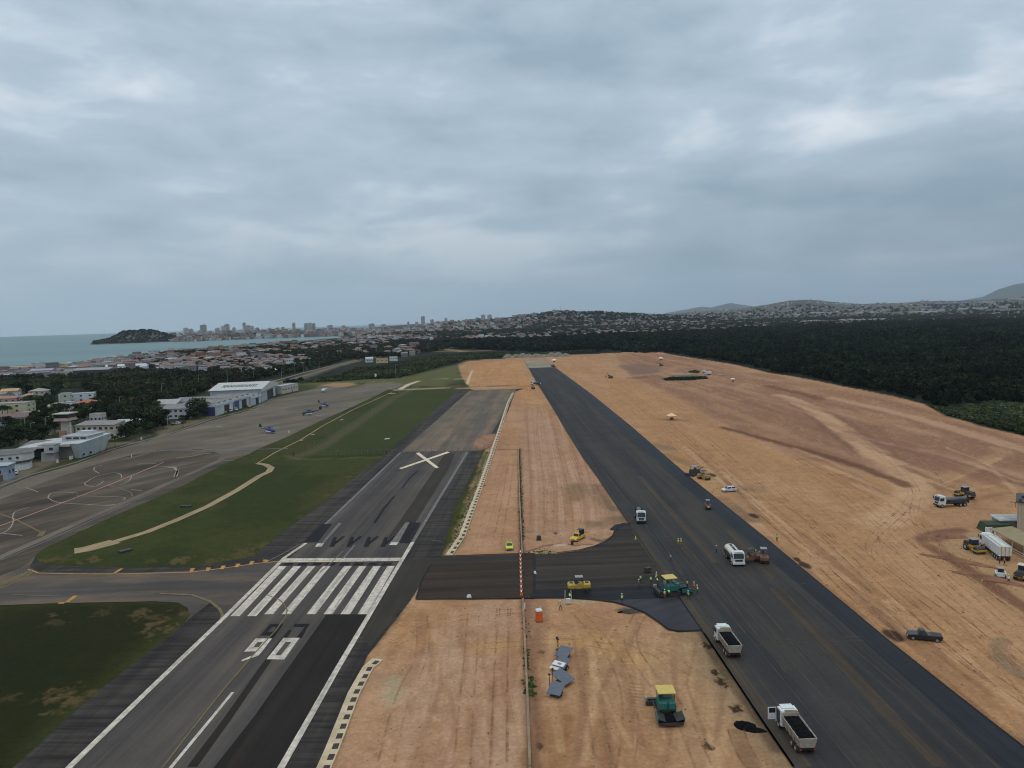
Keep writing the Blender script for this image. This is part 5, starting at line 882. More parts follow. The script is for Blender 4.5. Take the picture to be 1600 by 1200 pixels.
# ---------------------------------------------------------------- towns
WALLS = [(.46, .45, .43), (.38, .34, .29), (.27, .21, .18), (.24, .15, .12), (.44, .45, .46), (.30, .25, .22), (.19, .18, .18)]; ROOFS = [(.26, .115, .075), (.21, .14, .11), (.18, .15, .13), (.33, .32, .31), (.13, .10, .09), (.22, .17, .145), (.15, .15, .15)]
def small_house(k):
    r = random.Random(k); w, d, h = r.uniform(8, 14), r.uniform(7, 11), r.choice((3.5, 4.5, 6.5, 7)); kd = r.choice(('hip', 'gable', 'gable', 'flat', 'mono'))
    mb = MB(); mb.box((0, 0, h/2-.3), (w, d, h+.6), 0, 0); rm = roof_mb(w, d, h, kd, r.uniform(1.2, 2.2)); mb.add(rm.v, rm.f, 1)
    for f in range(1 if h < 5 else 2):
        for i in range(3):
            for s in (-1, 1): mb.box((-w/2+w*(i+.5)/3, s*d/2, 1.6+f*3), (1.2, .14, 1.0), 0, 2)
    return mb.mesh('house', [wallmat(WALLS[k % 7]), roofmat(ROOFS[(k*3+k//7) % 7]), GLS])
HM = [small_house(k) for k in range(21)]
HN = [('white', 'cream', 'sandy', 'brick red', 'bright white', 'pinkish', 'grey')[k % 7]+' walled house with '+('terracotta', 'reddish', 'brown', 'pale grey', 'dark brown', 'tan', 'dark grey')[(k*3+k//7) % 7]+' roof' for k in range(21)]
def boxes_obj(name, items):
    n = len(items); V = np.zeros((n, 16, 3)); Fq = []; Cc = np.zeros((n, 16, 4)); base = np.array([(-1, -1), (1, -1), (1, 1), (-1, 1)])
    for i, (x, y, z, w, d, h, a, wc, rc) in enumerate(items):
        c, s = math.cos(a), math.sin(a); p = base*np.array([w/2, d/2]); p = np.stack([p[:, 0]*c-p[:, 1]*s+x, p[:, 0]*s+p[:, 1]*c+y], -1)
        V[i, 0:4, :2] = p; V[i, 4:8, :2] = p; V[i, 0:4, 2] = z-2; V[i, 4:8, 2] = z+h; pc = p.mean(0); q = pc+(p-pc)*1.07; r = pc+(p-pc)*.35; V[i, 8:12, :2] = q; V[i, 12:16, :2] = r; V[i, 8:12, 2] = z+h+.05; V[i, 12:16, 2] = z+h+(1.6 if h < 12 else .4)
        Cc[i, :8, :3] = wc; Cc[i, 8:, :3] = rc; Cc[i, :, 3] = 1; b = i*16
        for o in (0, 8): Fq += [(b+o+j, b+o+(j+1) % 4, b+o+4+(j+1) % 4, b+o+4+j) for j in range(4)]+[(b+o+4, b+o+5, b+o+6, b+o+7)]
    me = bpy.data.meshes.new(name); me.from_pydata(V.reshape(-1, 3).tolist(), [], Fq); at = me.color_attributes.new('Col', 'FLOAT_COLOR', 'POINT'); at.data.foreach_set('color', Cc.reshape(-1).astype(np.float32)); me.materials.append(bpy.data.materials.get('town_walls') or vcol_mat('town_walls', .85, ((.25, .25),), 0)); me.update(); return tag(new(name, me), kind='stuff')
def towns():
    cand = []
    Z = [([(0, 576), (100, 571), (200, 560), (300, 548.5), (400, 541), (520, 534), (560, 530), (600, 528), (640, 530), (600, 537), (520, 546), (470, 553), (400, 556), (300, 566), (200, 580), (100, 588), (0, 592)], 17, .74, 'in the coastal town by the bay'), ([(245, 564), (300, 562), (380, 561), (480, 561), (483, 570), (430, 583), (380, 586), (330, 582), (300, 584), (245, 579)], 14, .85, 'in the terracotta roofed quarter beyond the trees'), ([(480, 560), (520, 545), (600, 538), (640, 542), (650, 549), (620, 556), (560, 556), (500, 562)], 26, .6, 'among trees left of the highway'), ([(560, 529), (640, 524), (700, 519), (760, 519), (740, 532), (680, 536), (640, 532)], 24, .7, 'in the town beyond the blue warehouses'), ([(700, 533), (760, 527), (830, 521), (1000, 512.5), (1200, 505), (1330, 502), (1330, 506), (1200, 512), (1080, 518.5), (1000, 523), (900, 526), (800, 530), (740, 532)], 22, .8, 'in the dense quarter behind the mangrove wood'), ([(612, 557), (650, 543), (652, 551), (640, 558)], 18, .7, 'right of the roadside buildings')]
    for zi, (poly, sp, keep, lab) in enumerate(Z):
        X, Y = scatter(poly, sp, 100+zi, .35)
        for x, y in zip(X, Y):
            if RNG.random() > keep or fbm(np.array([x*.012+5]), np.array([y*.012]))[0] > .56 and zi in (0, 2, 3): continue
            cand.append((math.hypot(x, y), x, y, lab))
    cand.sort(key=lambda c: c[0]); far = []
    for i, (d, x, y, lab) in enumerate(cand):
        if i < 262:
            k = RNG.integers(0, 21); o = new('house', HM[k]); o.location = (x, y, 0); o.rotation_euler = (0, 0, RNG.choice((.1, .25, 1.67, .4))+RNG.normal()*.08); o.scale = (1, 1, RNG.uniform(.85, 1.3)); tag(o, HN[k]+' '+lab, 'house', 'small houses '+lab)
        else: far.append((x, y, 0, RNG.uniform(9, 18), RNG.uniform(8, 15), RNG.choice((4, 5, 7, 9, 13), p=(.3, .3, .22, .12, .06)), RNG.uniform(0, 1.5)))
    def G(px, d): r = ray(px, 600); k = d/math.hypot(r.x, r.y); return r.x*k, r.y*k
    for px0, px1, d0, d1, n, hs in ((270, 560, 3420, 4300, 900, (5, 7, 10, 14, 20)), (560, 840, 3300, 5200, 1700, (4, 5, 7, 10, 16)), (840, 1180, 3250, 4100, 900, (4, 5, 7)), (940, 1250, 3300, 4700, 700, (4, 5, 7)), (1190, 1620, 2900, 4200, 300, (4, 5, 8)), (560, 700, 2500, 3300, 350, (4, 6, 9)), (1000, 1640, 4200, 7600, 1500, (5, 7, 9)), (1180, 1640, 2700, 3500, 420, (5, 7, 9)), (960, 1150, 4000, 5200, 500, (4, 6))):
        for k in range(n):
            px = RNG.uniform(px0, px1); d = RNG.uniform(d0, d1); x, y = G(px, d)
            if fbm(np.array([x*.006]), np.array([y*.006]))[0] > .53 and px > 840: continue
            far.append((x, y, gz(x, y), RNG.uniform(9, 22), RNG.uniform(8, 18), RNG.choice(hs)*RNG.uniform(.8, 1.2), RNG.uniform(0, 1.5)))
    it = []
    for f in far: wc = np.array(WALLS[RNG.integers(0, 7)])*RNG.uniform(.75, 1.2); it.append((*f, tuple(wc), tuple(np.array(ROOFS[RNG.integers(0, 7)])*RNG.uniform(.8, 1.3))))
    boxes_obj('distant_town', it)
    # industrial sheds on the right and apartment rows
    sheds = [(1425, 485, 6100, 260, 40, 9, (.46, .30, .22), 'rust coloured'), (1471, 482.5, 6400, 310, 60, 12, (.10, .16, .34), 'dark blue roofed'), (1440, 489, 5200, 150, 30, 8, (.55, .56, .56), 'white'), (1478, 488, 5400, 120, 50, 10, (.56, .57, .58), 'tall white'), (1520, 487, 5600, 170, 40, 8, (.52, .56, .60), 'pale blue'), (1530, 480.5, 6800, 260, 40, 9, (.44, .48, .54), 'slate grey'), (1575, 485, 5600, 110, 40, 9, (.50, .52, .55), 'silver'), (1590, 478, 6900, 150, 50, 10, (.48, .51, .55), 'light grey'), (1277, 491.5, 5400, 95, 30, 8, (.54, .54, .52), 'cream white'), (1332, 490.5, 5300, 120, 40, 9, (.50, .50, .48), 'pale beige'), (1316, 480.5, 7400, 60, 30, 8, (.55, .55, .56), 'far white'), (1238, 479.5, 7600, 70, 30, 8, (.52, .53, .54), 'small far white'), (1362, 480, 7400, 60, 30, 8, (.46, .46, .46), 'small far grey')]
    for px, py, d, w, dd, h, c, nm in sheds:
        x, y = G(px, d); z = PD(px, py, d).z; g = gz(x, y); z = g; t = empty('factory_shed', (x, y, z), -math.atan2(x, y)); MB().box((0, 0, h*.35-3), (w, dd*.6, h*.7+6)).build('wall', wallmat(tuple(v*.66 for v in c)), t); roof_mb(w, dd*.6, h*.7, 'gable', 2).build('roof', roofmat(tuple(v*.72 for v in c)), t); tag(t, nm+' factory shed in the industrial area far right', 'factory', 'factory sheds on the far right')
    def tower(px, top, bw, d, col, lab, n=1, cat='apartment tower', floors=None):
        x, y = G(px, d); g = gz(x, y); zt = PD(px, top, d).z; h = max(6, zt-g); w = bw*d/CF; t = empty('apartment_tower', (x, y, g), -math.atan2(x, y)+RNG.normal()*.2)
        MB().box((0, 0, h/2-2), (w, w*.7, h+4)).build('wall', wallmat(col), t); MB().box((0, 0, h+.3), (w*1.04, w*.74, .6)).box((w*.1, 0, h+2.1), (w*.4, w*.3, 3)).build('roof', roofmat(tuple(v*.8 for v in col)), t)
        nf = max(2, int(h/3.2)); mb = MB()
        for f in range(nf): mb.box((0, -w*.35, 1.6+f*h/nf), (w*.86, .3, 1.2)); mb.box((w*.5, 0, 1.6+f*h/nf), (.3, w*.5, 1.2))
        mb.build('window_band', paint('tower_glass', (.12, .13, .15), .5), t); tag(t, lab, cat, 'skyline apartment towers'); return t
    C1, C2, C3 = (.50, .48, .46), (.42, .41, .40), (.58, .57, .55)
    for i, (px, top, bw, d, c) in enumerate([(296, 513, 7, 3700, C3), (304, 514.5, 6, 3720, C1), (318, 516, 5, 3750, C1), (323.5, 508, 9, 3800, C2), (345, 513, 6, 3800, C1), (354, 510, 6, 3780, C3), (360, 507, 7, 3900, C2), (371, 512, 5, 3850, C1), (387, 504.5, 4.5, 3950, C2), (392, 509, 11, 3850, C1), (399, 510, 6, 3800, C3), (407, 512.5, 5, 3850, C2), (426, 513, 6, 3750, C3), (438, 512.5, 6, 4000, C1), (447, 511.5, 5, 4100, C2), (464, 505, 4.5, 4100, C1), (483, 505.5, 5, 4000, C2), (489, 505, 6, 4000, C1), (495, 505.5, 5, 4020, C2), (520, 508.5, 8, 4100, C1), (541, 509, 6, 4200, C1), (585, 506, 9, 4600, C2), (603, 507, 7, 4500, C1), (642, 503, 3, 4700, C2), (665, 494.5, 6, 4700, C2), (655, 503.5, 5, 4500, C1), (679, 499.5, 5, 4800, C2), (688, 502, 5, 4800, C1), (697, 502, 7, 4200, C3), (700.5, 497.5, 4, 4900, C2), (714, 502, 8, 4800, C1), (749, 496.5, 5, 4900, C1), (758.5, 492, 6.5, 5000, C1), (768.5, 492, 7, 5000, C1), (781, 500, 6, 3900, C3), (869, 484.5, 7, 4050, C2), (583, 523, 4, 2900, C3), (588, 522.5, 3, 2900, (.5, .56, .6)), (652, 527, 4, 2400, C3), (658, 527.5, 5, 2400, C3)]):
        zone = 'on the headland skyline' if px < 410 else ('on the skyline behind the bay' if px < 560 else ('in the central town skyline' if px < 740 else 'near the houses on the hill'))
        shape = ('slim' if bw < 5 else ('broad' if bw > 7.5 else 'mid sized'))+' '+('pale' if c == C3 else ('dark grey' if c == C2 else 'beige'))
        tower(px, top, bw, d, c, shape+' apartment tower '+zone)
    for i, px in enumerate([1254, 1260, 1266, 1273, 1279, 1316, 1322, 1328, 1335, 1341, 1348, 1358, 1366, 1374, 1380, 1404, 1443, 1450, 1455, 1478, 1490, 1505, 1515, 1562, 1585, 1592]):
        x, y = G(px, 2950+RNG.uniform(-60, 60)); t = empty('apartment_block', (x, y, 0), -math.atan2(x, y)); h = 13 if px < 1400 else 9; c = (.55, .52, .46) if px < 1400 else ((.44, .30, .24) if 1470 < px < 1520 else (.55, .55, .54)); MB().box((0, 0, h/2-2), (13, 12, h+4)).build('wall', wallmat(c), t); roof_mb(13, 12, h, 'gable', 1.5).build('roof', roofmat((.38, .30, .24)), t)
        tag(t, ('cream' if px < 1400 else 'low pale')+' apartment block just above the right wood', 'apartment block', 'apartment blocks beyond the right wood')
    # masts
    for px, top, d, lab, r in ((878.5, 477, 4080, 'tall antenna mast on the hill summit', 1.0), (868, 481, 4080, 'shorter mast left of the tall one on the hill summit', .5), (873.5, 482, 4080, 'thin mast between the two hill masts', .4), (170, 514, 3650, 'thin mast on the left tip of the headland', .5), (217, 513, 3720, 'mast on the headland summit', .6), (1398.5, 477, 6000, 'tall silo tower by the rust coloured factory', 3.0), (1432, 497, 3000, 'red and white mast above the right wood', .8), (1440.5, 468, 8200, 'pale tower on the far right ridge', 4)):
        x, y = G(px, d); g = gz(x, y); z = PD(px, top, d).z; mb = MB(); mb.cyl((0, 0, -1), (0, 0, z-g), r, r*.5, 6)
        for q in (.3, .6, .85): mb.cyl((-r*2, 0, (z-g)*q), (r*2, 0, (z-g)*q), r*.25, None, 4)
        o = mb.build('antenna_mast', paint('mast_paint', (.30, .30, .31), .6)); o.location = (x, y, g); tag(o, lab, 'mast')
towns()
# light poles seen against the trees
def pole(px, py, h, lab, arm=True, group='thin light poles behind the apron'):
    q = P(px, py); t = empty('light_pole', (q.x, q.y, 0)); MB().cyl((0, 0, 0), (0, 0, h), .14, .08, 6).build('post', paint('galvanised', (.38, .38, .37), .5, .3), t)
    if arm: MB().cyl((0, 0, h), (1.6, 0, h+.3), .06, .05, 5).box((1.9, 0, h+.3), (.8, .3, .14)).build('lamp_head', paint('lamp_grey', (.42, .42, .42), .5), t)
    tag(t, lab, 'light pole', group)
for i, (px, py, h, l) in enumerate([(41, 690, 17, 'left of the control tower'), (50, 688, 9, 'short, beside the track left of the tower'), (73, 680, 10, 'just left of the control tower'), (84, 676, 10, 'touching the control tower side'), (108, 706, 12, 'in front of the terminal roof'), (254, 628, 14, 'tall, at the left end of the grey roofed annex'), (284, 612, 12, 'in the tree belt left of the large hangar'), (311, 606, 12, 'in the trees just left of the large hangar'), (356, 601, 14, 'rising behind the large hangar roof'), (397, 596, 12, 'behind the right end of the large hangar'), (188, 645, 11, 'above the white annex trees'), (263, 674, 9, 'beside the apron by the parked cars'), (440, 590, 10, 'beside the near end of the highway'), (461, 584, 12, 'between the highway and the white slab'), (474, 582, 12, 'beside the tall trees by the highway'), (500, 576, 9, 'midway along the highway'), (619, 592, 14, 'on the grass beyond the apron end'), (669, 549, 14, 'far away beside the dark wood'), (640, 552, 12, 'far away by the roadside buildings')]): pole(px, py, h, 'thin grey light pole '+l)
# ================================================================ vehicles and machines
TYRE = paint('tyre_rubber', (.018, .018, .018), .85, 0, .3, 4, .5, (.16, .11, .07)); RIM = paint('wheel_rim', (.35, .34, .32), .5, .4, .2, 3); DKM = paint('dark_metal', (.03, .03, .032), .6, .2, .3, 2, .35, (.14, .10, .07)); CHR = paint('grey_steel', (.25, .25, .25), .5, .5, .2, 2)
WPN = paint('white_vehicle_paint', (.66, .67, .66), .35, 0, .05, 1, .30, (.38, .28, .19)); GLASS = paint('vehicle_glass', (.02, .025, .03), .12, 0, .2, 1); RED = paint('tail_red', (.35, .03, .02), .4); AMB = paint('head_lamp_lens', (.75, .72, .62), .2)
YELM = paint('machine_yellow', (.50, .32, .04), .5, 0, .12, 1.2, .4, (.18, .12, .07)); YELD = paint('dusty_yellow', (.34, .22, .07), .65, 0, .15, 1.2, .5, (.2, .14, .09)); BRN = paint('rusty_brown', (.16, .08, .045), .75, 0, .25, 1.5); TEAL = paint('teal_paint', (.010, .125, .10), .4, 0, .15, 1.2, .2, (.1, .08, .06)); CAN = paint('canopy_yellow', (.58, .42, .08), .55, 0, .08, .8, .3, (.45, .33, .16))
ASL = paint('asphalt_load', (.006, .006, .007), .95, 0, .6, 2); ASL.node_tree.nodes['Principled BSDF'].inputs['Specular IOR Level'].default_value = .05; GRYR = paint('grey_roof', (.26, .25, .25), .6, 0, .1, 1, .3, (.3, .22, .15)); ORG = paint('safety_orange', (.60, .11, .02), .55, 0, .1, 2); LIM = paint('hi_vis_lime', (.42, .72, .10), .7, 0, .1, 6); LIMC = paint('lime_car_paint', (.52, .58, .03), .35, 0, .05, 1, .15, (.3, .22, .12)); YEC = paint('yellow_car_paint', (.64, .40, .02), .35, 0, .05, 1, .2, (.3, .2, .12)); BLK = paint('black_car_paint', (.012, .013, .017), .3, 0, .3, 1, .2, (.12, .09, .07)); SIL = paint('silver_white_paint', (.60, .61, .63), .3, .1, .05, 1, .2, (.35, .26, .18))
CRMT = paint('cream_tank', (.62, .57, .45), .4, 0, .08, .8, .35, (.4, .3, .2))
def wheel(t, x, y, r, w, rim=True):
    s = 1 if x > 0 else -1; o = MB().cyl((x-s*w, y, r), (x, y, r), r, r*.97, 16).build('wheel', TYRE, t)
    if rim: MB().cyl((x-s*.01, y, r), (x+s*.03, y, r), r*.55, r*.5, 12).build('rim', RIM, o)
    return o
def face_to(a, b): p, q = P(*a), P(*b); return math.atan2(q.y-p.y, q.x-p.x)-math.pi/2
def put(o, px, py, rz, z=0.0): q = P(px, py, z); o.location = (q.x, q.y, z); o.rotation_euler = (0, 0, rz); return o
NZ = .21      # paved surface of the new runway
def truck(name, kind, paint_=WPN, open_door=None, L=8.2, tankm=CRMT):
    t = empty(name); W = 2.5
    MB().box((0, 0, .95), (.9, L-.6, .35)).box((0, -L/2+.5, .75), (2.2, .25, .25)).build('chassis', DKM, t)
    cy = L/2-1.0
    cab = MB(); prof = [(cy-1.0, .75), (cy+.95, .75), (cy+1.0, 1.75), (cy+.72, 3.0), (cy+.5, 3.2), (cy-.95, 3.2), (cy-1.0, 3.0)]
    cab.prism(prof, -W/2+.05, W/2-.05); c = cab.build('cab', paint_, t, bevel=.06)
    MB().add([(-W/2+.2, cy+1.012, 1.82), (W/2-.2, cy+1.012, 1.82), (W/2-.25, cy+.775, 2.95), (-W/2+.25, cy+.775, 2.95), (-W/2+.2, cy+.95, 1.82), (W/2-.2, cy+.95, 1.82), (W/2-.25, cy+.7, 2.95), (-W/2+.25, cy+.7, 2.95)], [(0, 1, 2, 3), (7, 6, 5, 4), (0, 4, 5, 1), (1, 5, 6, 2), (2, 6, 7, 3), (3, 7, 4, 0)]).build('windscreen', GLASS, c)
    for s in (-1, 1):
        if not (open_door and s == -1): MB().box((s*(W/2-.04), cy+.15, 2.3), (.06, 1.15, .85)).build('side_window', GLASS, c)
        else:
            dr = MB().box((-W/2-.62, cy+.72, 2.0), (1.2, .07, 1.9)).build('open_door', paint_, c); MB().box((-W/2-.62, cy+.72, 2.45), (.9, .10, .75)).build('door_window', GLASS, dr); MB().box((-W/2+.03, cy+.1, 1.95), (.08, 1.2, 1.9)).build('doorway', DKM, c)
        MB().box((s*(W/2+.2), cy+.85, 2.5), (.1, .22, .6)).build('mirror', DKM, c); MB().box((s*.88, cy+1.03, 1.05), (.42, .08, .24)).build('headlight', AMB, c)
    MB().box((0, cy+1.06, .72), (W-.05, .2, .38)).build('bumper', paint_ if kind != 'flat' else DKM, t); MB().box((0, cy+1.02, 1.4), (1.5, .06, .45)).build('grille', DKM, c); MB().box((0, cy+.2, 3.28), (1.7, 1.2, .12)).build('roof_hatch', paint_, c)
    wr = .52; ys = [cy+.1]+([-L/2+1.1, -L/2+2.4] if L < 9.5 else [-L/2+1.0, -L/2+2.2, -L/2+3.4, cy-1.6])
    for y in ys:
        for s in (-1, 1): wheel(t, s*W/2, y, wr, .42 if y > 0 else .6)
    by0, by1 = -L/2, cy-1.15; bl = by1-by0; bc = (by0+by1)/2
    if kind == 'dump':
        DB = paint('dump_bed', (.36, .32, .26), .6, 0, .1, .9, .7, (.24, .15, .09)); mb = MB(); h0, h1 = 1.25, 2.75
        mb.box((0, bc, h0), (W-.5, bl, .14))
        for s in (-1, 1): mb.add([(s*(W/2-.3), by0, h0), (s*(W/2-.3), by1, h0), (s*(W/2), by1, h1), (s*(W/2), by0, h1-.1), (s*(W/2-.4), by0, h0), (s*(W/2-.4), by1, h0), (s*(W/2-.09), by1, h1), (s*(W/2-.09), by0, h1-.1)], [(0, 1, 2, 3), (7, 6, 5, 4), (0, 4, 5, 1), (1, 5, 6, 2), (2, 6, 7, 3), (3, 7, 4, 0)])
        mb.add([(-W/2+.3, by1, h0), (W/2-.3, by1, h0), (W/2, by1, h1+.25), (-W/2, by1, h1+.25), (-W/2+.3, by1-.1, h0), (W/2-.3, by1-.1, h0), (W/2, by1-.1, h1+.25), (-W/2, by1-.1, h1+.25)], [(0, 1, 2, 3), (7, 6, 5, 4), (0, 4, 5, 1), (1, 5, 6, 2), (2, 6, 7, 3), (3, 7, 4, 0)])
        b = mb.build('dump_bed', DB, t); MB().add([(-W/2+.3, by0-.02, h0), (W/2-.3, by0-.02, h0), (W/2, by0-.02, h1-.15), (-W/2, by0-.02, h1-.15), (-W/2+.3, by0-.1, h0), (W/2-.3, by0-.1, h0), (W/2, by0-.16, h1-.15), (-W/2, by0-.16, h1-.15)], [(0, 3, 2, 1), (7, 4, 5, 6), (0, 1, 5, 4), (1, 2, 6, 5), (2, 3, 7, 6), (3, 0, 4, 7)]).build('tailgate', DB, b)
        for k in range(5):
            for s in (-1, 1): MB().box((s*(W/2-.1), by0+.5+k*(bl-1)/4, 2.0), (.16, .12, 1.3)).build('bed_rib', DB, b)
        n = 9; vs = []; rr = random.Random(3)
        for i in range(n):
            for j in range(n): u, v = i/(n-1), j/(n-1); vs.append((-W/2+.14+(W-.28)*u, by0+.1+(bl-.25)*v, 2.52+.36*math.sin(3.14*u)*math.sin(3.14*v)+rr.uniform(-.05, .05)))
        MB().add(vs, [(i*n+j, (i+1)*n+j, (i+1)*n+j+1, i*n+j+1) for i in range(n-1) for j in range(n-1)]).build('asphalt_load', ASL, b)
        MB().box((0, by1+.35, 2.95), (2.1, .8, .1)).build('cab_guard', DB, b); MB().box((.2, by1+.25, 3.1), (1.8, .3, .2)).build('tarp_roll', paint('tarp_tan', (.35, .26, .15), .9), b)
        for s in (-1, 1): MB().box((s*.95, by0-.12, .95), (.3, .08, .16)).build('tail_light', RED, t)
    elif kind == 'tank':
        rings = []
        for y, k in ((by0+.1, .82), (by0+.22, 1), (by1-.22, 1), (by1-.1, .82)): rings.append([(1.12*k*math.cos(a), y, 2.15+.78*k*math.sin(a)) for a in np.linspace(0, 2*math.pi, 19)[:-1]])
        b = MB().loft(rings).build('tank', tankm, t, smooth=False); MB().cyl((0, bc, 2.9), (0, bc, 3.1), .35, .32, 12).build('manhole', CHR, b); MB().box((0, bc, 2.95), (.5, bl*.8, .05)).build('walkway', DKM, b)
        for s in (-1, 1): MB().box((s*1.0, bc, 1.3), (.4, bl*.7, .5)).build('side_locker', DKM, t); MB().cyl((s*.3, by1-.4, 2.9), (s*.3, by1-.4, 3.7), .03, None, 5).build('rail_post', CHR, b)
        MB().box((0, by0-.05, 1.1), (2.3, .1, .5)).build('rear_spray_bar', DKM, t)
    elif kind == 'box':
        h0, h1 = 1.3, 3.35; mb = MB(); mb.box((0, bc, h0), (W, bl, .2))
        for s in (-1, 1): mb.box((s*(W/2-.05), bc, (h0+h1)/2), (.1, bl, h1-h0))
        mb.box((0, by1-.06, (h0+h1)/2), (W-.2, .1, h1-h0)); b = mb.build('tipper_body', WPN, t); MB().box((0, by0-.06, (h0+h1)/2), (W, .1, h1-h0)).build('tailgate', CRMT, b); MB().box((0, bc, h1-.12), (.9, bl*.98, .22), topy=1).build('rolled_tarp', CRMT, b); MB().box((-.7, bc, h1-.25), (1.0, bl*.97, .1)).box((.7, bc, h1-.25), (1.0, bl*.97, .1)).build('cover', paint('tarp_grey', (.48, .48, .46), .8), b)
        for s in (-1, 1): MB().box((s*1.0, by0-.14, 1.1), (.3, .06, .3)).build('tail_light', RED, t)
        for k in range(3): MB().box((-.75+k*.75, by0-.12, 2.3), (.08, .06, 1.9)).build('tailgate_bar', CHR, b)
    elif kind == 'flat':
        b = MB().cyl((0, by0+.3, 1.95), (0, by1-.5, 1.95), .62, None, 14).build('dark_tank', paint('dull_tank', (.10, .10, .11), .5, .2, .3, 1, .4, (.2, .14, .1)), t); MB().box((0, bc, 1.25), (2.3, bl, .2)).build('deck', DKM, t); MB().box((.6, by1-.25, 2.1), (.5, .3, 1.3)).build('cream_locker', CRMT, t); MB().box((-.4, by1-.2, 1.9), (.4, .3, .9)).build('water_can', WPN, t)
        for s in (-1, 1): MB().box((s*1.1, bc-.4, 1.6), (.08, bl*.8, .5)).build('side_rail', DKM, t)
        MB().box((0, by0-.1, 1.5), (2.2, .3, 1.1)).build('rear_box', DKM, t)
    return t
H_N = lambda a: face_to(a, (768+(a[0]-768)*.5, 499+(a[1]-499)*.5))     # heading away along the new runway
t = truck('dump_truck', 'dump'); t.scale = (.95, .92, .88); put(t, 1137, 1014, H_N((1137, 1014)), NZ); tag(t, 'white cab dump truck loaded with black asphalt, nearer the paving crew', 'dump truck', 'dump trucks on the new runway')
t = truck('dump_truck', 'dump', open_door=True); t.scale = (.95, .92, .88); put(t, 1243, 1155, H_N((1243, 1155)), NZ); tag(t, 'white cab dump truck loaded with asphalt, driver door standing open', 'dump truck', 'dump trucks on the new runway')
t = truck('tank_truck', 'flat', L=8.6); put(t, 1000, 812, face_to((1000, 812), (1009, 838)), NZ); tag(t, 'white cab truck with dark rear body facing the camera at the left runway edge', 'truck')
t = truck('tanker_truck', 'tank', L=8.2); t.scale = (1.08, 1, .95); put(t, 1147, 876, face_to((1147, 876), (1161, 893)), NZ); tag(t, 'cream tanker truck with lit headlights beside the brown rollers', 'tanker truck')
t = truck('water_truck', 'flat', L=8.8); put(t, 1486, 791, face_to((1486, 791), (1440, 794))); tag(t, 'white cab truck with dark tank body on the ochre ground far right', 'truck')
t = truck('tipper_truck', 'box', L=11.5); put(t, 1554, 865, face_to((1554, 865), (1530, 846))); tag(t, 'long white tipper truck parked beside the canopy on the right', 'truck')
def car(name, kind, pt, L=4.5):
    t = empty(name); W = 1.85; h = L/2
    if kind == 'pickup': low = [(-h, .5), (-h, 1.05), (-h+.05, 1.08), (h-1.35, 1.1), (h-.25, .98), (h, .82), (h, .48), (h-.1, .34), (-h+.1, .36)]; top = (-.55, 1.05, .1, .75, 1.78)
    elif kind == 'suv': low = [(-h, .5), (-h, 1.0), (-h+.1, 1.1), (h-1.3, 1.08), (h-.2, .92), (h, .75), (h, .42), (h-.1, .32), (-h+.1, .34)]; top = (-h+.12, 1.25, -h+.5, .45, 1.68)
    else: low = [(-h, .5), (-h, .95), (-h+.3, 1.02), (h-1.15, 1.0), (h-.2, .86), (h, .7), (h, .4), (h-.1, .3), (-h+.1, .32)]; top = (-h+.25, 1.1, -h+.75, .35, 1.5)
    rings = []
    for x, k in ((-W/2, .93), (-W/2+.12, 1), (W/2-.12, 1), (W/2, .93)): rings.append([(x, y*(1 if abs(x) < W/2 else .97), .68+(z-.68)*k) for y, z in low])
    b = MB().loft(rings).build('body', pt, t, bevel=.04); y0, y1, ty0, ty1, zt = top; zb = 1.0
    r0, r1 = W/2-.1, W/2-.28
    MB().add([(-r0, y0, zb), (r0, y0, zb), (r0, y1, zb), (-r0, y1, zb), (-r1, ty0, zt), (r1, ty0, zt), (r1, ty1, zt), (-r1, ty1, zt)], [(3, 2, 1, 0), (4, 5, 6, 7), (0, 1, 5, 4), (1, 2, 6, 5), (2, 3, 7, 6), (3, 0, 4, 7)]).build('cabin', pt, t, bevel=.05)
    def pane(nm, a, b_, c, d, off_=.015):
        n = (Vector(b_)-Vector(a)).cross(Vector(d)-Vector(a)).normalized(); cen = (Vector(a)+Vector(b_)+Vector(c)+Vector(d))/4; ps = [cen+(Vector(p)-cen)*.86 for p in (a, b_, c, d)]
        if n.dot(cen-Vector((0, (y0+y1)/2, 1.3))) < 0: n = -n
        MB().add([p+n*off_ for p in ps]+[p-n*.01 for p in ps], [(0, 1, 2, 3), (7, 6, 5, 4), (0, 4, 5, 1), (1, 5, 6, 2), (2, 6, 7, 3), (3, 7, 4, 0)]).build(nm, GLASS, t)
    pane('windscreen', (-r0, y1, zb), (r0, y1, zb), (r1, ty1, zt), (-r1, ty1, zt)); pane('rear_window', (-r0, y0, zb), (r0, y0, zb), (r1, ty0, zt), (-r1, ty0, zt)); ym, tm_ = (y0+y1)/2, (ty0+ty1)/2
    for s in (-1, 1):
        pane('side_window', (s*r0, y0, zb), (s*r0, ym, zb), (s*r1, tm_, zt), (s*r1, ty0, zt)); pane('side_window', (s*r0, ym, zb), (s*r0, y1, zb), (s*r1, ty1, zt), (s*r1, tm_, zt))
        MB().box((s*(W/2-.3), h+.0, .72), (.38, .08, .18)).build('headlight', AMB, t); MB().box((s*(W/2-.22), -h-.0, .85), (.22, .08, .22)).build('tail_light', RED, t); MB().box((s*(W/2+.08), y1-.25, 1.08), (.16, .14, .14)).build('mirror', pt, t)
        for y in (h-.85, -h+.85): wheel(t, s*(W/2+.01), y, .36, .24)
    if kind == 'pickup': MB().box((0, -h+.95, 1.085), (W-.34, 1.55, .05)).build('bed_cover', DKM, t)
    MB().box((0, h+.01, .5), (W*.55, .06, .14)).build('grille', DKM, t)
    return t
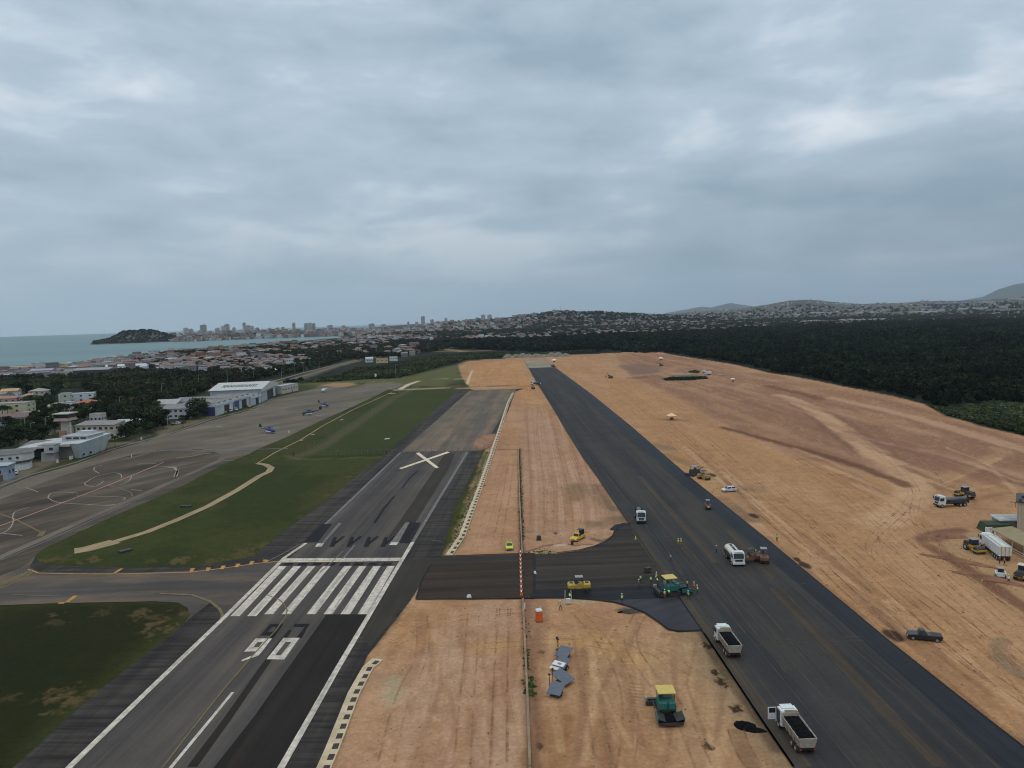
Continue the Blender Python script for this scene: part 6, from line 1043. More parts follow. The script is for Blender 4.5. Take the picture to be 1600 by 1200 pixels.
t = car('pickup_truck', 'pickup', BLK, 5.3); put(t, 1444, 999, face_to((1460, 1000), (1420, 996))); tag(t, 'black pickup parked on the bare earth near the runway edge', 'pickup')
t = car('utility_car', 'suv', SIL, 4.4); put(t, 1139, 768, face_to((1145, 768), (1130, 769))); tag(t, 'silver white utility car on the ochre ground beside the new runway', 'car')
t = car('lime_car', 'hatch', LIMC, 4.0); MB().box((0, -.3, 1.56), (1.1, .25, .12)).build('light_bar', RED, t); put(t, 796, 857, face_to((796, 850), (797, 866))); tag(t, 'bright lime car facing the camera above the milled road', 'car')
t = car('yellow_pickup', 'pickup', YEC, 5.0); MB().box((0, -2.0, 1.7), (1.5, .08, 1.3)).box((0, -1.3, 2.3), (1.4, 1.4, .06)).build('equipment_rack', DKM, t); put(t, 903, 843, face_to((912, 838), (893, 848))); tag(t, 'yellow pickup with a dark equipment rack beside the link road', 'pickup')
t = car('parked_car', 'suv', SIL, 4.4); put(t, 24, 741, .6); tag(t, 'white car parked beside the blue grey shed at the left edge', 'car')
for i, (px, py, c, lab) in enumerate([(343, 647, SIL, 'pale car parked first in the row before the white hangar'), (350, 645.5, YEC, 'yellow cart like car in the row before the white hangar'), (361, 643, SIL, 'white car parked by the blue hangar doors'), (369, 641, SIL, 'white van like car nearest the apron before the blue doors'), (388, 636, YEC, 'orange yellow vehicle before the pale hangar')]):
    t = car('parked_car', 'suv', c, 4.6); put(t, px, py, AB+1.2+i*.3); tag(t, lab, 'car', 'vehicles parked before the hangars')
for i, (px, py, lab) in enumerate([(270, 664, 'left'), (276, 663, 'middle'), (284, 662, 'right')]):
    t = car('parked_car', 'hatch', (BLK, SIL, BLK)[i], 4.2); put(t, px, py, .4+i); tag(t, lab+' one of three cars parked under the grey roofed annex', 'car', 'cars by the annex')
def paver(name, side=-1):
    t = empty(name)
    b = MB(); b.box((0, -.6, 1.55), (2.4, 2.6, 1.1), top=.96).build('engine_body', TEAL, t, bevel=.05); MB().box((-.62, .55, 1.9), (1.05, 1.0, .9), top=.85).build('front_panel', TEAL, t, bevel=.04); MB().box((.62, .55, 1.9), (1.05, 1.0, .9), top=.85).build('front_panel', TEAL, t, bevel=.04)
    for s in (-1, 1):
        MB().prism([(-2.0, .0), (1.9, .0), (2.2, .35), (1.9, .85), (-2.0, .85), (-2.3, .4)], s*1.0-.22, s*1.0+.22).build('crawler_track', DKM, t)
        MB().add([(s*.3, 1.2, .75), (s*.3, 3.2, .7), (s*1.75, 3.3, 1.25), (s*1.75, 1.2, 1.35), (s*.3, 1.2, .65), (s*.3, 3.2, .6), (s*1.83, 3.3, 1.22), (s*1.83, 1.2, 1.3)], [(0, 1, 2, 3), (7, 6, 5, 4), (0, 4, 5, 1), (1, 5, 6, 2), (2, 6, 7, 3), (3, 7, 4, 0)]).build('hopper_wing', DKM, t)
        MB().box((s*1.8, 2.2, 1.1), (.1, 2.2, .75)).build('hopper_side', TEAL, t)
        for y in (-1.75, .15): MB().cyl((s*1.05, y, 2.0), (s*1.05, y, 3.5), .045, None, 6).build('canopy_post', DKM, t)
    MB().box((0, 2.2, .72), (3.4, 2.2, .3)).build('hopper_load', ASL, t); MB().box((0, 3.35, .55), (3.3, .2, .4)).build('push_roller', DKM, t)
    MB().box((0, -.8, 3.58), (2.5, 2.5, .14)).build('canopy', CAN, t, bevel=.03); MB().box((0, -1.5, 2.3), (1.9, .5, .5)).build('control_console', CHR, t); MB().box((.6, -1.3, 2.55), (.5, .5, .5)).box((.6, -1.52, 2.9), (.5, .1, .6)).build('seat', DKM, t)
    MB().cyl((-.9, -.1, 2.1), (-.9, -.1, 3.1), .08, None, 8).build('exhaust', CHR, t)
    MB().box((-.5*side, -2.9, .45), (4.0, .8, .6)).box((-.5*side, -3.1, .9), (3.8, .5, .1)).build('screed', DKM, t)
    for s in (-1, 1): MB().box((s*1.5, -2.0, .7), (.14, 2.0, .2)).build('tow_arm', DKM, t); MB().box((s*1.95-.5*side, -2.9, .9), (.3, .7, .9)).build('screed_end', GRYR if s*side < 0 else DKM, t)
    return t
t = paver('asphalt_paver'); t.scale = (1, 1, .92); put(t, 1042, 1117, face_to((1040, 1108), (1052, 1140))); tag(t, 'green paver with yellow canopy standing alone on bare earth, black hopper toward the camera', 'paver', 'green asphalt pavers')
t = paver('asphalt_paver', 1); put(t, 1052, 928, face_to((1030, 926), (1080, 921)), NZ); tag(t, 'green paver with yellow canopy laying fresh asphalt amid the crew', 'paver', 'green asphalt pavers')
def tyre_roller(name, pt, roofm=GRYR, L=4.6, canopy=True):
    t = empty(name)
    for s in (-1, 1):
        rings = [[(x*k, s*(L/2-.75)+y*k, z) for x, y in ((-.95, -.7), (.95, -.7), (1.0, .5), (.7, .8), (-.7, .8), (-1.0, .5))] for k, z in ((.95, .75), (1, 1.0), (1, 1.5), (.82, 1.75))]
        if s < 0: rings = [[(x, 2*s*(L/2-.75)-y, z) for x, y, z in r][::-1] for r in rings]
        b = MB().loft(rings).build('ballast_body', pt, t, bevel=.05); MB().box((0, s*(L/2-.7), 1.78), (1.0, .7, .05)).build('body_hatch', DKM, b)
        for i in range(4): MB().cyl((-.92+i*.48, s*(L/2-.7), .5), (-.54+i*.48, s*(L/2-.7), .5), .5, .5, 14).build('smooth_tyre', TYRE, t)
    MB().box((0, 0, .95), (1.1, 1.9, .6)).box((0, .25, 1.5), (1.2, .9, .5)).build('operator_platform', pt, t); MB().box((0, -.25, 1.75), (.5, .5, .15)).box((0, -.48, 2.05), (.5, .1, .5)).build('seat', DKM, t); MB().cyl((0, .1, 1.7), (0, .3, 2.1), .03, None, 6).cyl((0, .27, 2.08), (0, .32, 2.11), .2, .2, 12).build('steering_wheel', DKM, t)
    if canopy:
        for x in (-.55, .55):
            for y in (-.6, .6): MB().cyl((x, y, 1.4), (x, y, 2.95), .035, None, 5).build('canopy_post', DKM, t)
        MB().box((0, 0, 3.0), (1.4, 1.6, .1)).build('canopy', roofm, t)
    return t
t = tyre_roller('tyre_roller', YELM); put(t, 905, 923, face_to((890, 924), (920, 923)), .18); tag(t, 'yellow rubber tyred roller with grey canopy on the hot asphalt strip', 'roller')
t = tyre_roller('tyre_roller', BRN, DKM); put(t, 1173, 878, face_to((1173, 878), (1190, 876)), NZ); tag(t, 'dark brown roller just right of the cream tanker', 'roller', 'brown rollers beside the tanker')
t = tyre_roller('tyre_roller', BRN, GRYR); put(t, 1193, 877, face_to((1193, 877), (1198, 890)), NZ); MB().box((.9, -.3, 2.2), (1.8, .05, .05)).box((.9, -.3, 1.9), (1.8, .05, .05)).build('water_bar', CHR, t); tag(t, 'rust brown roller at the fresh lane edge, right of the dark brown one', 'roller', 'brown rollers beside the tanker')
t = tyre_roller('tyre_roller', YELD, DKM); put(t, 1100, 749, face_to((1090, 747), (1110, 751))); tag(t, 'dusty yellow brown roller on bare earth at the far runway edge', 'roller')
t = tyre_roller('compact_roller', BRN, GRYR, 3.6); MB().box((0, 1.9, 1.1), (.7, .06, .35)).build('work_light', AMB, t); t.scale = (.8, .8, .85); put(t, 1106, 795, face_to((1104, 790), (1110, 803)), NZ); tag(t, 'small roller with bright front panel driving down the new runway', 'roller')
def dark_paver(name):
    t = empty(name); MB().box((0, -.3, 1.4), (2.3, 3.2, 1.2), top=.9).build('engine_body', DKM, t, bevel=.05)
    for s in (-1, 1):
        MB().prism([(-1.9, .0), (1.8, .0), (2.1, .35), (1.8, .8), (-1.9, .8), (-2.2, .4)], s*1.0-.22, s*1.0+.22).build('crawler_track', DKM, t)
        for y in (-1.2, .6): MB().cyl((s*.95, y, 1.9), (s*.95, y, 3.1), .05, None, 5).build('canopy_post', DKM, t)
    MB().box((0, -.3, 3.15), (2.2, 2.2, .1)).build('canopy', GRYR, t); MB().box((0, 2.4, 1.2), (2.0, 2.0, .5), topy=1.3).build('conveyor', CHR, t); MB().box((0, -2.6, .5), (4.2, .9, .6)).build('screed', DKM, t); MB().cyl((-.4, 2.5, 1.5), (-.6, 5.2, 2.2), .12, .08, 6).build('boom', DKM, t); MB().box((.5, -.4, 2.3), (.6, .6, .6)).build('seat', DKM, t)
    return t
t = dark_paver('milling_machine'); put(t, 1086, 742, face_to((1080, 743), (1100, 739))); tag(t, 'dark tracked paving machine with a long boom behind the dusty roller', 'paving machine')
def compactor(name, pad=True):
    t = empty(name); MB().cyl((-1.05, 1.9, .75), (1.05, 1.9, .75), .75, None, 18).build('steel_drum', CHR if not pad else DKM, t)
    if pad:
        mb = MB()
        for i in range(5):
            for k in range(12): a = k*.5236+(i % 2)*.26; mb.box((-.85+i*.42, 1.9+math.cos(a)*.8, .75+math.sin(a)*.8), (.16, .14, .14))
        mb.build('drum_pads', CHR, t)
    fr = MB(); fr.box((0, 2.8, .8), (2.5, .2, .35)).box((-1.2, 1.9, .8), (.16, 1.8, .3)).box((1.2, 1.9, .8), (.16, 1.8, .3)).box((0, .9, .8), (2.4, .3, .4)).build('drum_frame', YELM, t); MB().box((0, -1.5, 1.45), (1.5, 2.2, 1.0), top=.9, sh=(0, .1)).build('engine_hood', DKM, t, bevel=.05); MB().box((0, -1.5, 1.0), (1.9, 2.0, .35)).build('yellow_side', YELM, t); MB().box((0, .1, 1.3), (1.6, 1.3, .5)).build('platform', YELM, t)
    MB().box((0, .1, 2.2), (1.5, 1.3, 1.2), top=.92).build('cab_glass', GLASS, t); MB().box((0, .1, 2.88), (1.8, 1.7, .12)).build('cab_roof', CRMT if not pad else GRYR, t)
    for s in (-1, 1): wheel(t, s*1.15, -1.3, .72, .55)
    return t
t = compactor('soil_compactor'); t.scale = (1.15,)*3; put(t, 1508, 778, face_to((1500, 777), (1522, 783))); t.rotation_euler.z += 3.14; tag(t, 'yellow and black soil compactor behind the white cab truck far right', 'soil compactor')
t = compactor('soil_compactor'); put(t, 1521, 861, face_to((1514, 858), (1532, 866))); tag(t, 'yellow sided padfoot compactor in front of the long white tipper', 'soil compactor')
t = compactor('soil_compactor', False); put(t, 1598, 904, face_to((1590, 904), (1610, 890))); tag(t, 'yellow machine cut off by the right edge beside the spoil bank', 'soil compactor')
t = empty('skid_loader'); MB().box((0, 0, .9), (1.5, 1.8, .9), top=.9).build('body', WPN, t, bevel=.08); MB().box((0, .1, 1.6), (1.1, 1.2, 1.0), top=.9).build('cab', GLASS, t); MB().box((0, .1, 2.15), (1.2, 1.3, .1)).build('cab_roof', GRYR, t)
for s in (-1, 1):
    MB().box((s*.85, .3, 1.2), (.2, 2.2, .25)).build('lift_arm', WPN, t)
    for y in (-.55, .55): wheel(t, s*.95, y, .4, .3)
MB().box((0, 1.7, .4), (1.8, .5, .6), top=.8).build('bucket', DKM, t); put(t, 1563, 903, face_to((1561, 890), (1566, 905))); tag(t, 'small white loader beside two workers by the spoil bank', 'loader')
# ---- helicopters
def helicopter(name, c1, c2, sc_=1.0):
    t = empty(name); rings = []
    for y, w, zc, hh in ((4.2, .1, 1.5, .15), (3.7, .75, 1.55, .65), (2.6, 1.1, 1.75, .95), (1.0, 1.15, 1.9, 1.1), (-1.2, 1.05, 2.0, 1.0), (-2.6, .6, 2.25, .6), (-4.2, .3, 2.45, .32), (-7.2, .2, 2.7, .22)): rings.append([(w*math.cos(a), y, zc+hh*math.sin(a)) for a in np.linspace(0, 2*math.pi, 13)[:-1]])
    b = MB().loft(rings).build('fuselage', c1, t, smooth=True); MB().box((0, 2.9, 1.95), (1.75, 1.1, .7), top=.7).build('cockpit_glass', GLASS, t); MB().box((0, 0, 1.15), (2.0, 4.2, .7)).build('belly', c2, t, bevel=.1)
    MB().box((0, -.3, 3.1), (1.1, 2.8, .7), top=.7).build('engine_cowling', c1, t, bevel=.1); MB().cyl((0, 0, 3.3), (0, 0, 3.9), .15, None, 8).build('rotor_mast', DKM, t)
    for k in range(4): a = .4+k*1.571; MB().box((math.cos(a)*3.4, math.sin(a)*3.4, 3.86), (6.2, .3, .05), a).build('rotor_blade', DKM, t)
    MB().prism([(-6.6, 2.6), (-7.4, 2.6), (-8.2, 4.4), (-7.5, 4.4)], -.08, .08).build('tail_fin', c1, t); MB().box((0, -7.0, 2.7), (2.4, .6, .08)).build('tailplane', c2, t); MB().cyl((.12, -7.7, 3.9), (.2, -7.7, 3.9), 1.1, None, 14).build('tail_rotor', DKM, t)
    for s in (-1, 1): wheel(t, s*1.3, -.8, .32, .22)
    MB().cyl((-.1, 3.0, .3), (.1, 3.0, .3), .3, None, 10).build('nose_wheel', TYRE, t); t.scale = (sc_,)*3; return t
NAVY = paint('navy_paint', (.03, .04, .16), .35); DGRN = paint('dark_teal_paint', (.02, .05, .07), .4)
for px, py, rz, c1, c2, s, lab in ((422, 677, -2.15, NAVY, WPN, .95, 'navy and white helicopter on the near part of the apron'), (482, 649, 2.1, DGRN, SIL, 1.0, 'dark teal helicopter between two navy ones on the apron'), (508, 636, -2.3, NAVY, WPN, .9, 'navy helicopter with white belly, far side of the dark teal one'), (506, 612.5, 3.0, WPN, SIL, .95, 'white helicopter parked alone at the far end of the apron')):
    t = helicopter('helicopter', c1, c2, s); put(t, px, py, rz, .03); tag(t, lab, 'helicopter', 'helicopters on the apron')
# ---- people
SKIN = paint('skin', (.22, .12, .08), .7); TRN = paint('navy_trousers', (.03, .035, .05), .9, 0, .3, 6); TRO = paint('orange_trousers', (.48, .11, .02), .85, 0, .1, 6); SHT = paint('grey_shirt', (.12, .12, .13), .9); SHP = paint('purple_shirt', (.20, .12, .30), .9); SHO = paint('orange_shirt', (.55, .10, .03), .9); HWH = paint('white_helmet', (.7, .7, .68), .4); HDK = paint('dark_hair', (.015, .012, .01), .9); SHW = paint('white_shirt', (.62, .62, .62), .8); BT = paint('boots', (.02, .018, .015), .8)
def person_mesh(pose):
    lean, step, arm = pose; J = {}
    J['pel'] = Vector((0, 0, .95)); up = Vector((0, math.sin(lean), math.cos(lean))); J['bel'] = J['pel']+up*.22; J['che'] = J['pel']+up*.42; J['nek'] = J['pel']+up*.56; J['hd0'] = J['pel']+up*.66+Vector((0, .02, 0)); J['hd1'] = J['pel']+up*.80+Vector((0, .03, 0))
    v = [J[k] for k in ('pel', 'bel', 'che', 'nek', 'hd0', 'hd1')]; R = [.16, .14, .17, .065, .10, .095]; E = [(0, 1), (1, 2), (2, 3), (3, 4), (4, 5)]
    def chain(root, pts):
        last = root
        for p, r in pts: v.append(Vector(p)); R.append(r); E.append((last, len(v)-1)); last = len(v)-1
        return last
    for s in (-1, 1):
        f = s*step; chain(0, [((s*.10, 0, .86), .105), ((s*.11, f*.5+.03, .48), .062), ((s*.12, f-.02, .10), .045), ((s*.12, f+.05, .045), .045), ((s*.125, f+.17, .035), .038)])
        sh = J['che']+Vector((s*.17, 0, .07)); a = arm if s > 0 else arm*.4; el = sh+Vector((s*.07, math.sin(a)*.28, -math.cos(a)*.28)); wr = el+Vector((0, math.sin(a+.5)*.26, -math.cos(a+.5)*.26)); d = (wr-el).normalized()
        h = chain(2, [(sh, .062), (el, .045), (wr, .03), (wr+d*.06, .034)]); pm = v[h]; sx = Vector((1, 0, 0))
        for k in range(4): q = pm+sx*((k-1.5)*.018); chain(h, [(q+d*(.05-.004*abs(k-1.5)), .009), (q+d*(.075+(.012 if k in (1, 2) else 0))+Vector((0, .01, 0)), .008)])
        chain(h, [(pm+Vector((0, .035, 0))+d*.0, .010), (pm+Vector((0, .05, 0))+d*.03, .009)])
    me = bpy.data.meshes.new('person'); me.from_pydata(v, E, []); o = bpy.data.objects.new('tmp', me); COL.objects.link(o); md = o.modifiers.new('s', 'SKIN')
    for i, sv in enumerate(me.skin_vertices[0].data): sv.radius = (R[i], R[i]*(.72 if i < 3 else 1)); sv.use_root = (i == 0)
    o.modifiers.new('u', 'SUBSURF').levels = 1; dg = bpy.context.evaluated_depsgraph_get(); dg.update(); out = bpy.data.meshes.new_from_object(o.evaluated_get(dg)); bpy.data.objects.remove(o); out.name = 'body'; return out, J, lean
POSE = [person_mesh(p) for p in ((.04, .05, .25), (.12, .22, .6), (.55, .12, .9))]
def person(px, py, rz, lab, pose=0, vest=LIM, trousers=TRN, hat=HWH, shirt=SHT, z=0.0, group='road workers'):
    me, J, lean = POSE[pose]; me = me.copy(); me.materials.clear()
    for m_ in (SKIN, shirt, trousers, BT): me.materials.append(m_)
    pl = J['pel']; n = Vector((0, math.sin(lean), math.cos(lean)))
    for p in me.polygons:
        c = p.center; hgt = (c-pl).dot(n); p.material_index = 3 if c.z < .12 else (2 if (c.z < .98 and hgt < .06 and abs(c.x) < .26) else (1 if hgt < .53 and (c-pl).length < .72 and not (abs(c.x) > .2 and hgt < .12) else 0)); p.use_smooth = True
    q = P(px, py, z); b = new('person', me); b.location = (q.x, q.y, z); b.rotation_euler = (0, 0, rz); T = Matrix.Translation(pl) @ Matrix.Rotation(-lean, 4, 'X')
    if vest is not None:
        rings = [[(w*math.cos(a), d*math.sin(a), zz) for a in np.linspace(0, 2*math.pi, 13)[:-1]] for zz, w, d in ((.0, .20, .15), (.2, .19, .14), (.40, .225, .155), (.53, .13, .10))]
        vo = MB().loft(rings).build('safety_vest', vest, b, smooth=True); vo.matrix_local = T; MB().loft([[(w*1.02*math.cos(a), d*1.02*math.sin(a), zz) for a in np.linspace(0, 2*math.pi, 13)[:-1]] for zz, w, d in ((.14, .195, .145), (.19, .193, .143))]).build('reflective_band', SHW, vo)
    hm = MB().loft([[(r*math.cos(a), r*1.1*math.sin(a), zz) for a in np.linspace(0, 2*math.pi, 13)[:-1]] for zz, r in ((.81, .135), (.82, .13), (.88, .11), (.93, .06))]).build('helmet' if hat is not HDK else 'hair', hat, b, smooth=True); hm.matrix_local = T
    fc = MB(); hy = .115
    for s in (-1, 1): fc.box((s*.035, hy, .745), (.025, .015, .015))
    f_ = fc.build('eyes', HDK, b); f_.matrix_local = T; nz_ = MB().box((0, hy+.01, .715), (.022, .03, .03)).build('nose', SKIN, b); nz_.matrix_local = T
    tag(b, lab, 'person', group); return b
W = [(972, 942, 0, 'worker in bright lime vest standing alone on the dark fillet', 0, LIM, TRN, HWH, SHT, .18), (876, 953, 2.2, 'worker in lime vest walking on bare earth left of the tripod board', 1, LIM, TRN, HWH, SHT, 0), (891, 939, .3, 'worker in lime vest beside the white survey frame', 2, LIM, TRN, HDK, SHT, .17),
     (1001, 911, .2, 'worker in dark clothes and lime vest behind the purple shirted one', 0, LIM, TRN, HDK, SHT, .17), (998.5, 919, 1.2, 'worker in purple shirt and white helmet left of the paver', 0, None, TRN, HWH, SHP, .17), (1017, 913, -.6, 'worker in lime vest midway between the purple shirted worker and the paver', 1, LIM, TRN, HDK, SHT, .17), (1026, 907, 2.4, 'worker in lime vest at the rear corner of the paver', 0, LIM, TRN, HWH, SHT, .17), (1028, 914, 1.0, 'crouched worker in lime vest right behind the paver screed', 2, LIM, TRN, HWH, SHT, .17),
     (1038.5, 935, .1, 'worker in lime vest and orange trousers beside the paver track, left of a pair', 0, LIM, TRO, HWH, SHT, .18), (1046, 933, .5, 'bending worker in pale vest beside the paver track, right of a pair', 2, LIM, TRN, HWH, SHW, .18), (1074, 919, -1.2, 'worker in lime vest at the green hopper of the paver', 0, LIM, TRN, HDK, SHT, .2), (1084.5, 923, .4, 'worker in orange clothes just right of the paver hopper', 0, ORG, TRO, HWH, SHO, NZ), (1090, 928, .9, 'worker in lime vest beside the orange clad one right of the paver', 1, LIM, TRN, HWH, SHT, NZ), (1076, 937, 2.0, 'worker walking in pale vest below the paver hopper', 1, LIM, TRN, HWH, SHT, NZ),
     (1060, 853, 2.6, 'worker in lime vest and orange trousers, left of a pair on the runway', 0, LIM, TRO, HWH, SHT, NZ), (1064, 852.5, 3.4, 'worker in lime vest, right of a pair on the runway', 0, LIM, TRO, HWH, SHT, NZ), (1048, 877, 1.3, 'worker in grey clothes with pale vest on the runway above the paver', 0, SHW, TRN, HDK, SHT, NZ), (1119.5, 864, .6, 'dark clothed worker alone left of the cream tanker', 0, None, TRN, HWH, SHT, NZ), (1181, 868, 1.8, 'worker in pale lime vest between the two brown rollers', 0, LIM, TRN, HDK, SHT, NZ), (1196.5, 879, .4, 'worker in lime vest in front of the rust brown roller', 2, LIM, TRN, HDK, SHT, NZ), (1214, 846, 2.9, 'worker in lime vest standing on the bare earth beyond the brown rollers', 0, LIM, TRN, HDK, SHT, 0),
     (1562, 881, .4, 'person in dark clothes and white helmet behind the small white loader', 0, None, TRN, HWH, SHT, 0), (1569.5, 883, 1.4, 'person in an orange shirt behind the small white loader', 0, ORG, TRN, HDK, SHO, 0), (1576, 912, -.5, 'person in white shirt right of the small white loader', 0, None, TRN, HWH, SHW, 0), (1538, 862, .8, 'person in orange between the padfoot compactor and the white tipper', 0, ORG, TRO, HDK, SHO, 0), (1095, 868 if False else 742, 1.0, 'person beside the dark tracked machine at the runway edge', 0, SHW, TRN, HDK, SHT, 0)]
for w_ in W: person(w_[0], w_[1], w_[2], w_[3], w_[4], w_[5], w_[6], w_[7], w_[8], w_[9])
# ---- smaller site things
t = empty('survey_frame'); MB().box((0, 0, .55), (.9, .5, .9)).build('crate', CRMT, t)
for x in (-.7, .7): MB().cyl((x, 0, 0), (x*.8, 0, 2.7), .05, None, 6).build('white_pole', WPN, t)
put(t, 888, 943, .1, .17); tag(t, 'pair of white poles over a pale crate beside the roller', 'survey frame')
t = empty('portable_toilet'); MB().box((0, 0, 1.05), (1.1, 1.1, 2.0)).build('cabin', ORG, t, bevel=.03); MB().box((0, 0, 2.15), (1.18, 1.18, .22), top=.85).build('roof', WPN, t); MB().box((0, -.57, 1.05), (.72, .06, 1.75)).build('door', ORG, t); MB().box((0, 0, .04), (1.25, 1.25, .1)).build('skid_base', DKM, t); MB().cyl((.35, .35, 2.2), (.35, .35, 2.6), .05, None, 8).build('vent_pipe', WPN, t)
put(t, 842.5, 970.5, .2); t.scale = (1.0, 1.0, 1.0); tag(t, 'orange portable toilet with white roof on bare earth', 'portable toilet')
PAN = paint('solar_panel_grey', (.10, .105, .13), .45, 0, .15, 2)
def panel_stand(name, px, py, rz, lab, w=2.3, d=2.6, tilt=.35, pole=True, white=False):
    t = empty(name); o = MB().box((0, 0, 0), (w, d, .08)).build('panel_board', PAN, t); o.location = (0, 0, 1.15); o.rotation_euler = (tilt, 0, 0)
    MB().box((0, 0, .05), (.06, d*.98, .02)).box((0, 0, .052), (w*.98, .05, .015)).build('panel_seam', paint('panel_seam', (.14, .14, .16), .6), o); MB().box((0, .2, .35), (1.5, 1.6, .5), top=.8).build('trailer_box', DKM, t)
    for s in (-1, 1): wheel(t, s*.9, .2, .3, .18)
    if pole: MB().cyl((-w/2-.25, d*.3, .2), (-w/2-.25, d*.3, 2.6), .05, None, 6).build('mast', DKM, t); MB().box((-w/2-.25, d*.3, 2.7), (.35, .2, .2)).build('lamp_head', DKM, t)
    if white: ob = MB().box((-.2, -.5, .14), (w*1.0, .95, .07)).build('white_board', WPN, o); MB().box((-.1, -.5, .19), (w*.3, .4, .02)).build('board_lettering', paint('faded_red_letters', (.32, .16, .14), .7), ob)
    if white: ob2 = MB().box((-.4, -1.45, .0), (w*.9, .6, .07)).build('white_board', CRMT, o)
    put(t, px, py, rz); tag(t, lab, 'panel trailer', 'grey panel trailers')
panel_stand('panel_trailer', 881, 1029, -.55, 'grey panel trailer topmost of the four, beside the yellow and black mast', 2.3, 2.5)
panel_stand('panel_trailer', 878, 1046, -.62, 'grey panel trailer with white boards lying on it, second from the top', 2.1, 2.3, .35, True, True)
panel_stand('panel_trailer', 880, 1068, .9, 'grey panel trailer turned sideways, third from the top', 2.5, 2.9)
panel_stand('panel_trailer', 869, 1087, -.45, 'grey panel trailer nearest the camera, lowest of the four', 2.2, 2.5)
t = empty('warning_mast'); MB().cyl((0, 0, 0), (0, 0, 2.2), .06, None, 6).build('post', DKM, t)
for z in (.6, 1.2): MB().cyl((0, 0, z), (0, 0, z+.3), .075, None, 8).build('yellow_band', CAN, t)
MB().box((0, 0, 2.35), (.45, .25, .4)).build('lamp_box', DKM, t); put(t, 871, 1018, 0); tag(t, 'short yellow banded mast with dark lamp box above the panel trailers', 'warning mast')
# barriers across the milled road
def barrier(): 
    t = empty('road_barrier'); MB().prism([(-.3, 0), (.3, 0), (.28, .2), (.12, .35), (.1, .8), (-.1, .8), (-.12, .35), (-.28, .2)], -.55, .55).build('body', ORG, t); MB().box((0, 0, .84), (1.12, .24, .1)).build('white_cap', WPN, t); return t
b0 = barrier(); kb = kids(b0)
for i, (px, py) in enumerate([(813.2, 867), (813.3, 873.5), (813.5, 880), (813.7, 886.5), (813.8, 893), (814, 900), (814.2, 907), (814.3, 914.5), (814.5, 922.5), (814.7, 930)]):
    t = b0 if i == 0 else copy_tree(b0, kb); put(t, px, py, 1.55, .14); tag(t, 'orange barrier with white cap in the row across the milled road', 'barrier', 'orange and white barriers across the milled road')
def thing_box(name, px, py, mb_mats, rz, lab, cat, z=0.0, sc_=1.0):
    t = empty(name)
    for nm, mb, mt in mb_mats: mb.build(nm, mt, t)
    t.scale = (sc_,)*3; put(t, px, py, rz, z); tag(t, lab, cat); return t
thing_box('generator', 1012, 894, [('housing', MB().box((0, 0, .6), (1.3, 1.0, .9), top=.9), DKM), ('towbar', MB().cyl((-.6, 0, .2), (-1.4, -.3, .2), .05, None, 5), DKM)], .3, 'small dark generator on the asphalt above the crew', 'generator', .17)
thing_box('generator', 842, 844, [('housing', MB().box((0, 0, .6), (1.1, .9, 1.1), top=.9), DKM), ('base', MB().box((0, 0, .06), (1.4, 1.0, .12)), BRN)], .1, 'dark box generator on bare earth left of the yellow pickup', 'generator')
thing_box('fuel_drum', 894, 851, [('drum', MB().cyl((0, 0, 0), (0, 0, 1.0), .35, None, 12), DKM), ('lid', MB().cyl((0, 0, 1.0), (0, 0, 1.06), .33, None, 12), BRN)], 0, 'dark drum just in front of the yellow pickup', 'drum')
thing_box('marker_cone', 993, 843, [('cone', MB().cyl((0, 0, 0), (0, 0, .9), .22, .05, 8), LIM), ('base', MB().box((0, 0, .03), (.5, .5, .06)), DKM)], 0, 'lime marker post in the dark corner of the link road', 'marker', .17)
thing_box('marker_cone', 930, 836, [('cone', MB().cyl((0, 0, 0), (0, 0, .7), .25, .05, 8), CAN), ('base', MB().box((0, 0, .03), (.5, .5, .06)), DKM)], 0, 'yellow marker cone on bare earth right of the yellow pickup', 'marker')
thing_box('white_sack', 733, 933, [('sack', MB().box((0, 0, .25), (1.0, .6, .5), top=.6), WPN)], .2, 'white sack on the lower edge of the milled road', 'sack', .14)
thing_box('white_sack', 836, 896, [('sack', MB().box((0, 0, .25), (.5, .9, .5), top=.6), WPN)], .2, 'white sack at the joint between milled and fresh link road', 'sack', .14)
thing_box('white_marker_board', 820, 953, [('board', MB().box((0, 0, .7), (.25, .1, 1.4)), WPN), ('foot', MB().box((0, 0, .05), (.5, .4, .1)), DKM)], 0, 'upright white marker board beside the kerb above the orange toilet', 'marker')
def pile(name, px, py, w, d, h, mt, lab, cat, seed, z=0.0, g=None, rz=0.0):
    r = random.Random(seed); n = 18; rings = []
    for k, t_ in ((1.0, 0), (.8, .28), (.5, .68), (.2, .94)): rings.append([(w/2*k*math.cos(a)*(1+r.uniform(-.16, .16)), d/2*k*math.sin(a)*(1+r.uniform(-.16, .16)), h*t_-.03+r.uniform(-.06, .06)*h*(t_ > 0)) for a in np.linspace(0, 2*math.pi, n+1)[:-1]])
    o = MB().loft(rings).build(name, mt, None, smooth=False); put(o, px, py, rz, z); tag(o, lab, cat, g); return o
GRV = paint('grey_gravel', A(112, 110, 104), .95, 0, .2, .4); PBR = paint('brown_soil_pile', A(118, 86, 66), .95, 0, .25, .6)
pile('asphalt_heap', 1164, 1134, 3.4, 2.6, .5, ASL, 'black asphalt heap beside the near runway edge', 'heap', 1, 0, None, -.5); pile('asphalt_heap', 1176, 1140, 3.6, 1.6, .4, ASL, 'flatter black asphalt heap touching the larger one', 'heap', 2, 0, None, -.3)
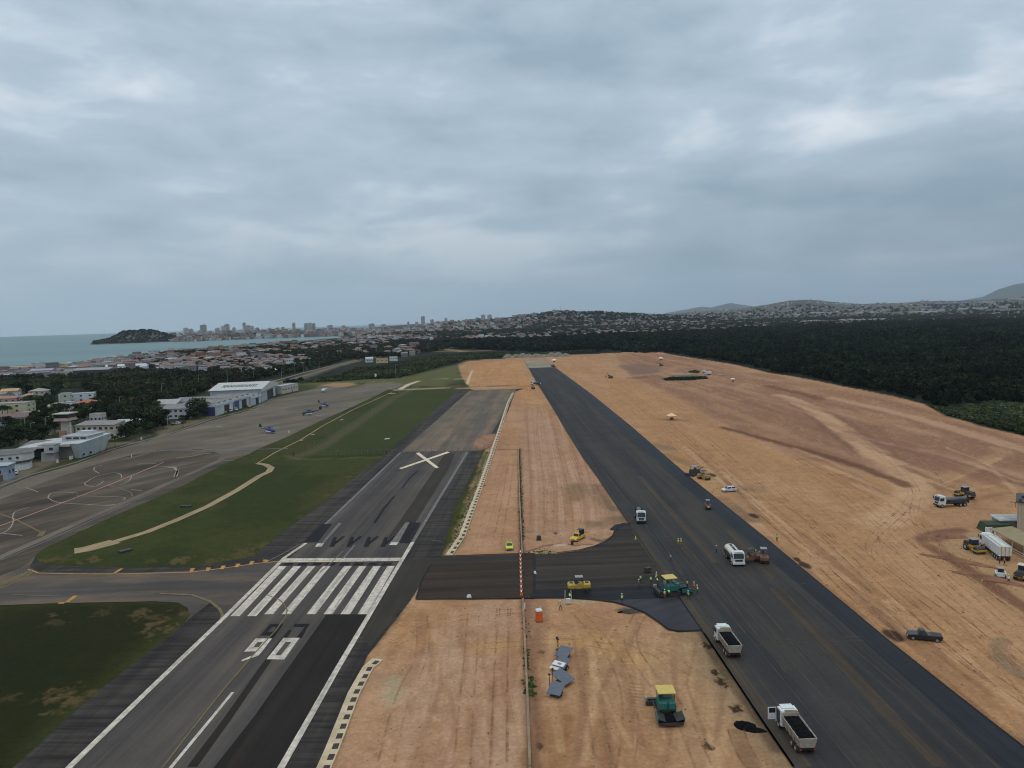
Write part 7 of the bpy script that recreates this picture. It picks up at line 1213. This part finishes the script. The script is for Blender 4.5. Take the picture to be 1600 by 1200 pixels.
for i, (px, py) in enumerate([(794, 559.5), (806, 558.5), (817, 558.5), (826, 558), (838, 558.5), (848, 558), (862, 557), (872, 557), (884, 557)]): pile('gravel_heap', px, py, random.uniform(16, 24), 12, random.uniform(4, 6.5), GRV, 'grey gravel heap in the row beyond the new runway end', 'heap', 10+i, 0, 'gravel heaps beyond the runway end')
pile('soil_heap', 1478, 838, 10, 5, 1.1, PBR, 'brown soil heap on the spoil bank around the batching yard', 'heap', 31, 0, None, -.2); pile('soil_heap', 1545, 905, 16, 2.6, .9, PBR, 'long low soil ridge below the small white loader', 'heap', 32, 0, None, -.85); pile('soil_heap', 1497, 877, 18, 2.4, .8, PBR, 'long low soil ridge below the padfoot compactor', 'heap', 33, 0, None, -.80)
pile('dark_mound', 984, 956, 3.8, 2.0, .5, paint('dark_grit', A(58, 54, 50), .95, 0, .3, 1), 'low dark mound of grit beside the primed fillet', 'heap', 34); pile('dark_mound', 970, 957, 1.6, .9, .3, ASL, 'small black asphalt scrap left of the grit mound', 'heap', 35)
# tents and far site things
def tent(px, py, w, h, lab, mt=None, z=0):
    t = empty('site_tent'); mt = mt or paint('tent_beige', A(214, 190, 150), .8, 0, .05, .5)
    for sx in (-1, 1):
        for sy in (-1, 1): MB().cyl((sx*w*.42, sy*w*.42, 0), (sx*w*.42, sy*w*.42, h), .05, None, 5).build('pole', DKM, t)
    MB().add([(-w/2, -w/2, h), (w/2, -w/2, h), (w/2, w/2, h), (-w/2, w/2, h), (-w*.2, -w*.2, h+w*.2), (w*.2, -w*.2, h+w*.2), (w*.2, w*.2, h+w*.2), (-w*.2, w*.2, h+w*.2), (0, 0, h+w*.32)], [(0, 1, 5, 4), (1, 2, 6, 5), (2, 3, 7, 6), (3, 0, 4, 7), (4, 5, 8), (5, 6, 8), (6, 7, 8), (7, 4, 8), (3, 2, 1, 0)]).build('canopy', mt, t); MB().box((0, 0, h*.3), (w*.35, w*.3, h*.5)).build('table', BRN, t); put(t, px, py, .2, z); tag(t, lab, 'tent')
tent(1049.5, 656, 4.2, 2.3, 'beige pavilion tent alone on the ochre ground'); tent(866, 566, 6, 2.6, 'small white tent right of the far runway end', WPN); tent(1032.5, 563, 5, 2.5, 'small white tent near the wood edge beyond the bank', WPN); tent(1145, 597, 3.2, 2.4, 'tiny white tent far right on the mauve ground', WPN)
def far_machine(px, py, lab, c, L=7):
    t = empty('excavator'); MB().prism([(-1.9, 0), (1.9, 0), (2.1, .5), (1.8, .9), (-1.8, .9), (-2.1, .5)], -1.4, -.8).build('track', DKM, t); MB().prism([(-1.9, 0), (1.9, 0), (2.1, .5), (1.8, .9), (-1.8, .9), (-2.1, .5)], .8, 1.4).build('track', DKM, t); MB().box((0, -.3, 1.6), (2.5, 3.2, 1.1)).build('house', c, t, bevel=.05); MB().box((-.7, .9, 2.4), (1, 1.4, 1.4)).build('cab', GLASS, t)
    MB().cyl((.3, 1.2, 1.6), (.3, 4.0, 4.2), .25, .2, 6).build('boom', c, t); MB().cyl((.3, 4.0, 4.2), (.3, 5.6, 1.6), .18, .15, 6).build('stick', c, t); MB().box((.3, 5.6, 1.1), (.9, .8, .8), top=.7).build('bucket', DKM, t); put(t, px, py, random.uniform(0, 6)); tag(t, lab, 'excavator')
far_machine(954, 591, 'dark excavator on ochre ground between the runway and the bank', BRN); far_machine(1033, 572, 'small brown excavator below the white tent near the wood', BRN)
for px, py, lab, L_ in ((1100, 584, 'white far off truck left of a pair beside the grassy pond', 7.5), (1105, 586, 'white far off truck right of a pair beside the grassy pond', 7.0)): t = truck('far_truck', 'box', L=L_); put(t, px, py, random.uniform(0, 3)); tag(t, lab, 'truck', 'far trucks by the pond')
t = car('far_pickup', 'pickup', CRMT, 5.0); put(t, 1127, 587, 1.0); tag(t, 'cream pickup alone on the mauve ground right of the far trucks', 'pickup'); t = car('far_car', 'suv', WPN, 4.6); put(t, 841, 601, 1.4, NZ); tag(t, 'white car at the left edge near the far end of the new runway', 'car'); t = truck('far_truck', 'flat', L=7.5); put(t, 836.5, 601.5, 1.2); tag(t, 'dark bodied truck beside the white car near the runway end', 'truck'); t = dark_paver('roller_machine'); put(t, 864, 573, .5, NZ); tag(t, 'dark machine at the right corner of the runway end', 'paving machine')
t = tyre_roller('tyre_roller', BRN, DKM); put(t, 833, 608, .3); tag(t, 'dark roller on the joint where the dirt road meets the runway', 'roller')
# pale concrete slab wall in the grassy pond
o = MB().box((0, 0, .6), (15, .8, 1.3)).build('retaining_wall', paint('bright_concrete', A(176, 170, 160), .8)); put(o, 1066.5, 586, -.04); tag(o, 'long pale retaining wall above the grassy pond', 'wall')
# fence across the closed runway
def fence(pts, step, h, lab, pc):
    w = [P(*p) for p in pts]; L = [0]
    for a, b in zip(w, w[1:]): L.append(L[-1]+(b-a).length)
    t = empty('wire_fence', w[0]); n = int(L[-1]/step); wm = MB(); pts_ = []
    for k in range(min(n, 99)+1):
        s = L[-1]*k/min(n, 99)
        for i in range(len(w)-1):
            if s <= L[i+1]+1e-6: p = w[i].lerp(w[i+1], (s-L[i])/(L[i+1]-L[i])); break
        p = p-w[0]; pts_.append(p); MB().box((p.x, p.y, h/2), (.13, .13, h)).box((p.x+.12, p.y, h+.12), (.10, .10, .36)).build('post', pc, t)
    for a, b in zip(pts_, pts_[1:]):
        for z in (.5, 1.2, 1.9): wm.cyl((a.x, a.y, z), (b.x, b.y, z), .012, None, 3)
    wm.build('wire', CHR, t); tag(t, lab, 'fence')
FP = paint('concrete_post', A(104, 100, 90), .9, 0, .1, 1); FD = paint('rusty_post', A(120, 84, 70), .9, 0, .1, 1)
fence([(459, 713.5), (530, 712), (604, 709)], 2.6, 2.1, 'pale concrete post wire fence across the grass', FP); fence([(604, 709), (680, 706), (765, 703)], 2.6, 1.4, 'row of short reddish posts with wires across the closed runway', FD); fence([(459, 713.5), (480, 704), (520, 683), (560, 659), (600, 631), (640, 606), (680, 586)], 5.0, 2.0, 'long concrete post fence running away beside the brown track', FP)
def tripod(): 
    t = empty('braced_post')
    for d in (-1, 1): MB().cyl((d*1.2, 0, 0), (0, 0, 2.4), .07, None, 5).build('brace', FP, t)
    MB().cyl((0, 0, 0), (0, 0, 2.7), .08, None, 6).build('post', FP, t); put(t, 528, 710.5, 0); tag(t, 'braced corner post in the pale fence across the grass', 'fence post')
tripod()
# airfield signs and boxes in the grass
for px, py, w_, d_, rz, lab in ((196, 862, 3.0, 1.5, .9, 'black panel lying in the grass below the footpath'), (291, 792, 3.4, 1.0, 0, 'black panel lying in the grass above the footpath')):
    o = MB().box((0, 0, .25), (w_, d_, .5)).build('black_panel', DKM); put(o, px, py, rz); tag(o, lab, 'panel')
for px, py, rz, lab in ((605, 686, .3, 'white cross shaped marker lying in the grass near the fence'),):
    o = MB().box((0, 0, .15), (3, .5, .3), .5).box((0, 0, .17), (2, .5, .3), 2.0).build('cross_marker', WPN); put(o, px, py, rz); tag(o, lab, 'marker')
o = MB().box((0, 0, .9), (1.2, 1.2, 1.8), top=.7).build('white_dome', WPN); put(o, 587, 590, 0); o.scale = (1.8, 1.8, 2.2); tag(o, 'white conical wind marker on the grass beyond the apron', 'marker')
for i, (px, py) in enumerate([(90, 723), (110, 718), (113, 717), (452, 677), (221, 687)]):
    o = MB().box((0, 0, .7), (.8, .5, 1.4), top=.8).build('apron_sign', CRMT); put(o, px, py, .2*i); tag(o, ('cream box sign before the concrete block house', 'left cream box on the lawn before the terminal', 'right cream box on the lawn before the terminal', 'small white box at the grass edge right of the near helicopter', 'white box on the lawn beside the short palm')[i], 'sign box')
# batching yard buildings at the right edge
t = empty('silo_block'); MB().box((0, 0, 5.0), (9, 9, 10.4)).build('wall', paint('ribbed_cladding', A(168, 164, 150), .7, 0, .08, .3, .2, (.25, .2, .15)), t)
for k in range(16): MB().box((-4.3+k*.57, -4.52, 5.0), (.12, .06, 10.2)).build('cladding_rib', paint('rib_grey', A(150, 146, 134), .7), t); MB().box((-4.52, -4.3+k*.57, 5.0), (.06, .12, 10.2)).build('cladding_rib', paint('rib_grey', A(150, 146, 134), .7), t)
MB().box((0, 0, 10.35), (9.8, 9.8, .3)).build('roof', DKM, t)
for x, y in ((-4, -4), (-2.5, -4.2), (-1, -3), (1, -4), (-3.5, 0), (-2, 2)): MB().box((x, y, 10.8), (.5, .9, .7)).build('roof_unit', DKM, t)
MB().box((-5.3, -4.4, 10.1), (1.6, .12, .12)).box((-4.9, -4.4, 9.4), (.12, .12, 1.6)).build('bracket', DKM, t); q = P(1588, 838); t.location = (q.x+4.6*.83+4.5*.56, q.y-4.6*.56+4.5*.83, 0); t.rotation_euler = (0, 0, -.59); t.scale = (1, 1, .82); tag(t, 'tall pale ribbed block building cut by the right edge', 'building')
t = empty('shade_canopy'); SL = paint('fibre_roof', A(132, 124, 100), .9, 0, .1, .6); a_, b_ = P(1545, 843, 0), P(1640, 893, 0); L_ = (b_-a_).length; rz = math.atan2(b_.y-a_.y, b_.x-a_.x)
MB().add([(0, 0, 2.6), (L_, 0, 2.6), (L_, 5.2, 3.1), (0, 5.2, 3.1), (0, 0, 2.7), (L_, 0, 2.7), (L_, 5.2, 3.2), (0, 5.2, 3.2)], [(3, 2, 1, 0), (4, 5, 6, 7), (0, 1, 5, 4), (1, 2, 6, 5), (2, 3, 7, 6), (3, 0, 4, 7)]).build('roof_sheet', SL, t)
for k in range(6): MB().cyl((.2+k*(L_-.4)/5, .15, 0), (.2+k*(L_-.4)/5, .15, 2.7), .08, None, 6).build('post', WPN, t)
MB().box((L_/2, -.4, 1.0), (L_+3, .08, .1)).box((L_/2, -.4, .5), (L_+3, .06, .08)).build('railing', WPN, t); t.location = a_; t.rotation_euler = (0, 0, rz); tag(t, 'flat olive canopy roof on white posts with a railing', 'canopy')
t = empty('tarp_covered_heap'); MB().box((0, 0, 1.0), (6.5, 4.6, 1.9), top=.86, sh=(.3, .2)).build('green_tarp', paint('green_tarp', A(40, 54, 30), .8, 0, .3, .8), t); MB().box((-2.6, -2.9, .8), (1.6, .15, 1.7)).build('white_panel', WPN, t); MB().box((-1.2, -2.9, .6), (.5, .12, 1.3)).build('white_panel', WPN, t); put(t, 1554, 829, -.15); tag(t, 'green tarp covered stack with a white panel in front', 'tarp stack')
t = empty('low_shed'); MB().box((0, 0, 1.1), (6, 4, 2.2)).build('wall', wallmat((.30, .30, .29)), t); roof_mb(6, 4, 2.2, 'mono', .5).build('roof', roofmat((.42, .42, .40)), t); put(t, 1576, 824, -.1); tag(t, 'low grey shed between the tarp stack and the tall block', 'shed')
# tufts of grass along the kerb and the drain
LT = [leafmat('tuft_%d' % i, c, .3) for i, c in enumerate(((.04, .07, .02), (.06, .09, .028), (.08, .11, .035)))]
TUFT = [leaf_mb(random.Random(200+i), .5, .4, 0, 60, .14, 4, .7).mesh('grass_tuft', LT) for i in range(3)]
def tufts():
    X, Y, S = [], [], []; r = random.Random(9)
    for pts, n, wd, s0 in (([(811.5, 702), (813.5, 780), (816, 848)], 340, .5, 1.4), ([(821.5, 1012), (824, 1045)], 60, .5, 1.3), ([(825, 1058), (829, 1088)], 70, .7, 1.6), ([(818, 960), (824, 1000)], 25, .8, 1.0), ([(767, 706), (748, 757), (728, 803), (705, 862)], 500, 1.6, 1.3), ([(836, 862), (862, 866)], 60, 2.0, 1.2)):
        w = [P(*p) for p in pts]
        for k in range(n):
            i = r.randrange(len(w)-1); p = w[i].lerp(w[i+1], r.random()); X.append(p.x+r.gauss(0, wd*.55)); Y.append(p.y+r.gauss(0, wd*.55)); S.append(s0*r.uniform(.15, .5))
    field('grass_tufts', np.array(X), np.array(Y), np.zeros(len(X)), np.array(S), TUFT, 8)
tufts()
def stones():
    r = random.Random(77); pr = []
    for i, c in enumerate(((128, 100, 78), (92, 70, 54), (160, 140, 118), (84, 68, 56))):
        mb = MB(); mb.loft([[(w*math.cos(a)*(1+r.uniform(-.25, .25)), w*math.sin(a)*(1+r.uniform(-.25, .25)), z) for a in np.linspace(0, 2*math.pi, 7)[:-1]] for z, w in ((0, .5), (.25, .45), (.42, .2))]); pr.append(mb.mesh('stone', paint('stone_%d' % i, A(*c), .95)))
    X, Y, S = [], [], []
    def fill(poly, n, s0):
        a, b = scatter(poly, 1.2, len(X)+5, .5); k = np.random.default_rng(len(X)).permutation(a.size)[:n]; cl = fbm(a[k]*.08, b[k]*.08) > .44
        X.extend(a[k][cl]); Y.extend(b[k][cl]); S.extend(s0*.42*np.random.default_rng(3).gamma(2.0, .4, int(cl.sum())))
    fill([(600, 1040), (650, 945), (806, 942), (815, 1200), (560, 1200)], 900, .22); fill([(835, 945), (960, 955), (1040, 995), (1100, 1000), (1230, 1200), (835, 1200)], 1500, .22)
    fill([(1090, 1000), (1110, 1000), (1240, 1200), (1200, 1200)], 700, .3); fill([(1205, 850), (1240, 850), (1620, 1150), (1610, 1180)], 1200, .3); fill([(1060, 725), (1090, 725), (1215, 845), (1200, 848)], 500, .35)
    fill([(820, 705), (900, 705), (960, 815), (930, 850), (820, 860)], 700, .3); fill([(1440, 838), (1500, 826), (1600, 930), (1600, 960), (1450, 866)], 500, .4); fill([(1250, 800), (1600, 800), (1600, 1100), (1400, 980)], 900, .3); fill([(700, 868), (712, 870), (775, 706), (764, 706)], 500, .45)
    field('stones', np.array(X), np.array(Y), np.zeros(len(X)), np.array(S), pr, 12)
stones()
def pond():
    X, Y = scatter([(1036, 592.5), (1050, 590), (1102, 589), (1106, 592), (1075, 594.5), (1042, 594.5)], 2.2, 3); field('pond_grass', X, Y, X*0, np.full(X.size, .7), SCRB, 9); X, Y = scatter([(1074, 582), (1085, 579.5), (1092, 581), (1090, 583.5)], 2.2, 4); field('pond_bushes', X, Y, X*0, np.full(X.size, .8), SCRB, 2)
pond()
